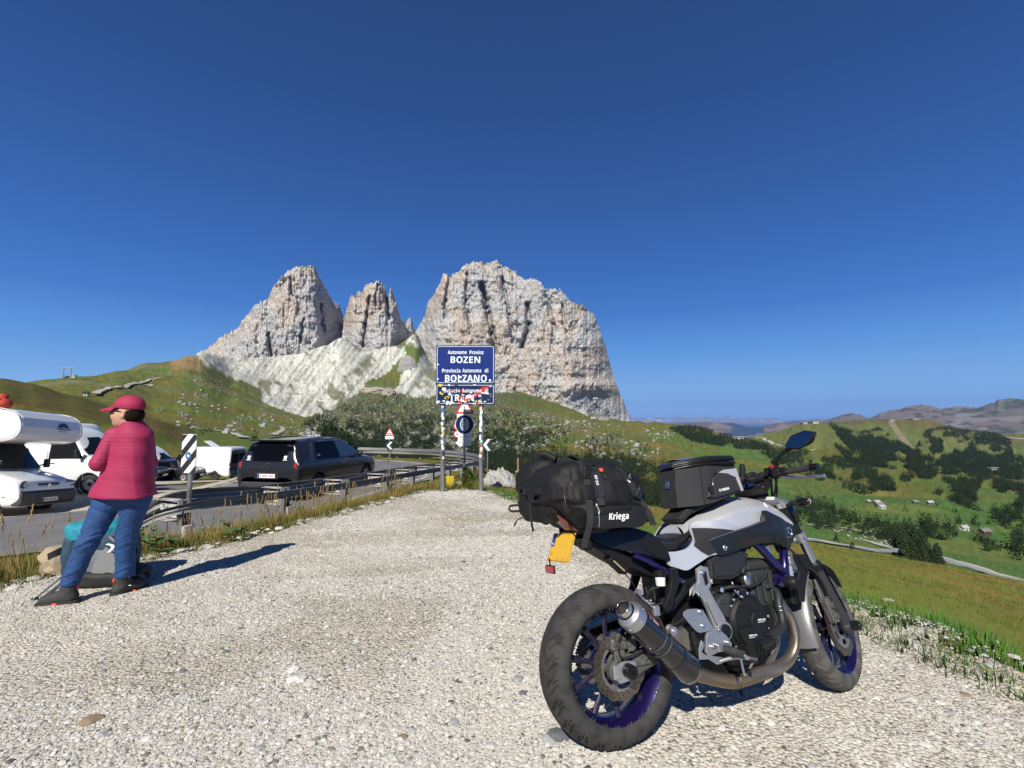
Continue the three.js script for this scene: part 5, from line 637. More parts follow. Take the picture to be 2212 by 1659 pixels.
// ribbon following points with a width direction
function ribbon(pts, w, wd, t = .0025, seg = 24) { const cur = new THREE.CatmullRomCurve3(pts.map((p) => V(...p)), false, 'centripetal'), W = V(...wd).normalize(); return crease(surf(seg, 4, (u, v) => { const p = cur.getPoint(u), tg = cur.getTangent(u), n = tg.clone().cross(W).normalize(); const q = [[-.5, -.5], [.5, -.5], [.5, .5], [-.5, .5], [-.5, -.5]][Math.round(v * 4)]; return p.addScaledVector(W, q[0] * w).addScaledVector(n, q[1] * t); }).toNonIndexed(), .5); }
function buckle(p, ang, s = 1) { const g = join([box(.030 * s, .046 * s, .011, 0, 0, 0, .003), box(.020 * s, .016 * s, .013, 0, .012 * s, 0, .003), box(.006 * s, .012 * s, .014, -.008 * s, -.008 * s, 0, .001), box(.006 * s, .012 * s, .014, .008 * s, -.008 * s, 0, .001), box(.034 * s, .007 * s, .012, 0, .026 * s, 0, .002), box(.034 * s, .007 * s, .012, 0, -.026 * s, 0, .002)]); g.rotateZ(ang); return g.translate(p[0], p[1], p[2]); }
{
  const t = onBike('tail_bag', 'black tail bag with buckled straps and white maker name, strapped on the rear seat', 'bag');
  const f = bagSurf(V(-.055, 1.022, .02), V(.245, .155, .20), .42, .62, .010, 4, (p) => { const k = sst(-.05, .20, p.x); p.y -= .035 * k * sst(1.0, 1.15, p.y); p.y += .075 * sst(-.13, -.27, p.x) * sst(1.02, .90, p.y); if (p.y < .965) { p.z += .014 * sst(.1, .2, p.z) * sst(.86, .95, p.y); p.x += .0; } p.z *= lerp(1, .93, sst(1.02, 1.17, p.y)); });
  part(t, 'bag_body', meshBag(f, 110, 130), B.nylon);
  const F = (x, y, off = 0) => { let best = .2, z = .2; for (let u = .04; u < .97; u += .015) for (let v = -.24; v < .25; v += .012) { const p = f(u, v); const d = Math.abs(p.x - x) + Math.abs(p.y - y); if (d < best) { best = d; z = p.z; } } return [x, y, z + off]; };
  part(t, 'front_pocket', panel([[-.15, .962], [-.05, .965], [.06, .962], [.13, .95], [.135, .90], [.10, .872], [0, .872], [-.13, .876], [-.155, .91]], (x, y) => .226 - .35 * Math.pow(Math.max(0, Math.abs(x) - .06), 1.6) - .25 * Math.max(0, .9 - y), .03, 1, .03), mat([.008, .0078, .008], .5, 0, { bumpMap: rep(T_weave, 60), bumpScale: .0004 }));
  part(t, 'zip', [tube([[-.135, .969, .219], [-.02, .972, .224], [.11, .966, .214]], .0045, 6, 20), tube([[-.13, .964, .223], [-.02, .967, .228], [.11, .961, .218]], .003, 6, 20)], B.zip);
  part(t, 'zip_puller', [ball(-.124, .967, .229, .006, .008, .005), tube([[-.124, .962, .231], [-.118, .945, .233], [-.120, .930, .233]], .0042, 6), tube([[-.120, .93, .232], [-.119, .90, .23], [-.121, .878, .224]], .0022, 5)], B.steel);
  part(t, 'maker_name', text('Kriega', .027, FB, .001, .22, .098).rotateX(-.05).translate(-.02, .915, .229), B.white);
  // upper facing panel and its marks
  part(t, 'facing_panel', panel([[-.118, 1.135], [-.082, 1.135], [-.078, 1.07], [-.080, 1.002], [-.128, .998], [-.126, 1.07]], (x, y) => F(x, y, .004)[2], .003, 1, .04, false), B.panel);
  part(t, 'size_mark', text('US-20', .0125, FB, .0008).rotateZ(Math.PI / 2).rotateX(-.22).translate(-.105, 1.072, F(-.105, 1.072, .0075)[2]), B.white);
  part(t, 'red_tag', [box(.018, .017, .002).rotateX(-.45).translate(-.064, 1.118, F(-.064, 1.118, .006)[2])], B.red);
  part(t, 'small_tag', [box(.012, .024, .0015).rotateX(-.35).translate(-.06, 1.088, F(-.06, 1.088, .005)[2])], B.web);
  const st = (pts, name = 'strap') => part(t, name, ribbon(pts, .030, [1, .05, .1]), B.web);
  st([[-.135, 1.165, -.06], [-.14, 1.178, .03], F(-.15, 1.145, .006), F(-.15, 1.10, .007), F(-.153, 1.05, .007), F(-.157, 1.0, .007), F(-.162, .95, .01), [-.17, .90, .24], [-.19, .84, .232], [-.203, .80, .228]]);
  st([F(-.10, 1.165, .004), F(-.098, 1.14, .007)]); st([F(-.105, .998, .006), F(-.103, .965, .008)]);
  st([[.02, 1.15, -.05], F(.03, 1.13, .005), F(.06, 1.07, .006), F(.09, 1.02, .006), F(.115, .98, .008), [.14, .93, .222], [.165, .875, .215]]);
  part(t, 'facing_panel', panel([[.022, 1.11], [.046, 1.115], [.085, 1.045], [.10, 1.0], [.075, 1.0], [.045, 1.06]], (x, y) => F(x, y, .004)[2], .003, 1, .04, false), B.panel);
  part(t, 'panel_mark', box(.016, .011, .001).rotateZ(-.9).rotateX(-.2).translate(.062, 1.068, F(.062, 1.068, .008)[2]), B.white);
  for (const [p, a] of [[F(-.148, 1.108, .012), -.1], [F(-.153, 1.022, .013), -.05], [F(.108, 1.015, .012), -.55]]) part(t, 'buckle', buckle(p, a), B.buckle);
  part(t, 'buckle', buckle(F(.07, 1.085, .012), -.4, .6), B.buckle);
  part(t, 'grab_loop', tube([[.172, .955, .12], [.205, .94, .14], [.203, .90, .15], [.172, .89, .14]], .006, 8), B.web);
  part(t, 'top_handle', ribbon([[-.19, 1.165, .06], [-.14, 1.198, .05], [-.09, 1.18, .05]], .03, [0, .1, 1], .004), B.web);
  for (const pts of [[[-.245, 1.10, .12], [-.262, 1.02, .2], [-.25, .93, .215], [-.2, .88, .215]], [[-.21, 1.12, .18], [-.225, 1.06, .207], [-.22, 1.0, .214]]]) part(t, 'seam', tube(pts, .0035, 6), B.zip);
}
{
  const t = onBike('roll_bag', 'crumpled black roll top bag behind the tail bag, belts and buckles across it', 'bag');
  const f = bagSurf(V(-.085, 1.055, -.215), V(.185, .15, .14), .45, .7, .015, 15, (p) => { p.y += .035 * sst(-.12, -.2, p.x) * sst(1.1, 1.2, p.y); });
  part(t, 'bag_body', meshBag(f, 90, 100), B.nylon);
  part(t, 'rolled_top', [tube([[-.215, 1.165, -.23, .035], [-.20, 1.215, -.2, .032], [-.165, 1.232, -.16, .034], [-.12, 1.20, -.12, .03]], .03, 12, 24, .7), box(.035, .09, .02, -.2, 1.19, -.16, .006)], B.nylon);
  part(t, 'side_pouch', meshBag(bagSurf(V(-.20, 1.02, -.02), V(.085, .115, .13), .5, .7, .012, 22), 50, 60), B.nylon);
  part(t, 'strap', ribbon([[-.255, 1.07, -.26], [-.285, 1.055, -.12], [-.285, 1.045, 0], [-.275, 1.03, .12], [-.245, 1.03, .20]], .036, [.1, 1, 0], .004), B.web);
  part(t, 'strap', ribbon([[-.26, 1.12, -.1], [-.285, 1.05, -.085], [-.29, .97, -.085], [-.285, .90, -.085], [-.28, .87, -.085]], .016, [.1, .1, 1], .003), B.web);
  part(t, 'strap', ribbon([[-.24, 1.0, .17], [-.255, .98, .19], [-.25, .945, .2]], .026, [.1, .1, 1], .003), B.web);
  for (const [p, s] of [[[-.283, 1.043, .05], 1], [[-.29, 1.06, -.085], .7], [[-.27, 1.03, .14], 1]]) part(t, 'buckle', buckle([0, 0, 0], Math.PI / 2, s).rotateY(-1.2).translate(p[0] - .006, p[1], p[2]), B.buckle);
  part(t, 'grab_loop', tube([[-.255, 1.0, -.3], [-.30, .995, -.31], [-.30, .975, -.31], [-.255, .97, -.3]], .006, 8), B.web);
  part(t, 'loose_end', [ribbon([[-.26, .94, -.24], [-.285, .925, -.26], [-.295, .90, -.27]], .022, [0, .3, 1], .004), ribbon([[-.23, .955, -.05], [-.24, .925, -.06], [-.245, .915, -.02]], .012, [0, .3, 1], .003)], B.web);
}
{
  const t = onBike('tank_bag', 'boxy black tank bag with silver corner panel and clear glossy lid, on the fuel tank', 'bag');
  const tz = (x) => lerp(.36, 1, Math.sqrt(sst(.44, .63, x))), taper = (g) => { const p = g.attributes.position; for (let i = 0; i < p.count; i++) p.setZ(i, p.getZ(i) * tz(p.getX(i))); g.computeVertexNormals(); return crease(g, .7); }, fine = (pts) => { const o = []; pts.forEach((p, i) => { const q = pts[(i + 1) % pts.length], n = Math.max(1, Math.ceil(Math.hypot(q[0] - p[0], q[1] - p[1]) / .02)); for (let k = 0; k < n; k++) o.push([lerp(p[0], q[0], k / n), lerp(p[1], q[1], k / n)]); }); return o; };
  const side = [[.450, .948], [.452, 1.05], [.460, 1.14], [.50, 1.153], [.60, 1.165], [.70, 1.165], [.79, 1.155], [.80, 1.09], [.806, 1.02], [.72, .992], [.62, .966], [.545, .953]];
  part(t, 'bag_body', taper(slab(fine(side), .262)), B.felt);
  part(t, 'lid', taper(slab(fine([[.446, 1.146], [.455, 1.168], [.50, 1.184], [.62, 1.196], [.78, 1.199], [.792, 1.175], [.79, 1.158], [.60, 1.166], [.50, 1.155]]), .272)), mat([.014, .014, .016], .35));
  part(t, 'clear_window', surf(16, 12, (u, v) => V(lerp(.50, .765, u), lerp(1.183, 1.2005, Math.pow(u, .6)) + .008 * Math.sin(v * Math.PI), lerp(-.11, .11, v) * lerp(.6, 1, sst(0, .3, u)))), mat([.04, .06, .09], .06, 0, { clearcoat: 1 }));
  part(t, 'zip', [tube([[.46, 1.138, .058], [.52, 1.148, .105], [.62, 1.158, .137], [.79, 1.162, .136], [.80, 1.165, .05]], .0065, 8, 30), tube([[.46, 1.158, .06], [.52, 1.166, .107], [.62, 1.176, .141], [.785, 1.18, .138], [.797, 1.18, .05]], .0065, 8, 30), tube([[.46, 1.149, .06], [.52, 1.158, .107], [.62, 1.167, .141], [.785, 1.171, .137]], .003, 6, 30)], B.zip);
  part(t, 'zip_light', [tube([[.72, 1.166, .1455], [.78, 1.169, .1445]], .0018, 5), tube([[.75, 1.182, .147], [.778, 1.183, .1455]], .0015, 5)], B.steel);
  part(t, 'side_pocket', plate([[.575, .992], [.604, 1.045], [.632, 1.095], [.655, 1.108], [.72, 1.112], [.775, 1.08], [.795, 1.022], [.70, 1.0], [.62, .985]], .016, .1335, .006), mat([.020, .020, .023], .7));
  part(t, 'corner_panel', plate([[.660, 1.108], [.70, 1.124], [.787, 1.132], [.80, 1.07], [.812, 1.018], [.797, 1.016], [.776, 1.083], [.72, 1.104]], .012, .139, .004), B.silver);
  part(t, 'pocket_piping', tube([[.573, .99, .137], [.602, 1.045, .143], [.63, 1.097, .143], [.656, 1.112, .142]], .003, 6), B.zip);
  part(t, 'zip_puller', [box(.022, .035, .014, .595, 1.028, .145, .004), ball(.605, 1.052, .148, .005, .011, .004)], B.buckle);
  part(t, 'zip_puller', ball(.605, 1.05, .152, .003, .009, .003), B.steel);
  part(t, 'maker_name', text('YAMAHA', .0125, FB, .001, 0, .052).rotateZ(.16).translate(.690, 1.028, .1425), B.white);
  part(t, 'maker_emblem', [torus(.0062, .0009, 20, 5).translate(.654, 1.0225, .143), box(.001, .011, .001, .654, 1.0225, .1425), rot(box(.001, .011, .001), 0, 0, 1.05).translate(.654, 1.0225, .1425), rot(box(.001, .011, .001), 0, 0, -1.05).translate(.654, 1.0225, .1425)], B.white);
  part(t, 'round_patch', cyl(V(.60, .985, .122), V(.60, .985, .132), .008, .008, 16), B.web);
  part(t, 'seam', tube([[.56, .957, .124], [.562, 1.05, .124], [.565, 1.152, .126]], .0016, 5), B.zip);
  part(t, 'side_flap', plate([[.440, 1.062], [.455, 1.082], [.457, 1.05], [.444, 1.045]], .03, .0, .006), mat([.04, .06, .12], .3));
  part(t, 'base_skirt', plate([[.43, .895], [.50, .945], [.70, .985], [.80, 1.015], [.80, .995], [.70, .965], [.52, .915], [.46, .875]], .14, 0, .01), B.web);
}
{
  const t = onBike('gloves', 'pair of black gloves tucked behind the handlebar, one thumb sticking up', 'gloves');
  const finger = (pts, r) => tube(pts.map((p, i) => [...p, r * (i === pts.length - 1 ? .55 : 1)]), r, 10, 12);
  part(t, 'glove', [ball(.935, 1.085, .01, .05, .03, .055), finger([[.925, 1.09, .045], [.928, 1.125, .05], [.93, 1.155, .052], [.93, 1.166, .052]], .0155), finger([[.96, 1.09, .0], [1.0, 1.105, .01], [1.035, 1.1, .02]], .014), finger([[.965, 1.09, .03], [1.01, 1.112, .04], [1.045, 1.1, .045]], .014), finger([[.95, 1.085, -.02], [.985, 1.1, -.03], [1.02, 1.09, -.035]], .013), finger([[.93, 1.085, -.04], [.955, 1.1, -.06], [.985, 1.09, -.07]], .012), ball(.885, 1.07, 0, .045, .022, .045)], B.nylon);
  part(t, 'glove', [ball(.99, 1.085, .075, .045, .024, .035), finger([[1.01, 1.09, .07], [1.04, 1.108, .075], [1.06, 1.1, .08]], .013), finger([[1.0, 1.09, .095], [1.03, 1.105, .1], [1.05, 1.095, .105]], .012), ball(.95, 1.08, .08, .04, .02, .035)], B.nylon);
}
// ---------------------------------------------------------------- guard rails, signs, marker
const G = { zinc: mat([.42, .43, .44], .5, .6, { map: T_dirt, bumpMap: rep(T_blotch, 3), bumpScale: .0006 }), zincDull: mat([.27, .28, .285], .62, .45, { map: T_dirt }), old: mat([1, 1, 1], .85, 0, { map: tex(256, 256, (x, y) => { const n = tfbm(x / 256, y / 256, 6, 5, 41), s = tfbm(x / 1024, y / 256, 48, 2, 45); const v = lerp(190, 70, sst(.48, .66, n) * .8 + .25 * sst(.5, .75, s)); return [v, v * .985, v * .95]; }, true) }), post: mat([.42, .43, .44], .45, .7, { map: T_dirt }), signBack: mat([.4, .4, .41], .5, .6), white: mat([.74, .74, .73], .5), black: mat([.018, .018, .02], .55), red: mat([.5, .02, .02], .45), blue: mat([.007, .024, .165], .42, 0, { specularIntensity: .5 }), navy: mat([.006, .015, .07], .45, 0, { specularIntensity: .5 }), yellow: mat([.62, .47, .02], .6), wood: mat([.34, .2, .1], .85, 0, { bumpMap: rep(T_blotch, 1, 8), bumpScale: .003 }), lightBlue: mat([.35, .58, .72], .5), concrete: mat([.38, .375, .36], .9, 0, { map: T_dirt }) };
const curveOf = (P) => new THREE.CatmullRomCurve3(P.map((p) => V(...p)), false, 'centripetal');
// sweep an open profile [out, up] along a curve, out = to the right of the way
function sweep(cur, prof, n, thick = .004) { const at2 = (u) => { const p = cur.getPointAt(u), t = cur.getTangentAt(u); return [p, V(-t.z, 0, t.x).normalize()]; }; const m = prof.length - 1, f = (flip, o) => surf(n, m * 3, (u, v) => { const [p, r] = at2(u), k = v * m, i = Math.min(m - 1, Math.floor(k)), q = [lerp(prof[i][0], prof[i + 1][0], k - i), lerp(prof[i][1], prof[i + 1][1], k - i)]; return p.clone().addScaledVector(r, q[0] + o).add(V(0, q[1], 0)); }, flip); return join([f(false, 0), f(true, thick)]); }
const WBEAM = [[.01, 0], [.0, .012], [.035, .05], [.075, .065], [.08, .10], [.04, .125], [.005, .15], [.005, .16], [.04, .185], [.08, .21], [.075, .245], [.035, .26], [0, .298], [.01, .31]];
{ // near rail: posts on this side, spacer blocks towards the road, a narrow channel rail in front
  const t = thing('guardrail', 'grey steel guardrail with weathered spacer blocks, between gravel lot and road', 'guardrail', V(0, 0, 0));
  const top = (f) => .185 - .035 * (f - 6.86);
  const line = RAIL.slice(3), pts = line.map(([x, f]) => [x, top(f) - .06, -f]);
  const end = [[-6.1, -.88, -6.55], [-5.5, -.42, -6.62], [-5.0, -.02, -6.72]];
  const wide = [...pts, [-1.22, top(18.9) - .06, -18.9], [-1.25, -.30, -20.1]];
  const rail = curveOf([...end, ...wide]);
  const chan = [[.035, -.062], [0, -.06], [-.006, -.02], [.012, 0], [-.006, .02], [0, .06], [.035, .062]];
  part(t, 'rail', sweep(rail, chan.map(([a, b]) => [a + .06, b]), 140), G.zincDull);
  const back = curveOf([[-6.4, -.98, -7.0], [-5.8, -.45, -7.12], ...pts.map(([x, y, z]) => [x - .46, y - .05, z - .16]), [-1.70, -.36, -19.0], [-1.75, -.40, -20.1]]);
  part(t, 'rail', sweep(back, WBEAM.map(([a, b]) => [-a, b - .13]), 120), G.zinc);
  const stub = [0, 1, 2].map((s) => crease(box(.105, .38, .11, 0, 0, 0, .008)));
  line.forEach(([x, f], i) => {
    const gy = H(x, -f, false), ty = top(f) + .05, nx = line[Math.min(i + 1, line.length - 1)], px = line[Math.max(0, i - 1)], ang = Math.atan2(nx[0] - px[0], nx[1] - px[1]);
    const put = (g) => g.rotateY(-ang).translate(x, 0, -f);
    part(t, 'post', put(join([box(.012, ty - gy + .2, .10, -.045, (ty + gy - .2) / 2, 0), box(.10, ty - gy + .2, .012, 0, (ty + gy - .2) / 2, -.05), box(.10, ty - gy + .2, .012, 0, (ty + gy - .2) / 2, .05)])), G.zincDull);
    if (i < 4) part(t, 'wood_post', put(stub[0].clone().translate(.075, gy + .10, 0)), G.old);
    // spacer: a hollow block with top and bottom flanges
    const sy = top(f) - .12; part(t, 'spacer_block', put(join([box(.46, .19, .012, -.26, sy, .0), box(.50, .012, .13, -.26, sy + .155, 0), box(.50, .012, .13, -.26, sy - .125, 0), box(.012, .30, .12, -.03, sy + .01, 0)])), G.old);
    for (const dz of [-.12, .12]) { const b = part(t, 'bolt', put(cyl(V(.05, top(f) - .06, dz), V(.082, top(f) - .06, dz), .013, .013, 8)), G.signBack); b.userData.kind = 'stuff'; }
  });
}
{ // far rail on the outside of the bend
  const t = thing('guardrail', 'shiny grey steel guardrail curving round the outside of the road bend', 'guardrail', V(0, 0, 0));
  const P = [[-1.25, -.34, -19.6], [-1.35, -.33, -20.6], [-1.85, -.32, -21.9], [-2.8, -.30, -23.0], [-4.2, -.28, -23.9], [-6.0, -.28, -24.7], [-8.0, -.28, -25.3]];
  const cur = curveOf(P); part(t, 'rail', sweep(cur, WBEAM.map(([a, b]) => [-a * 1.3, b * 1.15 - .18]), 120), mat([.55, .56, .57], .38, .7, { map: T_dirt }));
  for (let i = 0; i < 7; i++) { const p = cur.getPointAt((i + .4) / 7), tg = cur.getTangentAt((i + .4) / 7), o = V(-tg.z, 0, tg.x); p.addScaledVector(o, .12); part(t, 'post', box(.06, 1.3, .09, p.x, p.y - .55, p.z), G.zincDull); }
}
// ---- the province sign
const pole = (x, f, y1, r, sink = .15) => cyl(V(x, H(x, -f, false) - sink, -f), V(x, y1, -f), r, r, 20);
const RS = rngOf(91);
const stickerInk = [[.8, .8, .78], [.75, .76, .76], [.03, .03, .035], [.04, .16, .5], [.55, .03, .04], [.65, .5, .03], [.06, .3, .2], [.5, .62, .75], [.7, .7, .7], [.1, .1, .12]].map((c) => mat(c, .5));
{
  const D = 11, a = at(942.5, 746, D), b = at(1068.5, 874, D), cx = (a.x + b.x) / 2, w = b.x - a.x, h = a.y - b.y, y0 = b.y;
  const t = thing('province_sign', 'large blue Bozen Bolzano province sign covered in stickers, on two round steel posts', 'sign', V(cx, y0, -D), 0);
  const fr = .012;
  part(t, 'back_panel', [box(w, h, .02, 0, h / 2, -.012, .006), box(w * .96, .05, .03, 0, h * .2, -.035), box(w * .96, .05, .03, 0, h * .75, -.035)], G.signBack);
  // upper board and lower board, white rims, navy edge
  const yS = h * .345, board = (y1, y2, name) => { const m = (y1 + y2) / 2, hh = y2 - y1; part(t, name, box(w - .004, hh, .006, 0, m, .003, .002), G.navy); part(t, name + '_face', [new THREE.ShapeGeometry(rr(w - .05, hh - .05, .035)).translate(0, m, .0075)], name === 'upper_board' ? G.blue : G.navy); const s = rr(w - .045, hh - .045, .04), inr = rr(w - .068, hh - .068, .03); s.holes.push(new THREE.Path(inr.getPoints(6).reverse())); part(t, name + '_rim', new THREE.ExtrudeGeometry(s, { depth: .0015, bevelEnabled: false }).translate(0, m, .0085), mat([.55, .68, .76], .5)); };
  function rr(W, Hh, r) { const s = new THREE.Shape(); s.moveTo(-W / 2 + r, -Hh / 2); s.lineTo(W / 2 - r, -Hh / 2); s.absarc(W / 2 - r, -Hh / 2 + r, r, -Math.PI / 2, 0); s.lineTo(W / 2, Hh / 2 - r); s.absarc(W / 2 - r, Hh / 2 - r, r, 0, Math.PI / 2); s.lineTo(-W / 2 + r, Hh / 2); s.absarc(-W / 2 + r, Hh / 2 - r, r, Math.PI / 2, Math.PI); s.lineTo(-W / 2, -Hh / 2 + r); s.absarc(-W / 2 + r, -Hh / 2 + r, r, Math.PI, Math.PI * 1.5); return s; }
  board(yS + .004, h, 'upper_board'); board(0, yS, 'lower_board');
  const T = (s, x, y, size, width) => part(t, 'lettering', text(s, size, FB, .0015, 0, width).translate((x - .5) * w, h * (1 - y), .0085), mat([.72, .76, .78], .5));
  T('Autonome', .36, .118, .088, .375 * w * .92 / 1.0 * .93); T('Provinz', .69, .118, .088, .265 * w * .9);
  T('BOZEN', .5, .245, .15, .505 * w); T('Provincia', .26, .428, .088, .335 * w * .93); T('Autonoma', .61, .428, .088, .325 * w * .98); T('di', .86, .428, .088, .06 * w); T('BOLZANO', .51, .56, .16, .71 * w);
  T('ovincia', .27, .765, .086, .27 * w); T('Autonoma', .61, .765, .086, .33 * w); T('di', .86, .765, .086, .058 * w); T('TRE', .36, .885, .15, .25 * w); T('N', .60, .885, .15, .09 * w);
  part(t, 'red_panel', [plate([[-.16 * w, .07 * h], [-.05 * w, .09 * h], [.14 * w, .17 * h], [.30 * w, .30 * h], [.42 * w, .305 * h], [.30 * w, .20 * h], [.10 * w, .08 * h], [0, .05 * h]], .001, .0082, 0)], G.red);
  // stickers: each one a thin print of its own
  const shapes = [new THREE.CircleGeometry(.5, 18), new THREE.PlaneGeometry(1, .7), new THREE.CircleGeometry(.5, 18).scale(1.3, .7, 1), new THREE.PlaneGeometry(1, .35), new THREE.PlaneGeometry(.8, .8)].map((g) => g);
  let layer = 0; const stick = (x, y, s, shp, ink, rz = 0) => { const m = part(t, 'sticker', shapes[shp].clone().scale(s, s, 1), ink); m.position.set((x - .5) * w, h * (1 - y), .0104 + .00025 * (layer++ % 12)); m.rotation.z = rz; return m; };
  const I = stickerInk;
  stick(.075, .675, .09, 2, I[5]); stick(.225, .672, .055, 0, I[7]); stick(.35, .67, .08, 3, I[2]); stick(.66, .67, .06, 3, I[0]); stick(.035, .325, .04, 1, I[0]); stick(.035, .57, .045, 0, I[7]); stick(.92, .595, .055, 0, I[0]); stick(.305, .56, .04, 0, I[3]); stick(.42, .54, .055, 4, I[0]); stick(.66, .61, .08, 3, I[7]);
  stick(.095, .81, .08, 2, I[5], -.6); stick(.105, .80, .03, 0, I[2]); stick(.19, .885, .09, 2, I[5], .3); stick(.19, .89, .06, 2, I[2], .3); stick(.14, .74, .09, 1, I[0]); stick(.93, .69, .06, 0, I[6]); stick(.93, .69, .035, 0, I[7]); stick(.56, .875, .14, 1, I[8]); stick(.56, .905, .10, 3, I[4]); stick(.28, .765, .07, 3, I[4], -.1); stick(.44, .765, .05, 1, I[4]);
  for (let i = 0; i < 58; i++) { const row = RS(); stick(lerp(.03, .97, RS()), row < .45 ? lerp(.945, .985, RS()) : lerp(.80, .95, RS()), lerp(.03, .075, RS()), Math.floor(RS() * 5), I[Math.floor(RS() * I.length)], (RS() - .5) * .6); }
  for (const [X0, Xb] of [[957, 954.5], [1041.5, 1036.5]]) {
    const f = D + .03, px = at((X0 + Xb) / 2, 1000, f).x - cx, gy = at(Xb, 1062, f).y - y0, r = .050;
    const p = part(t, 'post', cyl(V(px, gy - .3, -.075), V(px, .3, -.075), r, r, 24), G.post);
    for (let i = 0; i < 26; i++) { const yy = lerp(gy * .62, -.02, Math.pow((i + RS() * .6) / 26, .8)), s = .035 + .05 * RS(), hh = s * (.5 + RS()), a0 = -.6 + RS() * 1.0, aw = Math.min(1.2, s / r); const m = part(p, 'sticker', surf(6, 1, (u, v) => { const q = a0 - aw / 2 + aw * u; return V(px + Math.sin(q) * (r + .001 + .0002 * (i % 4)), yy + (v - .5) * hh, -.075 + Math.cos(q) * (r + .001 + .0002 * (i % 4))); }, false), I[i % 3 === 0 ? 0 : Math.floor(RS() * I.length)]); }
  }
}
const disc2 = (r, t = .004, n = 36) => cyl(V(0, 0, -t / 2), V(0, 0, t / 2), r, r, n);
const triShape = (s, r) => { const k = new THREE.Shape(), h = s * .866, v = [[-s / 2, -h / 3], [s / 2, -h / 3], [0, h * 2 / 3]]; v.forEach(([x, y], i) => { const [ax, ay] = v[(i + 2) % 3], [bx, by] = v[(i + 1) % 3], l = s, p = [x + (ax - x) / l * r, y + (ay - y) / l * r], q = [x + (bx - x) / l * r, y + (by - y) / l * r]; i ? k.lineTo(...p) : k.moveTo(...p); k.quadraticCurveTo(x, y, ...q); }); k.closePath(); return k; };
const ext = (s, d, z) => new THREE.ExtrudeGeometry(s, { depth: d, bevelEnabled: false, curveSegments: 6 }).translate(0, 0, z);
function warning(t, s, y, z, symbol) { part(t, 'sign_plate', ext(triShape(s, s * .1), .004, z).translate(0, y, 0), G.red); part(t, 'sign_field', ext(triShape(s * .70, s * .05), .0015, z + .0045).translate(0, y - .0, 0), G.white); part(t, 'symbol', symbol.map((g) => g.translate(0, y, z + .0065)), G.black); }
{ // winter tyre sign on its own post
  const D = 12.6, c = at(1003.5, 917, D), k = D / FOCAL, Y = (y) => at(1003.5, y, D).y - c.y, base = at(1003, 1042, D).y;
  const t = thing('tyre_sign_post', 'grey post with round blue winter tyre sign over a white text panel', 'sign', V(c.x, c.y, -D));
  part(t, 'post', cyl(V(0, base - c.y - .4, -.035), V(0, Y(872), -.035), .03, .03, 16), G.post);
  warning(t, .52, Y(884) + .03, .0, [disc2(.018).translate(0, -.07, 0), box(.02, .1, .003, 0, .0, 0)]);
  part(t, 'sub_panel', box(.40, .205, .005, 0, Y(902.5), .006, .004), G.white);
  part(t, 'symbol', [0, 1, 2].map((q) => rot(box(.085, .008, .003), 0, 0, q * 1.047).translate(-.11, Y(902.5), .0105)), G.black); part(t, 'symbol', [box(.07, .018, .003, .09, Y(902.5) - .02, .0105), box(.03, .045, .003, .05, Y(902.5) - .005, .0105), disc2(.012).translate(.05, Y(902.5) - .035, .0105), disc2(.012).translate(.115, Y(902.5) - .035, .0105), box(.008, .05, .003, -.0, Y(902.5) - .01, .0105)], G.black);
  part(t, 'sign_plate', disc2(.245, .005).translate(0, 0, .006), G.white); part(t, 'sign_field', disc2(.232, .003).translate(0, 0, .0095), G.navy);
  const el = (a, b, x = 0) => new THREE.Shape(new THREE.EllipseCurve(x, 0, a, b, 0, Math.PI * 2).getPoints(28)); const ring = el(.115, .17); ring.holes.push(new THREE.Path(new THREE.EllipseCurve(0, 0, .095, .15, 0, Math.PI * 2, true).getPoints(28)));
  part(t, 'symbol', [ext(ring, .002, .0115), ...[-.11, -.07, -.03, .01, .05, .09].map((yy) => box(.12 * Math.sqrt(1 - (yy / .15) ** 2), .014, .002, -.02, yy, .0125)), ext(el(.012, .13, .055), .002, .0115)], mat([.62, .72, .80], .5));
  part(t, 'text_panel', box(.345, .37, .005, 0, Y(947), .006, .012), G.white);
  [['cun nëif', .0], ['o dlacia', 1], ['wegen Schnee', 2.15], ['oder Eis', 3.1], ['in caso di neve', 4.3], ['o ghiaccio', 5.3]].forEach(([s, i]) => part(t, 'lettering', text(s, .03, FR, .001, 0, Math.min(.30, .022 * s.length)).translate(0, Y(947) + .145 - i * .055, .0095), G.black));
  part(t, 'rule', [box(.32, .004, .001, 0, Y(947) + .055, .0095), box(.32, .004, .001, 0, Y(947) - .065, .0095)], G.black);
}
{ // round prohibition signs half hidden behind it
  const D = 19, c = at(988, 929, D), t = thing('prohibition_signs', 'two small red ringed round signs on one post, half hidden behind the blue tyre sign', 'sign', V(c.x, c.y, -D));
  for (const dy of [.155, -.155]) { part(t, 'sign_plate', disc2(.15, .004).translate(0, dy, 0), G.red); part(t, 'sign_field', disc2(.112, .003).translate(0, dy, .0035), G.white); part(t, 'symbol', [box(.07, .035, .002, .01, dy, .006), disc2(.018).translate(-.03, dy - .02, .006)], G.black); }
  part(t, 'post', cyl(V(.04, -1.9, -.03), V(.04, .3, -.03), .025, .025, 12), G.post);
}
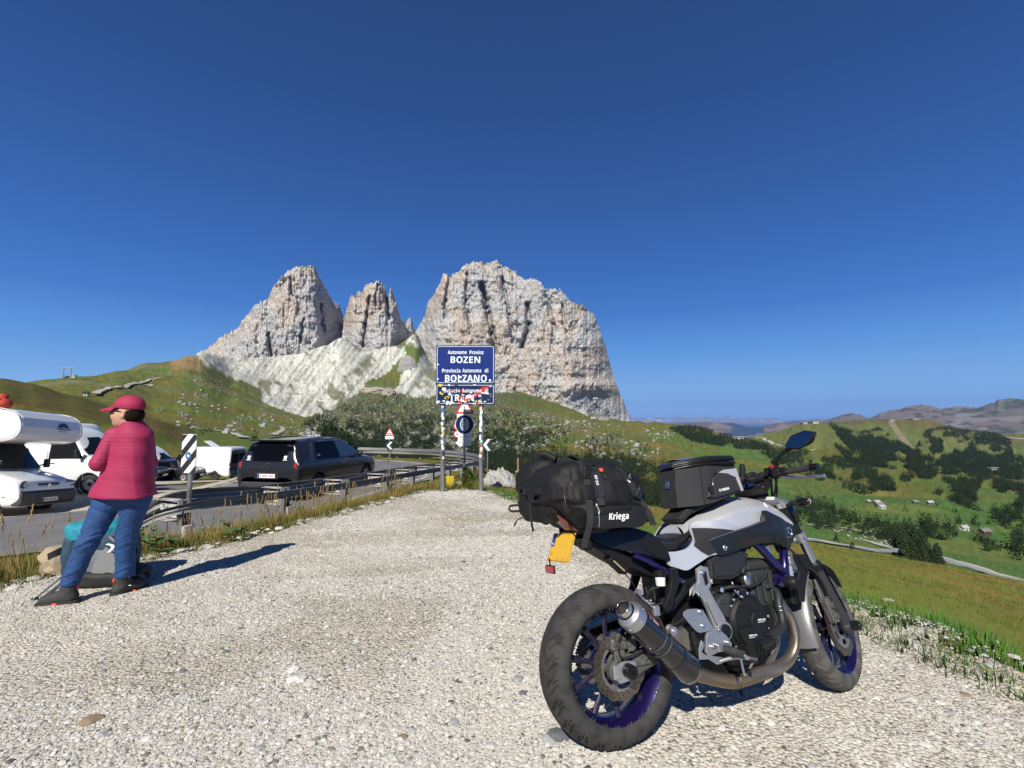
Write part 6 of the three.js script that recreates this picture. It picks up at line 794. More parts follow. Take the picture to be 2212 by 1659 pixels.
function chevron(X, Y, wp, hp, D, label) {
  const c = at(X, Y, D), k = D / FOCAL, w = wp * k, h = hp * k, t = thing('chevron_sign', label, 'sign', V(c.x, c.y, -D));
  part(t, 'sign_plate', box(w, h, .008, 0, 0, 0, .003), G.black);
  part(t, 'chevron', plate([[w * .5, h * .5], [w * .12, h * .5], [-w * .5, 0], [w * .12, -h * .5], [w * .5, -h * .5], [-w * .04, 0]], .003, .006, 0), mat([.62, .70, .74], .5));
  part(t, 'post', [cyl(V(w * .1, -h / 2 - 1.6, -.03), V(w * .1, h / 2, -.03), .022, .022, 10), cyl(V(w * .1, -h * .4, -.04), V(-w * .9, -h * 1.15, -.25), .016, .016, 8)], G.post);
}
chevron(1051.5, 961, 16.5, 25, 18.7, 'black and white chevron sign beside the right sign post'); chevron(991, 956.5, 16, 16, 20.4, 'chevron sign partly hidden behind the white text panel'); chevron(841.5, 962.5, 12.7, 16.5, 24.6, 'small chevron sign under the bump warning triangle');
{ const D = 24.7, c = at(841.5, 934, D), t = thing('bump_warning_sign', 'red triangular uneven road warning sign over a small distance panel', 'sign', V(c.x, c.y, -D));
  const bump = (x) => ext(new THREE.Shape([...Array(11)].map((_, i) => new THREE.Vector2(x + .05 * Math.cos(i / 10 * Math.PI), .03 * Math.sin(i / 10 * Math.PI) - .04))), .002, 0);
  warning(t, .46, -.02, 0, [bump(-.05), bump(.05), box(.22, .012, .002, 0, -.045, 0)]); part(t, 'sub_panel', box(.44, .17, .004, 0, -.26, 0, .004), G.white); part(t, 'lettering', text('1 km', .06, FB, .001).translate(0, -.26, .004), G.black); part(t, 'symbol', [-.17, .17].map((x) => join([box(.012, .09, .002, x, -.265, .004), rot(new THREE.CylinderGeometry(.0, .022, .03, 3)).scale(1, 1, .05).translate(x, -.215, .004)])), G.black); part(t, 'post', cyl(V(0, -2, -.03), V(0, .15, -.03), .025, .025, 10), G.post); }
{ // hazard marker
  const D = 7.25, a = at(393.5, 938, D), b = at(424, 1022, D), w = b.x - a.x, h = a.y - b.y, c = at(408.5, 980, D), t = thing('hazard_marker', 'black and white striped hazard marker panel on a grey post behind the guardrail', 'marker', V(c.x, c.y, -D), -.12);
  part(t, 'panel_plate', box(w, h, .02, 0, 0, 0, .006), G.white);
  const clipBand = (o, wd) => { const pts = [], P = [[-w / 2, -h / 2], [w / 2, -h / 2], [w / 2, h / 2], [-w / 2, h / 2]].map(([x, y]) => [x * .985, y * .985]); const s = ([x, y]) => y - 1.25 * x - o; const cutp = (Q, sg, lim) => { const out = []; for (let i = 0; i < Q.length; i++) { const A = Q[i], Bq = Q[(i + 1) % Q.length], da = sg * (s(A) - lim), db = sg * (s(Bq) - lim); if (da >= 0) out.push(A); if (da * db < 0) { const k = da / (da - db); out.push([lerp(A[0], Bq[0], k), lerp(A[1], Bq[1], k)]); } } return out; }; return cutp(cutp(P, 1, -wd / 2), -1, wd / 2); };
  part(t, 'stripe', [-.40, -.135, .13, .395].map((o) => clipBand(o * (h / .6), .13 * (h / .6))).filter((p) => p.length > 2).map((p) => plate(p, .002, .0115, 0)), G.black);
  part(t, 'sticker', disc2(.048, .001, 8).scale(1, 1.25, 1).translate(0, -.03, .0135), mat([.05, .13, .35], .5)); part(t, 'sticker', disc2(.022, .001, 6).translate(0, -.03, .0145), G.white);
  part(t, 'post', cyl(V(.0, -h / 2 - .9, -.04), V(.0, h / 2 + .015, -.04), .034, .034, 18), G.post); part(t, 'clamp', [box(.09, .03, .03, 0, h * .3, -.025), box(.09, .03, .03, 0, -h * .3, -.025)], G.signBack);
}
{ // small yellow road marker, wooden stake, concrete footing, gravel heap
  const p = onGround(972, 1048, 3, 16) || V(-1.6, -.35, -12.3), t = thing('distance_marker', 'small yellow marker block in the grass near the left sign post', 'marker', at(972, 1040, 12.4), .5);
  part(t, 'block', box(.17, .30, .13, 0, -.02, 0, .012), G.yellow);
  const q = onGround(1119, 1047, 6, 40), D = -q.z; const u = thing('wooden_stake', 'thin pale wooden stake standing in the meadow left of the luggage', 'stake', V(q.x, q.y, q.z)); const top = at(1118, 989, D); part(u, 'shaft', cyl(V(0, -.2, 0), V(0, top.y - q.y, 0), .036, .032, 10), G.wood);
  const cc = at(1006, 1046, 12.9); add(shadowed(new THREE.Mesh(rockGeo(44, 2, .35).scale(.32, .3, .25), G.concrete)), 'concrete_footing', 'low pale concrete lump in the grass behind the tyre sign', 'concrete block').position.copy(cc);
}
// ---------------------------------------------------------------- vehicles. Own axes: x forward, y up, z to the right; origin on the ground under the middle of the front (or back) end
const W = { white: mat([.74, .745, .75], .3, 0, { clearcoat: .7, clearcoatRoughness: .08 }), whiteMatt: mat([.7, .7, .69], .5), black: mat([.012, .012, .013], .5), trim: mat([.03, .03, .032], .6), bumper: mat([.045, .046, .05], .55), glass: mat([.008, .009, .011], .06, 0, { specularIntensity: .6 }), glassClear: mat([.03, .05, .06], .04, 0, { clearcoat: 1 }), tyre: mat([.02, .02, .02], .85), steel: mat([.5, .5, .5], .4, .8), headlamp: mat([.45, .47, .5], .12, .5, { clearcoat: 1 }), red: mat([.32, .012, .012], .25, 0, { clearcoat: .8 }), orange: mat([.6, .16, .01], .3), plate: mat([.72, .72, .70], .5), suv: mat([.024, .025, .029], .26, .35, { clearcoat: .6, clearcoatRoughness: .06, specularIntensity: .5 }), suvGlass: mat([.003, .003, .004], .07, 0, { specularIntensity: .35 }), chrome: mat([.7, .7, .72], .12, 1) };
// closed hull through stations [x, yBottom, yBelt, yRoof, wBottom, wBelt, wRoof]
function hull(st, n = 60, m = 40, wheels = [], wr = .4, e = .35) {
  const cols = [0, 1, 2, 3, 4, 5, 6].map((k) => st.map((s) => s[k])), ev = (k, u) => { const q = u * (st.length - 1), i = Math.min(st.length - 2, Math.floor(q)), t = q - i, P = cols[k], a = P[Math.max(0, i - 1)], b = P[i], c = P[i + 1], d = P[Math.min(st.length - 1, i + 2)]; const lin = lerp(b, c, t), cr = .5 * (2 * b + (c - a) * t + (2 * a - 5 * b + 4 * c - d) * t * t + (3 * b - a - 3 * c + d) * t * t * t); return lerp(lin, cr, .6); };
  return surf(n, m, (u, v) => {
    const x = ev(0, u), yb = ev(1, u), yl = ev(2, u), yr = ev(3, u), wb = ev(4, u), wl = ev(5, u), wf = ev(6, u), s = v < .5 ? 1 : -1, t = v < .5 ? v * 2 : (1 - v) * 2;   // t 0 roof middle .. 1 bottom middle
    let y, z; const r = (a, b, q) => lerp(a, b, q);
    if (t < .25) { const q = t / .25; z = wf * Math.pow(q, .9); y = yr - .05 * Math.pow(q, 4) * Math.min(1, (yr - yl) * 3); }
    else if (t < .55) { const q = (t - .25) / .3; z = r(wf, wl, Math.pow(q, .85)); y = r(yr - .05 * Math.min(1, (yr - yl) * 3), yl, q); }
    else if (t < .85) { const q = (t - .55) / .3; z = r(wl, wb, q * q) + .03 * Math.sin(q * Math.PI); y = r(yl, yb, q); }
    else { const q = (t - .85) / .15; z = wb * (1 - q); y = yb; }
    for (const wx of wheels) { const d = Math.hypot(x - wx, y - wr * .9); if (d < wr * 1.16 && t >= .55) y = Math.max(y, wr * .9 + Math.sqrt(Math.max(0, (wr * 1.16) ** 2 - (x - wx) ** 2))); }
    return V(x, y, z * s);
  }, true);
}
function wheelOf(r, w, rimMat, spokesN = 0) { const g = new THREE.Group(); g.name = 'wheel'; const ax = (p) => rot(lathe(p, 36), Math.PI / 2); part(g, 'tyre', ax([[r * .62, -w / 2], [r * .9, -w / 2], [r * .98, -w * .36], [r, -w * .2], [r, w * .2], [r * .98, w * .36], [r * .9, w / 2], [r * .62, w / 2]]), W.tyre); part(g, 'rim', [ax([[r * .62, w * .48], [r * .60, w * .2], [r * .25, w * .32], [.001, w * .30]]), spokesN ? [...Array(spokesN)].map((_, k) => rot(box(r * .10, r * .5, .02, 0, r * .38, w * .42, .004), 0, 0, k / spokesN * 6.283)) : [...Array(16)].map((_, k) => rot(box(r * .05, r * .10, .015, 0, r * .5, w * .40, 0), 0, 0, k / 16 * 6.283))], rimMat); part(g, 'hub_cap', ax([[r * .2, w * .3], [r * .17, w * .44], [.001, w * .46]]), W.trim); return g; }
function putWheels(t, proto, list) { list.forEach(([x, z, r], i) => { const g = i ? proto.clone() : proto; g.position.set(x, r, z); if (z < 0) g.rotation.y = Math.PI; t.add(g); }); }
const sidePanel = (pts, z0, t = .006, side = 1, lean = null) => panel(pts, (x, y) => side * (lean ? lean(y, x) : z0), t, side, .12, false);
function plateTex(draw, w = 512, h = 112) { return mat([1, 1, 1], .5, 0, { map: canvasTex(w, h, draw) }); }
{ // ---- dark SUV
  const t = thing('car', 'dark grey family SUV seen from behind, paw sticker on its rear window', 'car', V(-6.50, -.835, -12.9), 79 * Math.PI / 180);
  const st = [[.0, .42, .60, .66, .70, .74, .60], [.012, .36, .80, .94, .80, .86, .72], [.035, .31, .98, 1.06, .84, .905, .74], [.075, .28, 1.03, 1.20, .86, .92, .72], [.15, .27, 1.04, 1.42, .87, .925, .69], [.21, .27, 1.04, 1.56, .87, .925, .66], [.36, .27, 1.04, 1.62, .87, .925, .645], [.62, .27, 1.04, 1.64, .87, .925, .64], [1.4, .27, 1.02, 1.665, .88, .925, .63], [2.2, .27, 1.0, 1.655, .88, .925, .63], [2.75, .27, .985, 1.57, .88, .92, .62], [3.15, .27, .98, 1.36, .88, .915, .63], [3.5, .28, .975, 1.10, .87, .905, .68], [3.9, .29, .93, 1.02, .86, .89, .66], [4.3, .30, .86, .95, .83, .85, .6], [4.52, .34, .74, .82, .76, .78, .55], [4.62, .42, .6, .66, .6, .62, .5]];
  part(t, 'body', hull(st, 110, 72, [.93, 3.70], .36), W.suv);
  const lean = (y, x) => lerp(.925, .655, Math.pow(clamp((y - 1.02) / .58, 0, 1), 1.1)) + .006;
  for (const s of [1, -1]) {
    part(t, 'side_window', sidePanel([[.80, 1.08], [.86, 1.10], [1.02, 1.53], [1.5, 1.555], [2.02, 1.55], [2.02, 1.06], [1.4, 1.08]], 0, .008, s, lean), W.suvGlass);
    part(t, 'side_window', sidePanel([[2.08, 1.06], [2.08, 1.55], [2.5, 1.50], [2.8, 1.42], [3.25, 1.08], [3.1, 1.045]], 0, .008, s, lean), s > 0 ? W.glassClear : W.suvGlass);
    part(t, 'window_pillar', sidePanel([[.55, 1.06], [.68, 1.06], [.95, 1.54], [.84, 1.55]], 0, .008, s, (y) => lean(y) + .004), mat([.06, .065, .085], .3, .3));
    part(t, 'tail_lamp', box(.20, .17, .10, .12, .965, .83 * s, .02), W.red);
    for (const k of [0, 1, 2]) part(t, 'lamp_claw', rot(box(.012, .10, .02, 0, 0, 0, .003), 0, 0, .2).translate(.012 + .045 * k, .965, (.815 + .03 * k) * s), mat([.55, .12, .10], .3));
    part(t, 'wing_mirror', [ball(3.02, 1.10, 1.03 * s, .07, .075, .11, 14), box(.05, .03, .12, 3.05, 1.06, .94 * s, .01)], W.suv);
    part(t, 'door_handle', box(.14, .022, .03, 2.15, .90, .955 * s, .006), W.chrome); part(t, 'door_handle', box(.14, .022, .03, 1.2, .92, .955 * s, .006), W.suv);
    part(t, 'wheel_arch', rot(torus(.415, .03, 40, 8), 0, 0, 0).scale(1, 1, .9).translate(.93, .34, .90 * s), W.black);
    part(t, 'sill', box(2.2, .12, .08, 2.3, .33, .88 * s, .02), W.black);
    part(t, 'roof_rail', tube([[.75, 1.60, .60 * s], [1.0, 1.655, .60 * s], [2.4, 1.655, .60 * s], [2.7, 1.61, .60 * s]], .014, 8), W.suv);
  }
  part(t, 'roof_edge_trim', surf(30, 3, (u, v) => { const x = lerp(.75, 3.2, u), y = polyAt([[.75, 1.575], [1.4, 1.60], [2.2, 1.595], [2.75, 1.53], [3.2, 1.30]], x); return V(x, y - .05 * v, lerp(.635, .665, v) + .012); }), mat([.09, .10, .14], .3, .3));
  const slope = (y) => polyAt([[.94, .012], [1.06, .035], [1.20, .075], [1.42, .15], [1.56, .21]], y);   // x of the tailgate at a height
  const gate = (y, z, o = .008) => V(slope(y) - o + .10 * z * z * .6, y + o * .4, z);
  part(t, 'rear_window', surf(24, 10, (u, v) => { const y = lerp(1.075, 1.52, v), w = lerp(.76, .62, v); return gate(y, lerp(-w, w, u), .012); }, false), W.suvGlass);
  part(t, 'rear_spoiler', [box(.34, .03, 1.26, .26, 1.635, 0, .012), box(.02, .035, 1.24, .10, 1.625, 0, .008)], W.suv);
  part(t, 'lamp_strip', surf(24, 3, (u, v) => { const y = lerp(.895, 1.035, v), z = lerp(-.80, .80, u); return V(.02 + .055 * z * z, y, z); }), W.black);
  part(t, 'maker_emblem', [box(.012, .07, .028, .0, 1.0, 0, .003), rot(box(.01, .05, .022, 0, 0, 0, .003), .5).translate(.0, 1.01, .016)], W.chrome);
  part(t, 'maker_name', text('PEUGEOT', .035, FB, .004, 0, .30).rotateY(-Math.PI / 2).translate(-.002, .925, 0), W.chrome);
  part(t, 'rear_wiper', tube([[.05, 1.06, 0], [.075, 1.09, -.12], [.085, 1.10, -.30]], .010, 6), W.black);
  part(t, 'bumper', [box(.10, .22, 1.62, .05, .42, 0, .04), box(.06, .1, 1.4, -.005, .33, 0, .02)], W.trim); part(t, 'bumper_trim', box(.02, .025, 1.3, -.03, .36, 0, .006), W.chrome);
  const pl = plateTex((c) => { c.fillStyle = '#e9e9e4'; c.fillRect(0, 0, 512, 112); c.strokeStyle = '#7c1f28'; c.lineWidth = 5; c.strokeRect(4, 4, 504, 104); c.fillStyle = '#1c3f9c'; c.fillRect(8, 8, 46, 96); c.fillStyle = '#5c1a26'; c.font = 'bold 82px sans-serif'; c.fillText('2-ADE-250', 66, 86, 430); });
  part(t, 'plate_recess', box(.02, .17, .72, -.004, .70, 0, .01), W.black); part(t, 'number_plate', new THREE.PlaneGeometry(.52, .112).rotateY(-Math.PI / 2).translate(-.018, .70, 0), pl);
  const paw = (z, y, s, out) => { const g = [new THREE.CircleGeometry(.5, 16).scale(s, s * .8, 1), ...[-.75, -.27, .27, .75].map((a) => new THREE.CircleGeometry(.19 * s, 12).translate(Math.sin(a) * s * .62, Math.cos(a) * s * .6, 0)), new THREE.PlaneGeometry(s * 1.5, s * .22).translate(0, -s * .62, 0)].map((q) => q.rotateY(-Math.PI / 2).rotateZ(-.33).translate(slope(y) - .030 + .06 * z * z, y, z)); part(t, 'sticker', g, mat([.75, .75, .75], .6, 0, { side: THREE.DoubleSide })); }; paw(.50, 1.17, .085); paw(-.60, 1.16, .085);
  part(t, 'window_sticker', new THREE.CircleGeometry(.06, 16).scale(1.2, .55, 1).translate(1.0, 1.19, lean(1.19) + .01), mat([.7, .7, .7], .6));
  putWheels(t, wheelOf(.345, .22, W.steel, 5), [[.93, .80, .345], [.93, -.80, .345], [3.70, .80, .345], [3.70, -.80, .345]]);
}
{ // ---- white camper with the rounded alcove
  const t = thing('camper_van', 'white camper with a big rounded sleeping alcove over its dark windscreen', 'camper', V(-13.66, -1.36, -13.97), .117); t.rotation.order = 'YXZ'; t.rotation.x = -.085;
  // alcove and living box, drawn from the side
  const alc = [[.10, 2.10], [.22, 2.25], [.25, 2.45], [.18, 2.70], [-.02, 2.88], [-.35, 2.95], [-2.2, 3.0], [-5.2, 3.0], [-5.3, 2.9], [-5.3, .55], [-1.75, .55], [-1.75, 2.02], [-.6, 2.03], [-.15, 2.05]];
  part(t, 'living_box', plate(alc, 2.18, 0, .10), W.white);
  part(t, 'alcove_trim', [1, -1].map((s) => tube([[-.6, 2.03, 1.085 * s], [-.1, 2.06, 1.085 * s], [.12, 2.15, 1.085 * s], [.22, 2.30, 1.085 * s], [.22, 2.50, 1.085 * s], [.12, 2.74, 1.085 * s], [-.1, 2.88, 1.085 * s], [-.4, 2.95, 1.085 * s], [-1.6, 2.98, 1.085 * s]], .018, 8, 40)), mat([.5, .5, .48], .5));
  const lg = canvasTex(256, 160, (c) => { c.clearRect(0, 0, 256, 160); c.fillStyle = '#2c3a55'; c.beginPath(); c.moveTo(40, 80); c.bezierCurveTo(50, 30, 90, 20, 130, 16); c.bezierCurveTo(180, 14, 205, 40, 210, 84); c.lineTo(190, 84); c.lineTo(184, 62); c.lineTo(160, 84); c.lineTo(120, 60); c.lineTo(100, 84); c.closePath(); c.fill(); c.fillRect(10, 96, 236, 12); c.font = 'bold 22px sans-serif'; c.fillText('WEINSBERG', 50, 142, 180); });
  const lm = mat([1, 1, 1], .5, 0, { map: lg, transparent: true }); part(t, 'alcove_print', surf(4, 4, (u, v) => V(.262 - .10 * Math.pow(Math.max(0, v - .45), 1.3), lerp(2.32, 2.66, v), lerp(-.05, -.62, u)), false), lm);
  // cab
  const cab = [[.30, .34, .52, .60, .78, .86, .60], [.33, .30, .66, .74, .84, .93, .68], [.26, .28, .86, .96, .90, .96, .74], [.05, .27, .96, 1.07, .94, .98, .80], [-.35, .27, 1.05, 1.20, .95, .99, .84], [-.62, .27, 1.10, 1.29, .96, 1.0, .86], [-.95, .27, 1.2, 1.78, .96, 1.0, .82], [-1.18, .27, 1.2, 2.10, .96, 1.0, .78], [-1.9, .27, 1.2, 2.06, .96, 1.0, .80]];
  part(t, 'cab', hull(cab, 70, 60, [-.52], .36), W.white);
  part(t, 'windscreen', surf(16, 10, (u, v) => { const a = lerp(-1, 1, u), w = lerp(.84, .76, v); return V(lerp(-.54, -1.10, v) + .035 - .09 * a * a * (1 - v * .4), lerp(1.31, 2.05, v), a * w); }), W.glass);
  for (const s of [1, -1]) { part(t, 'side_window', sidePanel([[-.82, 1.28], [-1.05, 1.92], [-1.68, 1.95], [-1.70, 1.25]], 0, .01, s, (y) => lerp(1.0, .82, clamp((y - 1.2) / .85, 0, 1)) + .008), W.glass); part(t, 'wing_mirror', [box(.10, .26, .16, -.70, 1.46, 1.16 * s, .03), tube([[-.8, 1.38, .96 * s], [-.72, 1.42, 1.1 * s]], .02, 6)], W.black); part(t, 'headlamp', rot(ball(0, 0, 0, .085, .095, .26, 18), 0, .42 * s).translate(.23, .865, .70 * s), W.headlamp); part(t, 'headlamp_rim', rot(ball(0, 0, 0, .07, .115, .285, 18), 0, .42 * s).translate(.222, .86, .70 * s), W.trim); part(t, 'indicator_lamp', ball(-.02, .56, .985 * s, .05, .03, .02, 10), W.orange); }
  part(t, 'hood_vents', [-.2, .25].map((z) => box(.03, .012, .06, -.2, 1.175, z, .004)), W.black);
  part(t, 'grille', [box(.03, .13, .74, .295, .82, 0, .01)], W.black); part(t, 'grille_frame', [box(.03, .02, .80, .305, .895, 0, .006), box(.03, .02, .66, .305, .745, 0, .006), ...[-.2, 0, .2].map((z) => box(.015, .012, .7, .31, .80 + z * .15, 0, .003))], mat([.2, .2, .21], .4, .3)); part(t, 'maker_emblem', [rot(torus(.05, .010, 24, 6), 0, Math.PI / 2).translate(.318, .825, 0), rot(cyl(V(0, 0, 0), V(0, .01, 0), .045, .045, 20), 0, 0, -Math.PI / 2).translate(.31, .825, 0)], W.chrome);
  part(t, 'bumper', [plate([[.34, .30], [.40, .40], [.39, .62], [.34, .70], [.1, .70], [-.12, .66], [-.14, .32]], 1.9, 0, .05), box(.03, .10, .9, .395, .52, 0, .01)], W.bumper);
  part(t, 'number_plate', new THREE.PlaneGeometry(.52, .112).rotateY(Math.PI / 2).translate(.412, .44, .02), plateTex((c) => { c.fillStyle = '#dcdcd6'; c.fillRect(0, 0, 512, 112); c.fillStyle = '#274a9e'; c.fillRect(6, 6, 40, 100); c.fillStyle = '#161616'; c.font = 'bold 86px sans-serif'; c.fillText('AA·VD 642', 56, 88, 440); }));
  part(t, 'windscreen_items', [box(.01, .05, .05, -.62, 1.52, .5, .01), box(.02, .03, .4, -.66, 1.44, .1, .008), box(.02, .025, .25, -.64, 1.44, .55, .008)], mat([.35, .38, .33], .7));
  const wp = wheelOf(.33, .21, W.steel); putWheels(t, wp, [[-.52, .86, .33], [-.52, -.86, .33], [-4.2, .86, .33], [-4.2, -.86, .33]]);
  part(t, 'roof_box', box(1.2, .06, 1.0, -2.3, 3.02, 0, .02), W.whiteMatt);
  const rb = thing('roof_bundle', 'red orange canvas bundle lying on the camper roof at the left edge', 'bundle', at(8, 872, 13.6)); const cl = mat([.42, .045, .018], .75); part(rb, 'canvas', [ball(-.25, .05, 0, .26, .2, .25, 14), ball(.05, .0, .05, .2, .14, .2, 12), ball(-.1, .16, -.05, .14, .12, .14, 12)].map((g) => { const p = g.attributes.position; for (let i = 0; i < p.count; i++) { const n = .05 * fbm(p.getX(i) * 9, p.getY(i) * 9, p.getZ(i) * 9 + 2, 3); p.setXYZ(i, p.getX(i) * (1 + n), p.getY(i) + n, p.getZ(i)); } g.computeVertexNormals(); return g; }), cl); part(rb, 'strap', tube([[-.4, .1, .24], [-.2, .24, .2], [.1, .14, .22]], .02, 6), W.black);
}
// ---- panel vans; nose: 'low' = short bonnet
function van(name, label, pos, turn, o) {
  const t = thing(name, label, 'van', pos, turn, o.group), L = o.L, h = o.h, b = o.bonnet;
  const st = [[L / 2, .38, .58, .64, .70, .80, .6], [L / 2 - .02, .32, .80, .88, .82, .90, .70], [L / 2 - .15, .30, .95, 1.06, .88, .95, .76], [L / 2 - b * .55, .3, 1.08, 1.22, .92, .97, .80], [L / 2 - b, .3, 1.16, 1.36, .94, .99, .82], [L / 2 - b - .45, .3, 1.2, 1.86, .95, .99, .78], [L / 2 - b - .80, .3, 1.22, Math.min(h, 2.2), .95, .99, .76], [L / 2 - b - 1.25, .3, 1.22, h - .03, .96, .99, .80], [0, .3, 1.22, h, .96, .99, .84], [-L / 2 + .3, .3, 1.22, h, .96, .99, .84], [-L / 2 + .06, .32, 1.2, h - .06, .94, .98, .82], [-L / 2, .38, 1.1, h - .22, .88, .93, .76]];
  const wx = [L / 2 - .85, -L / 2 + 1.15];
  part(t, 'body', hull(st, 80, 56, wx, .37), o.paint || W.white); const lean = (y) => lerp(.99, .80, Math.pow(clamp((y - 1.22) / (h - 1.3), 0, 1), 1.4)) + .010, x0 = L / 2 - b;
  part(t, 'windscreen', surf(14, 10, (u, v) => { const a = lerp(-1, 1, u); return V(lerp(x0 - .02, x0 - .62, v) + .05 - .10 * a * a, lerp(1.38, 1.98, v) + .02, a * lerp(.84, .74, v)); }), W.glass);
  part(t, 'back_window', [surf(4, 4, (u, v) => V(-L / 2 - .012, lerp(1.25, 1.95, v), lerp(-.06, -.74, u))), surf(4, 4, (u, v) => V(-L / 2 - .012, lerp(1.25, 1.95, v), lerp(.74, .06, u)))], W.glass);
  part(t, 'back_door_seam', box(.012, h - .8, .015, -L / 2 - .006, (h + .2) / 2, 0, 0), W.trim);
  part(t, 'back_bumper', box(.14, .18, 1.8, -L / 2 - .02, .45, 0, .04), W.bumper); part(t, 'number_plate', box(.01, .11, .5, -L / 2 - .095, .62, 0, .002), W.plate);
  for (const s of [1, -1]) {
    part(t, 'side_window', sidePanel([[x0 - .15, 1.28], [x0 - .58, 1.92], [x0 - 1.28, 1.94], [x0 - 1.30, 1.26]], 0, .012, s, lean), W.glass);
    if (o.windows) for (const [a, c] of o.windows) part(t, 'side_window', sidePanel([[a, 1.3], [a, 1.9], [c, 1.9], [c, 1.3]], 0, .012, s, lean), W.glassClear);
    part(t, 'tail_lamp', box(.06, .5, .10, -L / 2 + .005, 1.05, .92 * s, .02), W.red); part(t, 'tail_lamp_white', box(.062, .10, .102, -L / 2 + .004, 1.02, .92 * s, .01), W.whiteMatt);
    part(t, 'wing_mirror', [box(.10, .28, .16, x0 - .22, 1.45, 1.14 * s, .03), box(.05, .05, .14, x0 - .25, 1.36, 1.02 * s, .01)], W.black);
    part(t, 'headlamp', surf(8, 6, (u, v) => V(L / 2 - lerp(.02, .30, u), lerp(.78, 1.0, v) + .08 * u, lerp(.55, .95, u) * s), s < 0), W.headlamp);
    part(t, 'side_trim', box(L * .5, .12, .03, -.3, .62, .985 * s, .01), o.trim || W.trim); part(t, 'door_seam', [box(.012, 1.2, .01, x0 - 1.36, .95, .992 * s, 0), box(.012, 1.2, .01, x0 - .1, .95, .985 * s, 0), ...(s > 0 ? [box(.012, 1.4, .01, x0 - 2.5, 1.1, .995 * s, 0)] : [])], mat([.3, .3, .3], .6));
    part(t, 'wheel_arch', wx.map((x) => torus(.41, .028, 32, 8).translate(x, .35, .955 * s)), W.trim);
    part(t, 'door_handle', box(.16, .03, .03, x0 - 1.15, 1.1, 1.0 * s, .008), W.trim);
  }
  part(t, 'grille', [box(.03, .16, 1.0, L / 2 - .005, .80, 0, .01)], W.black); part(t, 'bumper', box(.14, .26, 1.75, L / 2 - .03, .46, 0, .05), W.bumper);
  if (o.extra) o.extra(t, part);
  const wp = wheelOf(.34, .2, o.rim || W.steel); putWheels(t, wp, [[wx[0], .86, .34], [wx[0], -.86, .34], [wx[1], .86, .34], [wx[1], -.86, .34]]);
  return t;
}
van('van', 'white van with dark cab windows parked right behind the alcove camper', V(-17.2, -1.32, -18.4), .06, { L: 5.5, h: 2.4, bonnet: .95 });
van('van', 'tall white motorhome with a rolled awning, showing above the other campers', V(-21.0, -1.8, -22.6), .06, { L: 6.4, h: 2.95, bonnet: 1.0, extra: (t) => { part(t, 'awning', tube([[-2.6, 2.62, 1.0], [2.0, 2.62, 1.0]], .085, 10), W.whiteMatt); part(t, 'awning_bracket', box(4.6, .05, .1, -.3, 2.52, .98, .01), W.trim); part(t, 'roof_hatch', box(.7, .12, .7, -1, 3.0, 0, .03), W.trim); } });
van('van', 'white high roof van with light cab window, between the person and the striped marker', V(-27.9, -3.2, -36.9), .1, { L: 5.4, h: 2.5, bonnet: .95, windows: [[-1.2, -.2]], extra: (t) => part(t, 'roof_rack', box(1.6, .08, 1.2, -.5, 2.54, 0, .02), W.trim) });
van('van', 'white panel van showing its back doors and red tail lamp, beside the dark SUV', V(-23.4, -3.15, -36.9), Math.PI - .12, { L: 5.7, h: 2.45, bonnet: 1.0, rim: W.trim, extra: (t) => { part(t, 'roof_panel', rot(box(.9, .03, .7, 0, 0, 0, .01), 0, 0, .5).translate(-.6, 2.65, 0), W.whiteMatt); part(t, 'yellow_stripe', box(.03, .9, .05, -2.84, 1.9, .90, .005), mat([.5, .5, .03], .5)); } });
{ // two dark cars half hidden: nose of one right behind the person, another behind the marker post
  const car = (label, pos, turn) => { const t = thing('car', label, 'car', pos, turn); const st = [[2.1, .36, .55, .60, .60, .7, .5], [2.06, .30, .72, .80, .74, .82, .6], [1.8, .27, .84, .93, .80, .86, .66], [1.1, .26, .90, 1.0, .84, .89, .70], [.85, .26, .92, 1.06, .84, .90, .70], [.3, .26, .94, 1.42, .85, .90, .60], [-.3, .26, .95, 1.50, .85, .90, .58], [-1.3, .26, .97, 1.46, .85, .90, .58], [-1.9, .28, .97, 1.08, .82, .88, .62], [-2.1, .36, .7, .8, .7, .78, .55]]; part(t, 'body', hull(st, 50, 44, [1.35, -1.3], .33), W.suv); part(t, 'windscreen', surf(8, 6, (u, v) => { const a = lerp(-1, 1, u); return V(lerp(.82, .30, v) + .04 - .08 * a * a, lerp(1.07, 1.42, v), a * lerp(.76, .62, v)); }), W.glass); for (const s of [1, -1]) { part(t, 'side_window', sidePanel([[.5, 1.0], [.25, 1.36], [-1.2, 1.38], [-1.5, 1.0]], 0, .01, s, (y) => lerp(.90, .62, clamp((y - .95) / .5, 0, 1)) + .01), W.suvGlass); part(t, 'headlamp', ball(1.98, .74, .62 * s, .12, .06, .16, 12), W.headlamp); } part(t, 'grille', box(.04, .14, .9, 2.09, .58, 0, .01), W.black); part(t, 'number_plate', box(.02, .11, .5, 2.13, .42, 0, .004), W.plate); putWheels(t, wheelOf(.32, .2, W.steel, 5), [[1.35, .78, .32], [1.35, -.78, .32], [-1.3, .78, .32], [-1.3, -.78, .32]]); };
  car('dark car nose with pale headlamps in the gap beside the jacket', V(-25.9, -2.85, -33.3), .05);
  car('dark car half hidden behind the striped marker post', V(-24.6, -3.05, -35.2), .05);
}
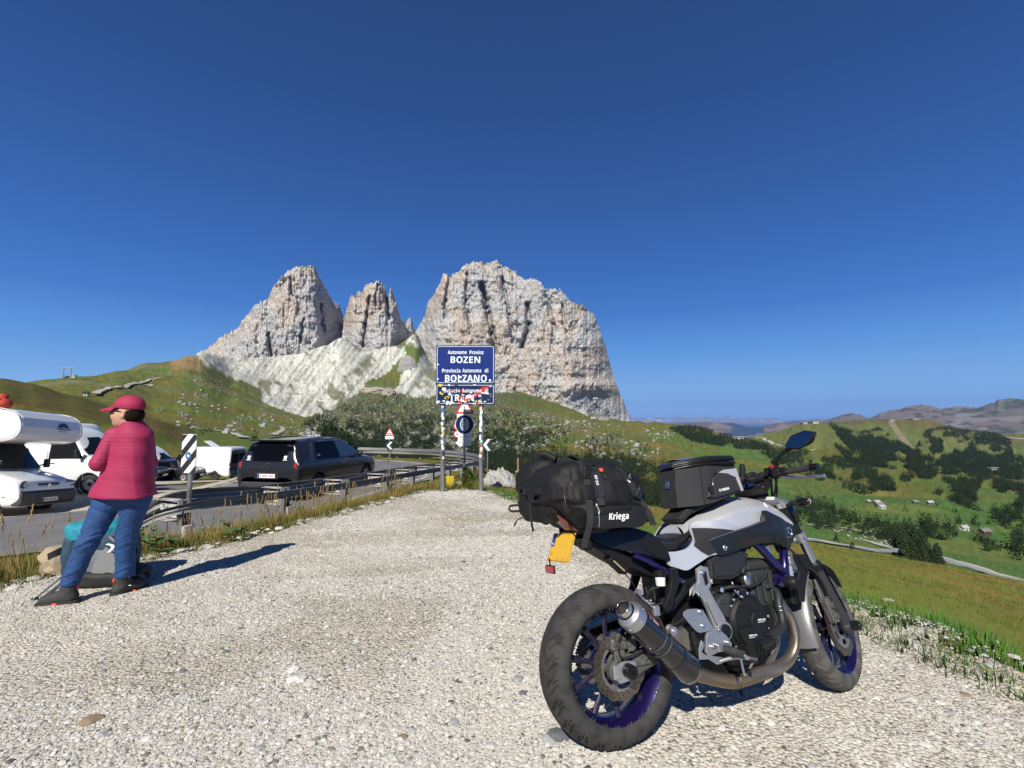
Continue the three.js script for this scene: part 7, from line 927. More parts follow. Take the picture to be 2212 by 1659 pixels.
// ---------------------------------------------------------------- the person, meshed from smooth distance fields (x right, y up, f forward)
function sdfMesh(fn, lo, hi, cell) {
  const n = [0, 1, 2].map((k) => Math.ceil((hi[k] - lo[k]) / cell) + 1), [nx, ny, nz] = n, val = new Float32Array(nx * ny * nz);
  for (let i = 0, o = 0; i < nx; i++) for (let j = 0; j < ny; j++) for (let k = 0; k < nz; k++, o++) val[o] = fn(lo[0] + i * cell, lo[1] + j * cell, lo[2] + k * cell);
  const id = new Int32Array(nx * ny * nz).fill(-1), pos = [], idx = [], at3 = (i, j, k) => (i * ny + j) * nz + k;
  for (let i = 0; i < nx - 1; i++) for (let j = 0; j < ny - 1; j++) for (let k = 0; k < nz - 1; k++) {
    let sx = 0, sy = 0, sz = 0, c = 0; const v = (a, b, d) => val[at3(i + a, j + b, k + d)], edge = (a, b, d, e, f, g) => { const p = v(a, b, d), q = v(e, f, g); if ((p < 0) !== (q < 0)) { const t = p / (p - q); sx += a + (e - a) * t; sy += b + (f - b) * t; sz += d + (g - d) * t; c++; } };
    edge(0, 0, 0, 1, 0, 0); edge(0, 1, 0, 1, 1, 0); edge(0, 0, 1, 1, 0, 1); edge(0, 1, 1, 1, 1, 1); edge(0, 0, 0, 0, 1, 0); edge(1, 0, 0, 1, 1, 0); edge(0, 0, 1, 0, 1, 1); edge(1, 0, 1, 1, 1, 1); edge(0, 0, 0, 0, 0, 1); edge(1, 0, 0, 1, 0, 1); edge(0, 1, 0, 0, 1, 1); edge(1, 1, 0, 1, 1, 1);
    if (c) { id[at3(i, j, k)] = pos.length / 3; pos.push(lo[0] + (i + sx / c) * cell, lo[1] + (j + sy / c) * cell, lo[2] + (k + sz / c) * cell); }
  }
  const quad = (a, b, c, d, fl) => { if (a < 0 || b < 0 || c < 0 || d < 0) return; fl ? idx.push(a, b, c, a, c, d) : idx.push(a, c, b, a, d, c); };
  for (let i = 1; i < nx - 1; i++) for (let j = 1; j < ny - 1; j++) for (let k = 1; k < nz - 1; k++) { const p = val[at3(i, j, k)] < 0; if (p !== val[at3(i + 1, j, k)] < 0) quad(id[at3(i, j - 1, k - 1)], id[at3(i, j, k - 1)], id[at3(i, j, k)], id[at3(i, j - 1, k)], p); if (p !== val[at3(i, j + 1, k)] < 0) quad(id[at3(i - 1, j, k - 1)], id[at3(i - 1, j, k)], id[at3(i, j, k)], id[at3(i, j, k - 1)], p); if (p !== val[at3(i, j, k + 1)] < 0) quad(id[at3(i - 1, j - 1, k)], id[at3(i, j - 1, k)], id[at3(i, j, k)], id[at3(i - 1, j, k)], p); }
  for (let i = 2; i < pos.length; i += 3) pos[i] = -pos[i];       // forward becomes -z, which also turns the faces
  const g = new THREE.BufferGeometry(); g.setAttribute('position', new THREE.Float32BufferAttribute(pos, 3)); for (let i = 0; i < idx.length; i += 3) { const t = idx[i]; idx[i] = idx[i + 1]; idx[i + 1] = t; } g.setIndex(idx); g.computeVertexNormals();
  const uv = new Float32Array(pos.length / 3 * 2); for (let i = 0; i < pos.length / 3; i++) { uv[2 * i] = pos[3 * i] * 2; uv[2 * i + 1] = pos[3 * i + 1] * 2; } g.setAttribute('uv', new THREE.BufferAttribute(uv, 2)); return g;
}
const smin = (a, b, k) => { const h = Math.max(k - Math.abs(a - b), 0) / k; return Math.min(a, b) - h * h * k * .25; };
function caps(x, y, z, a, b, ra, rb) { const bx = b[0] - a[0], by = b[1] - a[1], bz = b[2] - a[2], px = x - a[0], py = y - a[1], pz = z - a[2], t = clamp((px * bx + py * by + pz * bz) / (bx * bx + by * by + bz * bz), 0, 1); return Math.hypot(px - bx * t, py - by * t, pz - bz * t) - lerp(ra, rb, t); }
const ell = (x, y, z, c, r) => { const a = (x - c[0]) / r[0], b = (y - c[1]) / r[1], d = (z - c[2]) / r[2], k = Math.hypot(a, b, d); return (k - 1) * Math.min(r[0], r[1], r[2]) * (k > .01 ? 1 : 1); };
{
  const P = thing('person', 'person in pink red jacket, cap and blue trousers standing with folded arms beside a backpack', 'person', V(0, 0, 0));
  const skin = mat([.52, .30, .21], .5, 0, { specularIntensity: .35 }), jacketM = mat([.31, .012, .066], .72, 0, { bumpMap: rep(T_weave, 30), bumpScale: .0006, sheen: .3, sheenColor: new THREE.Color(.6, .2, .3) }), trM = mat([.011, .052, .165], .78, 0, { bumpMap: rep(T_weave, 40), bumpScale: .0005 }), capM = mat([.33, .012, .06], .75, 0, { bumpMap: rep(T_weave, 40), bumpScale: .0004 }), hairM = mat([.016, .009, .006], .95, 0, { specularIntensity: .15 }), bootM = mat([.035, .034, .031], .75, 0, { bumpMap: rep(T_grain, 6), bumpScale: .001 }), soleM = mat([.018, .018, .018], .8), redM = mat([.5, .06, .03], .5);
  // joints
  const J = { pel: [-3.27, .74, 4.12], chest: [-3.225, 1.08, 4.12], neck: [-3.225, 1.30, 4.10], head: [-3.262, 1.412, 4.09], sl: [-3.345, 1.225, 4.07], sr: [-3.155, 1.225, 4.16], el: [-3.39, 1.0, 3.99], er: [-3.165, .985, 4.24], hl: [-3.30, 1.0, 4.31], hr: [-3.475, 1.035, 4.145], hpl: [-3.37, .72, 4.09], hpr: [-3.175, .72, 4.15], kl: [-3.45, .36, 4.0], kr: [-3.265, .36, 4.16], al: [-3.565, -.01, 3.98], ar: [-3.285, .0, 4.19] };
  const hx = 0, hy = 0, hf = 0, HS = 1.10, headG = (g) => g.scale(HS, HS, HS).translate(J.head[0], J.head[1], -J.head[2]);
  // body: head looking to the left, neck, hands, and the trunk under the clothes
  const face = (x, y, z) => { let d = ell(x, y, z, [hx + .012, hy + .015, hf], [.092, .112, .074]); d = smin(d, ell(x, y, z, [hx - .035, hy - .045, hf], [.052, .062, .055]), .05); d = smin(d, ell(x, y, z, [hx - .068, hy - .078, hf], [.024, .022, .026]), .03); d = smin(d, caps(x, y, z, [hx - .082, hy + .012, hf], [hx - .108, hy - .018, hf], .010, .012), .018); d = smin(d, ell(x, y, z, [hx - .085, hy - .046, hf], [.012, .006, .022]), .01); d = smin(d, ell(x, y, z, [hx - .083, hy - .058, hf], [.012, .007, .020]), .01); d = smin(d, ell(x, y, z, [hx - .05, hy - .015, hf - .045], [.03, .025, .022]), .03); d = smin(d, ell(x, y, z, [hx + .022, hy - .008, hf - .073], [.018, .031, .010]), .008); d = Math.max(d, -ell(x, y, z, [hx + .018, hy - .004, hf - .083], [.009, .018, .008])); return d; };
  const headF = (x, y, z) => smin(face(x, y, z), caps(x, y, z, [.03, -.06, 0], [.04, -.14, .01], .048, .052), .03), bodyF = (x, y, z) => { let d; d = Math.min(caps(x, y, z, [J.head[0] + .03, J.head[1] - .06, J.head[2]], J.neck, .053, .058)); d = smin(d, caps(x, y, z, J.neck, J.pel, .07, .09), .05); for (const [a, b] of [['hpl', 'kl'], ['kl', 'al'], ['hpr', 'kr'], ['kr', 'ar']]) d = smin(d, caps(x, y, z, J[a], J[b], .06, .04), .03); return d; };
  const handPts = (c, dx) => { const out = []; for (let i = 0; i < 4; i++) out.push([[c[0], c[1] + .02 - i * .016, c[2] - .005], [c[0] + dx * .045, c[1] + .028 - i * .019, c[2] - .028], [c[0] + dx * .07, c[1] + .02 - i * .02, c[2] - .012]]); out.push([[c[0] - dx * .01, c[1] + .03, c[2]], [c[0] + dx * .015, c[1] + .055, c[2] - .015], [c[0] + dx * .035, c[1] + .06, c[2] - .015]]); return out; };
  const hand = (x, y, z, c, dx) => { let d = ell(x, y, z, [c[0] - dx * .015, c[1], c[2]], [.045, .04, .018]); for (const [a, b, e] of handPts(c, dx)) d = smin(d, Math.min(caps(x, y, z, a, b, .0095, .009), caps(x, y, z, b, e, .009, .0075)), .006); return d; };
  const hr = [-3.375, 1.0, 4.05];
  const bodyGeo = join([headG(sdfMesh(headF, [-.14, -.16, -.12], [.14, .15, .12], .004)), sdfMesh(bodyF, [-3.7, -.06, 3.85], [-2.95, J.head[1] - .05, 4.4], .016), sdfMesh((x, y, z) => hand(x, y, z, hr, -1), [hr[0] - .12, hr[1] - .08, hr[2] - .06], [hr[0] + .08, hr[1] + .09, hr[2] + .05], .004)]);
  part(P, 'body', bodyGeo, skin);
  // jacket: quilted in level ribs, flaring at the hem
  const jacketF = (x, y, z) => {
    let d = ell(x, y, z, [-3.228, 1.10, 4.12], [.148, .25, .125]); d = smin(d, caps(x, y, z, [-3.228, 1.05, 4.12], [-3.255, .82, 4.12], .132, .175), .08);
    const fl = caps(x, y, z, [-3.255, .86, 4.12], [-3.272, .74, 4.12], .18, .232); d = smin(d, fl, .05);
    d = d + .55 * Math.max(0, Math.abs(z - 4.12) - .115) ; d = smin(d, ell(x, y, z, [-3.236, 1.225, 4.12], [.135, .06, .095]), .06);
    const arm = Math.min(smin(caps(x, y, z, J.sl, J.el, .066, .055), caps(x, y, z, J.el, [-3.33, 1.0, 4.27], .060, .05), .03), smin(caps(x, y, z, J.sr, J.er, .066, .054), caps(x, y, z, J.er, [-3.30, 1.0, 4.33], .060, .05), .03));
    d = smin(d, arm, .014); d = smin(d, caps(x, y, z, [-3.215, 1.26, 4.11], [-3.225, 1.325, 4.10], .085, .072), .04);
    d += -.0034 * (.55 + .6 * noise(x * 4, y * 6, z * 4)) * Math.abs(Math.sin((y + .02 * noise(x * 5, z * 5) + .10 * Math.max(0, Math.abs(x + 3.23) - .15)) * Math.PI / .03)) * sst(1.27, 1.2, y) + .007 * (ridged(x * 6, y * 7 + x * 4, z * 6, 2) - .5) * sst(.75, .95, y);
    d = Math.max(d, .722 + .012 * noise(x * 7, z * 7) - .03 * (x + 3.26) - y);                                        // hem
    d = Math.max(d, -(caps(x, y, z, [-3.225, 1.29, 4.10], [-3.27, 1.40, 4.09], .058, .07)));   // collar opening
    return d; };
  part(P, 'jacket', sdfMesh(jacketF, [-3.66, .66, 3.84], [-2.82, 1.37, 4.50], .0065), jacketM);
  const trF = (x, y, z) => { const wr = (kx, s) => .016 * (ridged(x * 7 + s, y * 13 + x * 7, z * 7, 3) - .5) + .016 * (ridged(x * 4 + s + 4, y * 26 - x * 12, z * 5, 2) - .5) * (sst(.22, .10, y) + sst(.28, .36, y) * sst(.5, .42, y) + .25);
    let d = ell(x, y, z, [-3.275, .76, 4.125], [.19, .15, .135]); const L = smin(caps(x, y, z, [-3.37, .70, 4.09], J.kl, .105, .072), caps(x, y, z, J.kl, [-3.555, .055, 3.98], .072, .062), .03), Rg = smin(caps(x, y, z, [-3.18, .70, 4.14], J.kr, .105, .072), caps(x, y, z, J.kr, [-3.285, .06, 4.19], .072, .066), .03); d = smin(d, Math.min(L, Rg), .035); d += wr(0, 3);
    return Math.max(d, .035 + .01 * noise(x * 9, z * 9) - y); };
  part(P, 'trousers', sdfMesh(trF, [-3.68, .0, 3.82], [-2.92, .93, 4.36], .0075), trM);
  // cap with peak
  part(P, 'cap', [sdfMesh((x, y, z) => { let d = ell(x, y, z, [hx + .018, hy + .055, hf], [.106, .085, .086]); d = Math.max(d, hy + .038 + .28 * (x - hx - .0) * (x > hx ? -.35 : -.05) - y); return d; }, [hx - .13, hy - .02, hf - .12], [hx + .15, hy + .16, hf + .12], .0045), sdfMesh((x, y, z) => { const u = x - hx + .075, cz = z - hf; const yy = hy + .052 - .10 * Math.pow(Math.abs(cz) / .08, 2) * .25 + .18 * Math.min(0, u) * -.12 - .022 * sst(-.02, -.09, u); return Math.max(Math.abs(y - yy) - .0048, Math.hypot(Math.max(0, -u - .0) * .92, cz * 1.0) - .098, u - .03); }, [hx - .21, hy - .02, hf - .10], [hx - .02, hy + .09, hf + .10], .0042)].map(headG), capM);
  part(P, 'cap_button', headG(ball(hx + .02, hy + .139, -hf, .008, .005, .008, 8)), capM);
  part(P, 'hair', [sdfMesh((x, y, z) => { let d = ell(x, y, z, [hx + .045, hy - .012, hf], [.075, .075, .078]); d = Math.max(d, -ell(x, y, z, [hx - .03, hy - .02, hf - .03], [.055, .06, .075])); d = Math.max(d, y - hy - .055); d = Math.max(d, hx - .045 - x); d += .006 * ridged(x * 40, y * 14, z * 40, 2); return Math.max(d, -ell(x, y, z, [hx + .020, hy - .008, hf - .078], [.022, .035, .02])); }, [hx - .08, hy - .11, hf - .1], [hx + .14, hy + .08, hf + .1], .0045), sdfMesh((x, y, z) => ell(x, y, z, [hx - .035, hy + .028, hf - .06], [.035, .016, .018]) + .004 * noise(x * 60, y * 60, z * 60), [hx - .09, hy, hf - .09], [hx + .02, hy + .06, hf - .02], .0045)].map(headG), hairM);
  const sg = mat([.008, .008, .009], .12, 0, { clearcoat: 1 });
  part(P, 'sunglasses', [ball(hx - .080, hy + .012, -(hf - .042), .018, .022, .030, 14), ball(hx - .080, hy + .012, -(hf + .040), .016, .020, .028, 14), tube([[hx - .075, hy + .018, -(hf - .066)], [hx - .03, hy + .018, -(hf - .078)], [hx + .015, hy + .012, -(hf - .080)]], .0035, 6), box(.012, .006, .03, hx - .094, hy + .018, -hf, .002)].map(headG), sg);
  // boots
  const boot = (c, dir) => { const p = (a, b, h) => [c[0] + dir[0] * a - dir[1] * b, h, c[2] + dir[1] * a + dir[0] * b]; const gy = c[1]; const up = (x, y, z) => { let d = caps(x, y, z, p(-.02, 0, gy + .075), p(-.03, 0, gy + .135), .058, .054); d = smin(d, caps(x, y, z, p(-.05, 0, gy + .045), p(.06, 0, gy + .05), .046, .046), .03); d = smin(d, caps(x, y, z, p(.06, .0, gy + .04), p(.125, .008, gy + .036), .045, .038), .03); return Math.max(d + .002 * noise(x * 60, y * 60, z * 60), gy + .018 - y, y - gy - .15); }; const so = (x, y, z) => Math.max(Math.min(caps(x, 0, z, [p(-.06, 0, 0)[0], 0, p(-.06, 0, 0)[2]], [p(.05, 0, 0)[0], 0, p(.05, 0, 0)[2]], .05, .048), caps(x, 0, z, [p(.05, 0, 0)[0], 0, p(.05, 0, 0)[2]], [p(.14, .008, 0)[0], 0, p(.14, .008, 0)[2]], .051, .044)), Math.abs(y - gy - .013) - .013 - .003 * Math.sin(x * 260 + z * 260)); const lo = [c[0] - .28, gy - .03, c[2] - .28], hi = [c[0] + .28, gy + .18, c[2] + .28]; return [sdfMesh(up, lo, hi, .008), sdfMesh(so, lo, hi, .008), p]; };
  for (const [c, d] of [[[-3.585, H(-3.585, -3.97) - .0, 3.97], [-.96, -.27]], [[-3.285, H(-3.285, -4.2) - .0, 4.205], [.42, .91]]]) { const [u, s, p] = boot(c, d), gy = c[1]; part(P, 'boot', u, bootM); part(P, 'boot_sole', s, soleM); const q = (a, b, h) => { const v = p(a, b, h); return [v[0], v[1], -v[2]]; }; part(P, 'boot_trim', [ball(...q(-.085, .0, gy + .125), .012, .022, .012, 10)], redM); part(P, 'boot_laces', [0, 1, 2, 3].map((k) => tube([q(.02 + k * .022, -.035, gy + .092 - k * .010), q(.024 + k * .022, 0, gy + .108 - k * .012), q(.02 + k * .022, .035, gy + .092 - k * .010)], .0035, 5)), soleM); part(P, 'boot_trim', [ball(...q(.04, -.05, gy + .014), .03, .009, .008, 8), ball(...q(.04, .05, gy + .014), .03, .009, .008, 8)], redM); part(P, 'boot_mark', [ball(...q(.0, -.055, gy + .07), .022, .004, .004, 8)], W.whiteMatt); }
}
{ // backpack on the ground behind the legs
  const c = V(-3.86, H(-3.6, -4.45), -4.52), t = thing('backpack', 'turquoise and grey hiking backpack lying on the ground behind the standing person', 'backpack', c, .15);
  const M1 = mat([.012, .22, .30], .7, 0, { bumpMap: rep(T_weave, 20), bumpScale: .0006 }), M2 = mat([.016, .05, .085], .7), M3 = mat([.13, .135, .14], .75), M4 = mat([.012, .012, .013], .7), M5 = mat([.2, .205, .21], .7);
  const bag = (cx, cy, cz, hx, hy, hz, s) => meshBag(bagSurf(V(cx, cy, cz), V(hx, hy, hz), .4, .55, .012, s), 40, 48);
  part(t, 'main_sack', bag(.12, .26, 0, .24, .25, .17, 3), M2); part(t, 'lid', bag(.05, .47, .0, .22, .09, .17, 7), M1); part(t, 'front_pocket', bag(.24, .17, .12, .17, .16, .08, 9), M3); part(t, 'base', bag(.22, .075, .06, .28, .075, .18, 12), M4); part(t, 'side_panel', plate([[.12, .06], [.40, .10], [.34, .26], [.24, .36], [.16, .24]], .02, .2, .006), M5); part(t, 'side_pocket', bag(-.1, .26, .04, .06, .22, .12, 15), M2);
  part(t, 'shoulder_strap', ribbon([[.25, .44, .17], [.36, .36, .22], [.40, .24, .23], [.46, .13, .22], [.56, .07, .18]], .075, [.4, .2, 1], .018), M3); part(t, 'shoulder_strap', ribbon([[.30, .40, .2], [.41, .28, .25], [.44, .17, .24], [.53, .09, .22]], .03, [.4, .2, 1], .02), M4); part(t, 'hip_belt', ribbon([[-.12, .34, .1], [-.2, .30, .15], [-.26, .27, .12]], .06, [0, 1, .2], .02), M4); part(t, 'white_tape', [ribbon([[.0, .40, .175], [.02, .34, .18], [.03, .30, .18]], .03, [1, .2, 0]), ribbon([[.24, .38, .19], [.30, .36, .21], [.27, .31, .215]], .03, [1, .2, 0])], W.whiteMatt); part(t, 'piping', tube([[.14, .055, .215], [.30, .065, .225], [.41, .12, .2]], .005, 6), W.whiteMatt); part(t, 'buckle', [box(.05, .03, .015, .48, .115, .23, .004)], B.buckle);
}
{ // walking poles by the boot, boulder behind the backpack
  const p0 = onGround(78, 1300, 2, 12), p1 = onGround(128, 1262, 2, 12), d = p1.clone().sub(p0); const t = thing('walking_poles', 'pair of grey walking poles lying on the gravel beside the left boot', 'poles', V(0, .03, 0)); const a = p0.clone().addScaledVector(d, -.15), b = p0.clone().addScaledVector(d, 1.5); for (const o of [0, .045]) { part(t, 'shaft', cyl(a.clone().add(V(o, 0, 0)), b.clone().add(V(o * 1.6, .03, 0)), .008, .011, 10), mat([.42, .43, .45], .35, .5)); part(t, 'basket', cyl(a.clone().add(V(o, -.004, 0)).addScaledVector(d, .12), a.clone().add(V(o, .004, 0)).addScaledVector(d, .13), .028, .028, 14), B.buckle); }
  const q = onGround(118, 1242, 2, 12); add(shadowed(new THREE.Mesh(rockGeo(61, 3, .95).scale(.20, .19, .18), mat([.34, .27, .18], .95, 0, { bumpMap: rep(T_blotch, 4), bumpScale: .01 }))), 'boulder', 'tan boulder between the backpack and the dry grass', 'boulder').position.set(q.x + .0, q.y + .10, q.z - .1);
}
// ---------------------------------------------------------------- grass, weeds, trees, boulders, roads and huts of the valley
const RP = rngOf(515);
function blade(h, w, bend, dir) { const n = 3, pos = [], nor = [], idx = []; const cx = Math.cos(dir), cz = Math.sin(dir); for (let i = 0; i <= n; i++) { const t = i / n, ww = w * (1 - t * .92), b = bend * t * t, y = h * t * (1 - .25 * bend * t); for (const s of [-.5, .5]) { pos.push(cx * b - cz * ww * s, y, cz * b + cx * ww * s); nor.push(-cx * .3, .9, -cz * .3); } if (i < n) idx.push(2 * i, 2 * i + 1, 2 * i + 2, 2 * i + 1, 2 * i + 3, 2 * i + 2); } const g = new THREE.BufferGeometry(); g.setAttribute('position', new THREE.Float32BufferAttribute(pos, 3)); g.setAttribute('normal', new THREE.Float32BufferAttribute(nor, 3)); g.setIndex(idx); return g; }
const tuft = (n, h, w, sp, bend) => { const l = []; for (let i = 0; i < n; i++) { const d = RP() * 6.28, r = sp * Math.sqrt(RP()); const g = blade(h * (.5 + .6 * RP()), w * (.7 + .6 * RP()), bend * h * (.3 + RP()), d); l.push(g.translate(Math.cos(d) * r, -.01, Math.sin(d) * r)); } return join(l); };
const seedStalk = () => { const h = .55, l = [tube([[0, 0, 0], [.02, .25, .01], [.07, .52, .02]], .0016, 4, 5)]; for (let i = 0; i < 9; i++) l.push(ball(.055 + .012 * RP() + i * .003, .42 + i * .016, .02 + .012 * (RP() - .5), .006, .014, .006, 5)); return join(l); };
const M_blade = mat([1, 1, 1], .8, 0, { side: THREE.DoubleSide, specularIntensity: .2, transmission: .25, thickness: 0 });
M_blade.transmission = 0;
function scatter(name, geos, n, pick, scale, tint, label) {
  geos.forEach((geo, gi) => {
    const list = []; for (let i = 0; i < n / geos.length * 6 && list.length < n / geos.length; i++) { const p = pick(); if (p) list.push(p); }
    const im = new THREE.InstancedMesh(geo, M_blade, list.length), mt = new THREE.Matrix4(), q = new THREE.Quaternion(), e = new THREE.Euler();
    list.forEach(([x, f, k = 1], i) => { const s = scale() * k; e.set((RP() - .5) * .35, RP() * 6.28, (RP() - .5) * .35); q.setFromEuler(e); mt.compose(V(x, H(x, -f) - .035, -f), q, V(s, s * (.8 + .4 * RP()), s)); im.setMatrixAt(i, mt); im.setColorAt(i, C(...tint(x, f))); });
    im.castShadow = im.receiveShadow = true; add(im, name, null, null, null, 'stuff');
  });
}
const vary = (c, k = .35) => { const v = 1 - k / 2 + k * RP(); return [c[0] * v, c[1] * v, c[2] * v]; };
// left verge: between gravel and rail, and on the bank
const vergePick = (a, b) => () => { const f = lerp(2.6, 13.6, Math.pow(RP(), .8)), x0 = polyX(VERGE, Math.min(f, 11.2)), x1 = Math.max(railX(f) - .95, x0 - 2.4), t = lerp(a, b, RP()), x = lerp(x0 + .12, x1, t); if (fbm(x * 1.2, f * 1.2 + 30, 0, 3) < -.22 && RP() < .75) return null; if (f > 11.8 && x > -2.7) return null; return [x, f]; };
scatter('dry_grass', [tuft(9, .25, .007, .06, .5), tuft(11, .24, .006, .07, .6)], 3400, vergePick(.1, 1), () => .55 + .7 * RP(), () => vary(RP() < .5 ? [.30, .21, .075] : RP() < .5 ? [.20, .17, .05] : [.10, .13, .03]));
scatter('verge_grass', [tuft(12, .12, .006, .06, .4)], 2600, vergePick(-.06, .55), () => .5 + .7 * RP(), () => vary(RP() < .6 ? [.11, .135, .03] : [.19, .165, .05]));
scatter('seed_stalks', [seedStalk(), seedStalk()], 380, vergePick(.25, .95), () => .6 + .5 * RP(), () => vary([.32, .22, .10]));
// round the sign posts and at the far end of the lot
scatter('verge_grass', [tuft(10, .16, .006, .07, .5)], 1500, () => { const f = lerp(11.0, 14.5, RP()), x = lerp(-2.9, .6, RP()); return lotSide(x, f) < 1.1 && f > 11.35 - .3 * RP() ? [x, f] : null; }, () => .6 + .7 * RP(), () => vary(RP() < .45 ? [.10, .135, .03] : [.26, .19, .07]));
// the slope beyond the right edge
const slopePick = (d0, d1) => () => { const f = lerp(1.2, 13, RP()), x = edgeX(f) + lerp(d0, d1, Math.pow(RP(), 1.4)); return Math.atan2(x, f) < .95 ? [x, f] : null; };
scatter('edge_grass', [tuft(12, .075, .006, .05, .4), tuft(14, .06, .009, .05, .3)], 7000, slopePick(-.6, .8), () => .75 + 1.0 * RP(), (x, f) => vary(RP() < .7 ? [.065, .155, .028] : [.13, .15, .04]));
scatter('slope_grass', [tuft(14, .055, .006, .09, .7), tuft(14, .07, .005, .11, .8)], 40000, () => { const r = Math.exp(lerp(Math.log(3.2), Math.log(38), RP())), a = lerp(.05, .93, RP()), x = Math.sin(a) * r, f = Math.cos(a) * r; return lotSide(x, f) < -.25 ? [x, f, .55 + r * .045] : null; }, () => .6 + .6 * RP(), (x, f) => { const n = fbm(x * .4, f * .4 + 9, 0, 3); return vary(n > .12 ? [.18, .135, .04] : RP() < .5 ? [.14, .145, .033] : [.105, .135, .03], .45); });
// broad leaved weeds: each plant is a thing
{
  const leaf = () => { const g = surf(6, 4, (u, v) => V((v - .5) * .07 * Math.sin(Math.PI * Math.pow(u, .8)) , .05 * u - .04 * u * u + .012 * Math.abs(v - .5), u * .14)); return g; };
  const M_leaf = mat([.045, .105, .022], .5, 0, { side: THREE.DoubleSide }), M_leaf2 = mat([.07, .14, .03], .55, 0, { side: THREE.DoubleSide });
  const spots = [[305, 1165, 1.3, 'broad leaved green weed between the right trouser leg and the rail post'], [335, 1190, 1.1, 'low green weed at the foot of the backpack side'], [480, 1150, 1.2, 'green leafy weed in front of the first rail post'], [505, 1165, .9, 'small leafy weed at the gravel edge right of the first post'], [445, 1160, 1.0, 'dark leafy weed left below the first rail post'], [655, 1110, .9, 'leafy weed beside the second wooden post'], [855, 1050, 1.0, 'green weed clump below the fourth rail post'], [905, 1047, .8, 'green weed clump near the fifth rail post'], [700, 1100, .8, 'small weed between second and third rail posts']];
  for (const [X, Y, s, label] of spots) { const p = onGround(X, Y, 2, 20); if (!p) continue; const t = thing('weed', label, 'weed', p); for (let i = 0; i < 26; i++) { const g = leaf(), a = RP() * 6.28, h = RP(); g.rotateX(-.5 + RP() * .9).scale(s, s, s).rotateY(a).translate(Math.cos(-a + 1.57) * .03 + (RP() - .5) * .28 * s, .01 + h * .14 * s, (RP() - .5) * .28 * s); part(t, 'leaf', g, RP() < .5 ? M_leaf : M_leaf2); } }
  const p = at(835, 1035, 11.4), t = thing('dried_umbel', 'tall dried umbel flower standing by the guardrail', 'plant', V(p.x, H(p.x, p.z), p.z)); const top = at(838, 1000, 11.4).y - t.position.y, MS = mat([.22, .18, .06], .8); part(t, 'stem', tube([[0, 0, 0], [.01, top * .5, 0], [.03, top, 0]], .006, 5), MS); const um = []; for (let i = 0; i < 14; i++) { const a = RP() * 6.28, r = .04 + .12 * RP(); um.push(tube([[.03, top, 0], [.03 + Math.cos(a) * r * .6, top + .06, Math.sin(a) * r * .6], [.03 + Math.cos(a) * r, top + .09, Math.sin(a) * r]], .002, 4, 4), ball(.03 + Math.cos(a) * r, top + .095, Math.sin(a) * r, .022, .010, .022, 6)); } part(t, 'flower_head', um, MS).userData.kind = 'stuff';
}
// ---- conifers
const crownMats = [mat([.025, .040, .018], .9, 0, { specularIntensity: .15 }), mat([.033, .048, .020], .9, 0, { specularIntensity: .15 }), mat([.020, .033, .016], .9, 0, { specularIntensity: .15 })], barkM = mat([.10, .075, .055], .9);
function clump(r, seed) { const g = new THREE.IcosahedronGeometry(r, 0); const p = g.attributes.position; for (let i = 0; i < p.count; i++) { const k = .65 + .7 * hash(Math.round(p.getX(i) * 997), Math.round(p.getY(i) * 991), Math.round(p.getZ(i) * 983) + seed * 131); p.setXYZ(i, p.getX(i) * k, p.getY(i) * k * .8, p.getZ(i) * k); } g.deleteAttribute('uv'); g.computeVertexNormals(); return g; }
function crownGeo(kind, seed, n) { const R0 = rngOf(seed), l = []; for (let i = 0; i < n; i++) { const t = Math.pow(R0(), .9), y = .10 + .88 * t, w = kind ? .20 * Math.pow(Math.sin(Math.PI * Math.min(1, .15 + t * .86)), .7) : .23 * (1 - t) * (.75 + .5 * Math.abs(Math.sin(t * 19 + seed))) + .012, a = R0() * 6.28, q = w * Math.pow(R0(), .45), r = (kind ? .05 : .045) * (1.15 - .65 * t) * (.7 + .6 * R0()); l.push(clump(r, i).translate(Math.cos(a) * q, y - .10 * q * (kind ? 0 : 1), Math.sin(a) * q)); } return join(l); }
const crowns = [crownGeo(0, 5, 150), crownGeo(1, 6, 150), crownGeo(1, 7, 140), crownGeo(1, 8, 140)], crownsFar = [crownGeo(0, 15, 30), crownGeo(1, 16, 30)];
const trunkGeo = cyl(V(0, -.06, 0), V(0, .5, 0), .022, .010, 7);
const protoTrees = crowns.map((c, k) => { const t = new THREE.Group(); t.name = 'conifer_tree'; part(t, 'trunk', trunkGeo, barkM); part(t, 'crown', c, crownMats[k % 3]); return t; });
const placed = [];   // every tree wanted: [distance, point, height, label, group]
function grove(poly, n, h0, h1, label, group, o = {}) {
  const xs = poly.map((p) => p[0]), ys = poly.map((p) => p[1]), x0 = Math.min(...xs), x1 = Math.max(...xs), y0 = Math.min(...ys), y1 = Math.max(...ys);
  for (let i = 0, c = 0; c < n && i < n * 14; i++) { const X = lerp(x0, x1, RP()), Y = lerp(y0, y1, RP()); if (!inside(poly, X, Y)) continue; const cl = fbm(X * (o.cl || .02) + (o.seed || 0), Y * (o.cl || .02) * 1.6, 0, 3); const mn = o.min ?? -.05; if (RP() > sst(mn - .16, mn + .16, cl)) continue; const p = onGround(X, Y, o.r0 || 40, 5000); if (!p) continue; const r = Math.hypot(p.x, p.z); placed.push([r / lerp(h0, h1, .5), p, lerp(h0, h1, Math.pow(RP(), 1.3)) * (1 - .3 * Math.max(0, -cl)), label, group]); c++; }
}
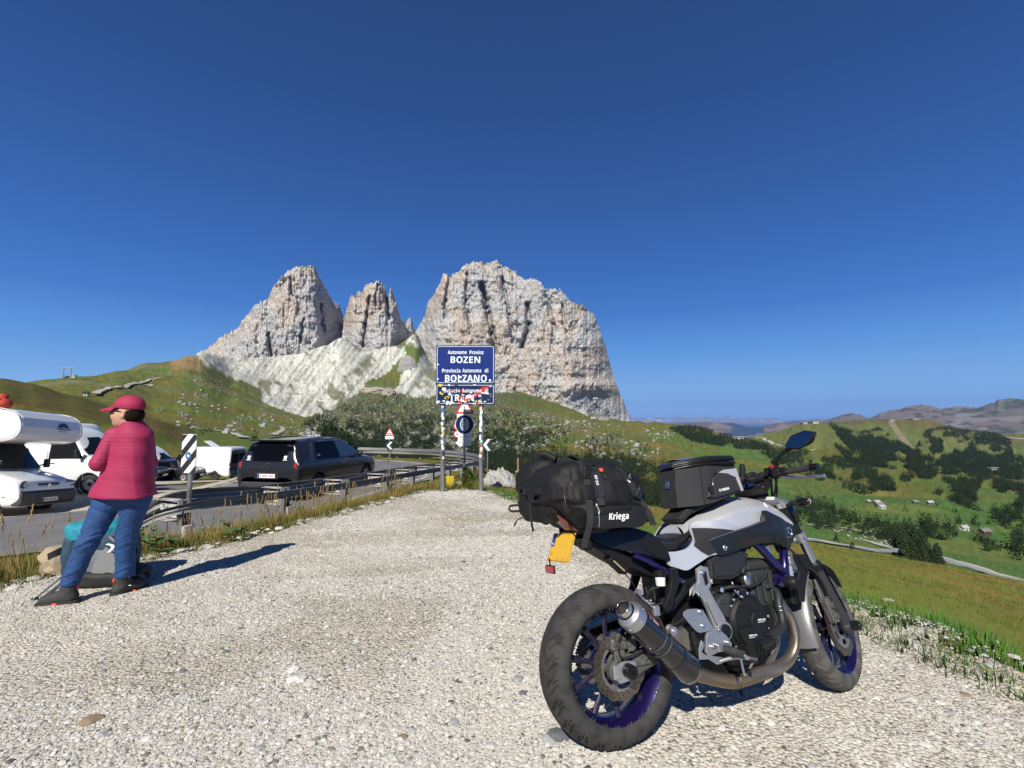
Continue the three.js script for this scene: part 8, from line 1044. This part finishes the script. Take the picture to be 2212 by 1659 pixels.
const L = { slope: ['dark conifer scattered among the grey boulders below the massif', 'conifers among the boulders of the scree foot'], green: ['dark conifer on the green slope right of the sign posts', 'conifers on the green slope behind the luggage'], band: ['conifer in the dense belt running down behind tail and tank bag', 'conifers of the dense belt behind the bags'], ridge: ['small conifer in the wood along the left skyline ridge', 'conifers of the skyline wood'], mid: ['rounded conifer in the scattered belts crossing the bright meadows', 'conifers of the meadow belts'], hill: ['tiny dark conifer of the forest on the far ski hill', 'conifers of the far forest'], low: ['valley conifer in the belt behind the forks of the motorcycle', 'conifers of the valley belt'], road: ['conifer in the clump standing beside the valley road', 'conifers of the roadside clump'], right: ['conifer in the group near the right edge huts', 'conifers near the right edge huts'], left: ['lone small conifer on the left meadow above the parked vans', 'lone conifers of the left meadow'] };
grove([[690, 985], [700, 950], [650, 920], [720, 880], [830, 850], [905, 850], [940, 870], [1070, 880], [1180, 905], [1240, 930], [1180, 960], [1100, 1000], [1040, 1010], [840, 990]], 2600, 4.2, 7.5, ...L.slope, { min: -.1, cl: .05, r0: 130 });
grove([[760, 985], [770, 925], [900, 900], [1060, 905], [1200, 945], [1120, 1005], [1040, 1018]], 2600, 3.4, 6.4, ...L.slope, { min: -.12, cl: .05, r0: 130 });
grove([[1030, 975], [1060, 935], [1180, 925], [1290, 925], [1380, 950], [1440, 990], [1460, 1090], [1400, 1098], [1330, 1080], [1240, 1055], [1100, 1025]], 900, 3.2, 6.4, ...L.green, { min: -.02, cl: .028, seed: 4, r0: 130 });
grove([[1050, 1020], [1080, 975], [1200, 985], [1330, 985], [1400, 1000], [1470, 1060], [1480, 1112], [1420, 1098], [1340, 1085], [1240, 1058], [1110, 1028]], 2200, 3.2, 6.6, ...L.band, { min: -.2, cl: .03, seed: 9, r0: 120 });
grove([[1440, 925], [1490, 919], [1560, 934], [1640, 955], [1685, 970], [1660, 974], [1590, 970], [1500, 955]], 2200, 4.5, 8, ...L.ridge, { min: -.4, cl: .04, r0: 400 });
grove([[1380, 935], [1440, 925], [1500, 955], [1430, 950]], 90, 4, 7, ...L.ridge, { min: 0 });
grove([[1640, 978], [1700, 968], [1800, 985], [1920, 1005], [2080, 1015], [2212, 1050], [2212, 1130], [2100, 1100], [1990, 1062], [1880, 1062], [1780, 1030], [1690, 1005]], 2600, 5, 9, ...L.mid, { r0: 300, min: -.02, cl: .022, seed: 12 });
grove([[1655, 985], [1740, 1000], [1830, 1040], [1900, 1060], [1870, 1072], [1770, 1040], [1690, 1012]], 260, 4.5, 8, ...L.mid, { min: -.2 });
grove([[1792, 918], [1850, 935], [1900, 925], [1935, 950], [1975, 975], [2000, 930], [2060, 920], [2140, 932], [2185, 950], [2190, 1000], [2120, 1015], [2000, 1005], [1900, 995], [1850, 985], [1815, 950]], 8500, 6, 10, ...L.hill, { r0: 700, min: -.05, cl: .04, seed: 3 });
grove([[1800, 960], [1860, 978], [2000, 985], [2212, 985], [2212, 1038], [2050, 1026], [1900, 1010], [1830, 998]], 3000, 6, 10, ...L.hill, { r0: 700, min: -.22, cl: .04 });
grove([[1780, 912], [1797, 912], [1900, 990], [1870, 985]], 520, 6, 10, ...L.hill, { min: -.6, r0: 700 });
grove([[1700, 1090], [1740, 1078], [1790, 1092], [1860, 1122], [1950, 1140], [2010, 1165], [2000, 1180], [1950, 1178], [1880, 1160], [1800, 1146], [1740, 1144], [1705, 1125]], 260, 5.5, 9.5, ...L.low, { min: -.4, cl: .03, r0: 120 });
grove([[1890, 1160], [1930, 1150], [1960, 1175], [1950, 1190]], 26, 5, 9, ...L.low, { min: -1, r0: 120 });
grove([[1935, 1208], [1985, 1196], [2030, 1206], [2036, 1226], [1985, 1226], [1940, 1214]], 34, 4.5, 8, ...L.road, { min: -1, r0: 120 });
grove([[1985, 1130], [2050, 1140], [2110, 1165], [2170, 1185], [2160, 1198], [2080, 1182], [2000, 1160]], 70, 5, 8.5, ...L.right, { min: -.2, r0: 120 });
grove([[2140, 1105], [2212, 1100], [2212, 1215], [2185, 1205], [2190, 1150], [2150, 1130]], 90, 5.5, 9, ...L.right, { min: -.2, r0: 120 });
grove([[1995, 1120], [2080, 1115], [2150, 1128], [2120, 1140], [2040, 1135]], 10, 5, 8, ...L.right, { min: -1, r0: 120 });
grove([[400, 940], [500, 925], [620, 935], [700, 960], [660, 975], [480, 960]], 18, 1.5, 3, ...L.left, { min: -1, r0: 100 });
for (const [X, Y] of [[2025, 1094], [1957, 1105], [2062, 1108], [1853, 1050], [1836, 1055]]) { const p = onGround(X, Y, 120, 3000); if (p) placed.push([60, p, 7, ...L.mid]); }
for (const [X, Y, s] of [[1768, 1193, .5], [1842, 1196, .6], [1806, 1168, .5], [1640, 1190, .6]]) { const p = onGround(X, Y, 100, 600); if (p) placed.push([30, p, 7 * s, ...L.low]); }
placed.sort((a, b) => a[0] - b[0]);
const share = {}; placed.forEach((t, i) => { share[t[3]] = (share[t[3]] || 0) + 1; });
const near = placed.slice(0, 300), rest = placed.slice(300);
near.forEach(([, p, h, label, group], i) => { const k = i % 4, t = i < 4 ? protoTrees[i] : protoTrees[k].clone(); t.position.copy(p); t.position.y -= .2; const s = h * (.85 + .3 * RP()); t.scale.set(s, h, s); t.rotation.y = RP() * 6.28; add(t, 'conifer_tree', label, 'tree', group); });
[0, 1].forEach((k) => { const list = rest.filter((_, i) => i % 2 === k), im = new THREE.InstancedMesh(crownsFar[k], mat([1, 1, 1], .9, 0, { specularIntensity: .1 }), list.length), mt = new THREE.Matrix4(), q = new THREE.Quaternion(); list.forEach(([, p, h], i) => { q.setFromAxisAngle(V(0, 1, 0), RP() * 6.28); const s = h * (.9 + .3 * RP()); mt.compose(V(p.x, p.y - .08 * h, p.z), q, V(s, h * (.85 + .3 * RP()), s)); im.setMatrixAt(i, mt); const v = .65 + .7 * RP(); im.setColorAt(i, C(.024 * v, .037 * v, .018 * v)); }); im.castShadow = im.receiveShadow = true; add(im, 'far_conifers', null, null, null, 'stuff'); });
// ---- boulders below the massif: the largest are things, the rest a field
{
  const bl = []; const field = (poly, n, s0, s1, o = {}) => { const xs = poly.map((p) => p[0]), ys = poly.map((p) => p[1]); for (let i = 0, c = 0; c < n && i < n * 9; i++) { const X = lerp(Math.min(...xs), Math.max(...xs), RP()), Y = lerp(Math.min(...ys), Math.max(...ys), RP()); if (!inside(poly, X, Y) || fbm(X * .03 + 7, Y * .05, 0, 3) < (o.min ?? -.12) + .5 * (RP() - .6)) continue; const p = onGround(X, Y, o.r0 || 60, 2400); if (!p) continue; bl.push([p, lerp(s0, s1, Math.pow(RP(), 3.2)) * (o.k ? Math.hypot(p.x, p.z) * o.k : 1)]); c++; } };
  field([[640, 960], [680, 900], [740, 862], [800, 838], [900, 838], [940, 862], [1060, 858], [1190, 890], [1290, 920], [1200, 950], [1120, 990], [1040, 1008], [820, 985]], 7500, .32, 1.6, { min: -.24, r0: 130 });
  field([[800, 985], [820, 920], [1060, 905], [1130, 960], [1050, 1010]], 600, .35, 1.4, { min: -.3, r0: 130 });
  field([[1180, 895], [1300, 915], [1450, 935], [1400, 1020], [1240, 970]], 260, .6, 2.4, { min: .02, r0: 130 });
  field([[420, 790], [560, 870], [700, 900], [660, 945], [520, 910], [380, 870]], 260, .4, 1.8, { min: .05 });
  field([[330, 880], [480, 890], [600, 930], [480, 945], [360, 915]], 60, .3, 1.3, { min: 0, r0: 110 });
  field([[1790, 1140], [1900, 1150], [1990, 1185], [1940, 1185], [1840, 1165]], 150, .2, .8, { min: -.3, r0: 120 });
  field([[1390, 925], [1500, 930], [1450, 950], [1380, 945]], 60, .8, 2.6, { min: -.1, r0: 300 });
  bl.sort((a, b) => b[1] / Math.hypot(b[0].x, b[0].z) - a[1] / Math.hypot(a[0].x, a[0].z));
  const geos = [21, 22, 23, 24].map((s) => rockGeo(s, 1, .8)), bigG = [31, 32, 33].map((s) => rockGeo(s, 2, .85)), rockM = [mat([.31, .305, .295], .95), mat([.26, .255, .25], .95), mat([.34, .325, .30], .95)];
  bl.slice(0, 140).forEach(([p, s], i) => { const m = shadowed(new THREE.Mesh(bigG[i % 3], rockM[i % 3])); m.position.copy(p); m.scale.set(s, s * (.7 + .5 * RP()), s * (.7 + .6 * RP())); m.rotation.y = RP() * 6; const [X, Y] = toPix(p); const lab = X < 640 ? ['pale boulder on the grass slope of the left hillside', 'boulders of the left hillside'] : X > 1500 ? ['small pale rock on the meadow above the valley road', 'rocks above the valley road'] : ['grey boulder in the tree dotted boulder field under the massif', 'boulders of the boulder field']; add(m, 'boulder', lab[0], 'boulder', lab[1]); });
  geos.forEach((g, k) => { const list = bl.slice(140).filter((_, i) => i % 4 === k), im = new THREE.InstancedMesh(g, mat([1, 1, 1], .95, 0, { specularIntensity: .15 }), list.length), mt = new THREE.Matrix4(), q = new THREE.Quaternion(); list.forEach(([p, s], i) => { q.setFromAxisAngle(V(RP() - .5, 1, RP() - .5).normalize(), RP() * 6.28); mt.compose(p, q, V(s, s * (.7 + .5 * RP()), s * (.7 + .6 * RP()))); im.setMatrixAt(i, mt); const v = .17 + .17 * RP(); im.setColorAt(i, C(v, v * .98, v * .94)); }); im.castShadow = im.receiveShadow = true; add(im, 'boulder_field', null, null, null, 'stuff'); });
  // two big crags
  const crag = (X, Y, sx, sy, sz, seed, label, c = [.42, .37, .31]) => { const p = onGround(X, Y, 60, 2400); if (!p) return; const m = shadowed(new THREE.Mesh(rockGeo(seed, 4, .8), mat(c.map((v) => v * .72), .95, 0, { bumpMap: rep(T_rock, 2), bumpScale: .6 }))); m.position.copy(p); m.scale.set(sx, sy, sz); add(m, 'crag', label, 'rock'); };
  crag(806, 846, 34, 14, 20, 71, 'long ochre crag at the lower edge of the scree, left of the sign'); crag(840, 850, 13, 15, 12, 72, 'pointed grey crag right of the long ochre crag'); crag(1305, 905, 12, 8, 8, 73, 'pale knobbly crag beside the small house under the massif', [.33, .31, .28]); crag(880, 795, 26, 42, 20, 74, 'tall rock spur rising out of the scree left of the sign', [.36, .345, .32]); crag(1128, 1025, 4.2, 3.2, 3, 75, 'pale grey rock behind the wooden stake', [.45, .44, .42]); crag(628, 852, 14, 8, 8, 76, 'angular boulder stack low on the left scree', [.4, .39, .37]);
}
// ---- the rubble heap at the end of the rail
{ const t = add(shadowed(new THREE.Mesh((() => { const g = surf(70, 90, (u, v) => { const x = lerp(-1.15, .25, u), f = lerp(14.9, 20, v), h = .55 * Math.pow(Math.sin(Math.PI * clamp(u * 1.1, 0, 1)), .8) * Math.sin(Math.PI * Math.pow(v, .8)); return V(x + .35 * v, H(x + .35 * v, -f) - .1 + h + .16 * fbm(x * 3, f * 3, 0, 4) + .09 * noise(x * 11, f * 9) + .05 * noise(x * 23, f * 19), -f); }, true); return boxUV(g, 1.5); })(), mat([.6, .58, .53], .95, 0, { bumpMap: T_gravelH, bumpScale: .02 }))), 'rubble_heap', 'low heap of pale gravel at the end of the guardrail bend', 'heap'); }
// ---- valley roads and paths
function strip(name, pts, w, m, dy = .25, r0 = 60) { const P = pts.map(([X, Y]) => onGround(X, Y, r0, 4000)).filter(Boolean); if (P.length < 2) return; const cur = new THREE.CatmullRomCurve3(P), N = P.length * 10, pos = [], idx = [], uv = [], col = []; for (let i = 0; i <= N; i++) { const c = cur.getPoint(i / N), t = cur.getTangent(i / N), n = V(t.z, 0, -t.x).normalize(); for (let k = 0; k < 4; k++) { const s = k / 3 - .5, x = c.x + n.x * s * w, z = c.z + n.z * s * w; pos.push(x, H(x, z) + dy, z); uv.push(k / 3 * w * .3, i * .4); const q = .9 + .2 * noise(x * .4, z * .4); col.push(q, q, q); } if (i < N) for (let k = 0; k < 3; k++) { const a = i * 4 + k, b = a + 4; idx.push(a, b, a + 1, b, b + 1, a + 1); } } const g = new THREE.BufferGeometry(); g.setAttribute('position', new THREE.Float32BufferAttribute(pos, 3)); g.setAttribute('uv', new THREE.Float32BufferAttribute(uv, 2)); g.setAttribute('color', new THREE.Float32BufferAttribute(col, 3)); g.setIndex(idx); g.computeVertexNormals(); if (g.attributes.normal.getY(4) < 0) { for (let i = 0; i < idx.length; i += 3) { const t = idx[i]; idx[i] = idx[i + 1]; idx[i + 1] = t; } g.setIndex(idx); g.computeVertexNormals(); } return struct(name, g, m); }
const M_track = mat([.40, .385, .35], .95, 0, { vertexColors: true, side: THREE.DoubleSide }), M_vroad = mat([.26, .26, .26], .9, 0, { vertexColors: true, side: THREE.DoubleSide });
strip('valley_road', [[1740, 1166], [1785, 1172], [1825, 1179], [1865, 1186], [1910, 1191], [1954, 1194], [2017, 1205], [2060, 1214], [2104, 1226], [2161, 1246], [2209, 1256], [2260, 1266]], 9, M_track, .25, 120);
strip('valley_road', [[1740, 1168], [1785, 1174.5], [1825, 1181], [1865, 1188], [1910, 1193], [1954, 1196], [2017, 1207], [2060, 1216.5], [2104, 1229], [2161, 1249], [2209, 1258], [2260, 1268]], 4.5, M_vroad, .5, 120);
strip('track', [[1874, 1170], [1895, 1176], [1925, 1185], [1955, 1194]], 4, M_track, .35, 120); strip('track', [[1740, 1133], [1800, 1138], [1850, 1146], [1920, 1152], [1985, 1165]], 2.2, M_track, .3, 120);
strip('track', [[207, 856], [212, 851], [220, 847], [234, 841], [255, 838], [276, 835], [286, 831], [293, 829], [322, 822], [345, 818]], 3.4, M_track, 1.6); strip('track', [[290, 828], [310, 831], [330, 832]], 4, M_track, .5); strip('track', [[420, 925], [473, 932], [512, 941], [530, 948]], 2.2, M_track, .3, 40);
strip('track', [[587, 940], [596, 937], [603, 934], [610, 929], [612, 926], [608, 922]], 2.5, M_track, .3, 60); strip('track', [[1120, 927], [1163, 923], [1200, 919], [1221, 917], [1245, 912], [1264, 909]], 4, M_track, .5, 200);
strip('track', [[1633, 944], [1650, 947], [1662, 953], [1670, 959], [1685, 963], [1720, 968], [1760, 973]], 7, M_track, .6, 700); strip('track', [[1640, 942], [1690, 928], [1731, 915]], 4, M_track, .6, 700); strip('track', [[1924, 910], [1936, 928], [1950, 948], [1962, 965], [1975, 980]], 16, mat([.22, .19, .10], .95, 0, { vertexColors: true, side: THREE.DoubleSide }), .6, 900); strip('track', [[2150, 940], [2180, 945], [2212, 948]], 16, M_track, .6, 900);
// ---- huts and lift buildings
const HM = { wood: mat([.10, .065, .045], .9), wood2: mat([.16, .12, .09], .9), roof: mat([.17, .16, .15], .85), roofPale: mat([.36, .35, .34], .7), wall: mat([.5, .49, .46], .7), dark: mat([.03, .03, .035], .4), steel: mat([.35, .36, .37], .5, .5) };
function hut(X, Y, w, d, h, turn, wallM, roofM, label, name = 'hut', cat = 'hut', r0 = 60) { const p = onGround(X, Y, r0, 4000); if (!p) return; w *= .62; d *= .62; h *= .7; const t = thing(name, label, cat, p, turn); part(t, 'wall', [box(w, h, d, 0, h / 2 - .3, 0), plate([[-d / 2, 0], [d / 2, 0], [0, h * .55]], w * .98, 0, 0).rotateY(Math.PI / 2).translate(0, h - .3, 0)], wallM); const s = Math.hypot(d / 2 + .5, h * .55 + .3), a = Math.atan2(h * .55, d / 2); part(t, 'roof', [1, -1].map((q) => rot(box(w + .9, .16, s, 0, 0, 0), q * a).translate(0, h - .3 + h * .275 + .1, q * d / 4)), roofM); part(t, 'door', box(w * .16, h * .6, .1, w * .1, h * .3 - .1, d / 2 + .03), HM.dark); part(t, 'window', box(w * .14, h * .25, .1, -w * .25, h * .5, d / 2 + .03), HM.dark); return t; }
hut(1894, 1090, 7, 5, 3, .3, HM.wood, HM.roofPale, 'upper brown hut of the three standing together on the meadow', 'hut', 'hut', 120); hut(1900, 1096, 8, 5, 3, .2, HM.wood, HM.roof, 'middle dark hut of the three standing together on the meadow', 'hut', 'hut', 120); hut(1905, 1099, 6, 4, 2.4, .2, HM.wall, HM.roofPale, 'lowest pale hut of the three standing together on the meadow', 'hut', 'hut', 120); hut(1876, 1086, 4, 3, 2, .4, HM.wood, HM.roofPale, 'tiny hut left of the group of three', 'hut', 'hut', 120); hut(1977, 1088, 6, 4, 2.6, .1, HM.wood, HM.roof, 'lone hut under the tree belt, left of two', 'hut', 'hut', 120); hut(2009, 1090, 6, 4, 2.8, .1, HM.wood2, HM.roofPale, 'lone pale roofed hut under the tree belt, right of two', 'hut', 'hut', 120); hut(2083, 1146, 6, 4, 2.8, .2, HM.wall, HM.roofPale, 'pale hut beside two trees on the lower green meadow', 'hut', 'hut', 120); hut(2128, 1155, 8, 5, 3.2, .2, HM.wood, HM.roof, 'big dark barn near the right edge of the lower meadow', 'hut', 'barn', 120);
hut(1281, 905, 16, 8, 5, 0, HM.wall, HM.roof, 'small white mountain house at the foot of the massif', 'house', 'house', 400); hut(352, 930, 4, 3, 2.2, .3, HM.wood, HM.roof, 'dark hut on the left meadow behind the striped marker', 'hut', 'hut', 130); hut(186, 855, 3, 2.4, 2, .2, HM.wall, HM.dark, 'tiny white hut at the start of the pale hillside path', 'hut', 'hut', 200); hut(330, 823, 4, 3, 2.4, .2, HM.wall, HM.roof, 'tiny hut at the top of the pale hillside path', 'hut', 'hut', 200);
const lodge = (X, Y, w, h, label, r0) => { const p = onGround(X, Y, r0, 4000); if (!p) return; w *= .65; h *= .65; const t = thing('lift_station', label, 'building', p); part(t, 'wall', box(w, h, w * .4, 0, h / 2 - .5, 0), HM.wall); part(t, 'roof', box(w * 1.15, h * .18, w * .5, 0, h * 1.02 - .5, 0), HM.roofPale); part(t, 'annex', box(w * .5, h * .7, w * .4, -w * .75, h * .35 - .5, 2), HM.dark); for (let i = 0; i < 4; i++) part(t, 'window', box(w * .12, h * .3, .2, -w * .36 + i * w * .24, h * .45, w * .2 + .1), HM.dark); };
lodge(1760, 915, 26, 9, 'white lift station on top of the round green hill', 900); lodge(1738, 916, 18, 6, 'lower lift building left on the round green hill', 900); lodge(1978, 906, 42, 6, 'long pale building on the wooded summit', 1200); lodge(1925, 909, 26, 6, 'pale building on the bare saddle left of the wooded summit', 1200); lodge(1592, 948, 34, 7, 'row of white houses in the saddle before the blue ridge', 900); lodge(1606, 947, 24, 7, 'right white house in the saddle before the blue ridge', 900); lodge(2140, 1015, 24, 6, 'white valley station beside the lift mast', 700); lodge(158, 816, 10, 5, 'lift station on the left skyline', 500);
{ const p = onGround(2150, 1018, 700, 4000), t = thing('lift_mast', 'white T shaped lift mast in the forest near the right edge', 'mast', p), h = (at(2150, 1018, 1).y - at(2150, 1001, 1).y) * -p.z; part(t, 'shaft', cyl(V(0, 0, 0), V(0, h, 0), h * .09, h * .06, 8), HM.wall); part(t, 'crossarm', box(h * .75, h * .10, h * .1, -h * .1, h * .92, 0), HM.wall); part(t, 'tip', box(h * .05, h * .2, h * .05, 0, h * 1.08, 0), HM.steel); }
{ const p = onGround(144, 818, 500, 4000), t = thing('lift_gantry', 'dark steel lift gantry beside the skyline station', 'gantry', p); part(t, 'leg', box(.8, 12, .8, -4, 6, 0), HM.steel); part(t, 'leg', box(.8, 12, .8, 4, 6, 0), HM.steel); part(t, 'beam', box(20, 1, 1, 0, 12, 0), HM.steel); }
[[329, 822], [384, 900], [378, 862], [423, 878], [473, 915], [514, 920], [520, 918], [655, 928], [1540, 948], [1480, 968], [1500, 980]].forEach(([X, Y], i) => { const p = onGround(X, Y, 60, 3000); if (!p) return; const r = Math.hypot(p.x, p.z), h = Math.min(12, r * .014), t = thing('lift_pylon', X < 800 ? 'thin grey lift pylon on the left hillside' : 'thin grey lift pylon on the meadow ridge behind the tank bag', 'pylon', p, .5, X < 800 ? 'lift pylons of the left hillside' : 'lift pylons of the meadow ridge'); part(t, 'shaft', cyl(V(0, -1, 0), V(0, h, 0), .12, .09, 6), HM.steel); part(t, 'crossarm', box(h * .35, .15, .15, 0, h, 0), HM.steel); });
renderer.render(scene, camera);
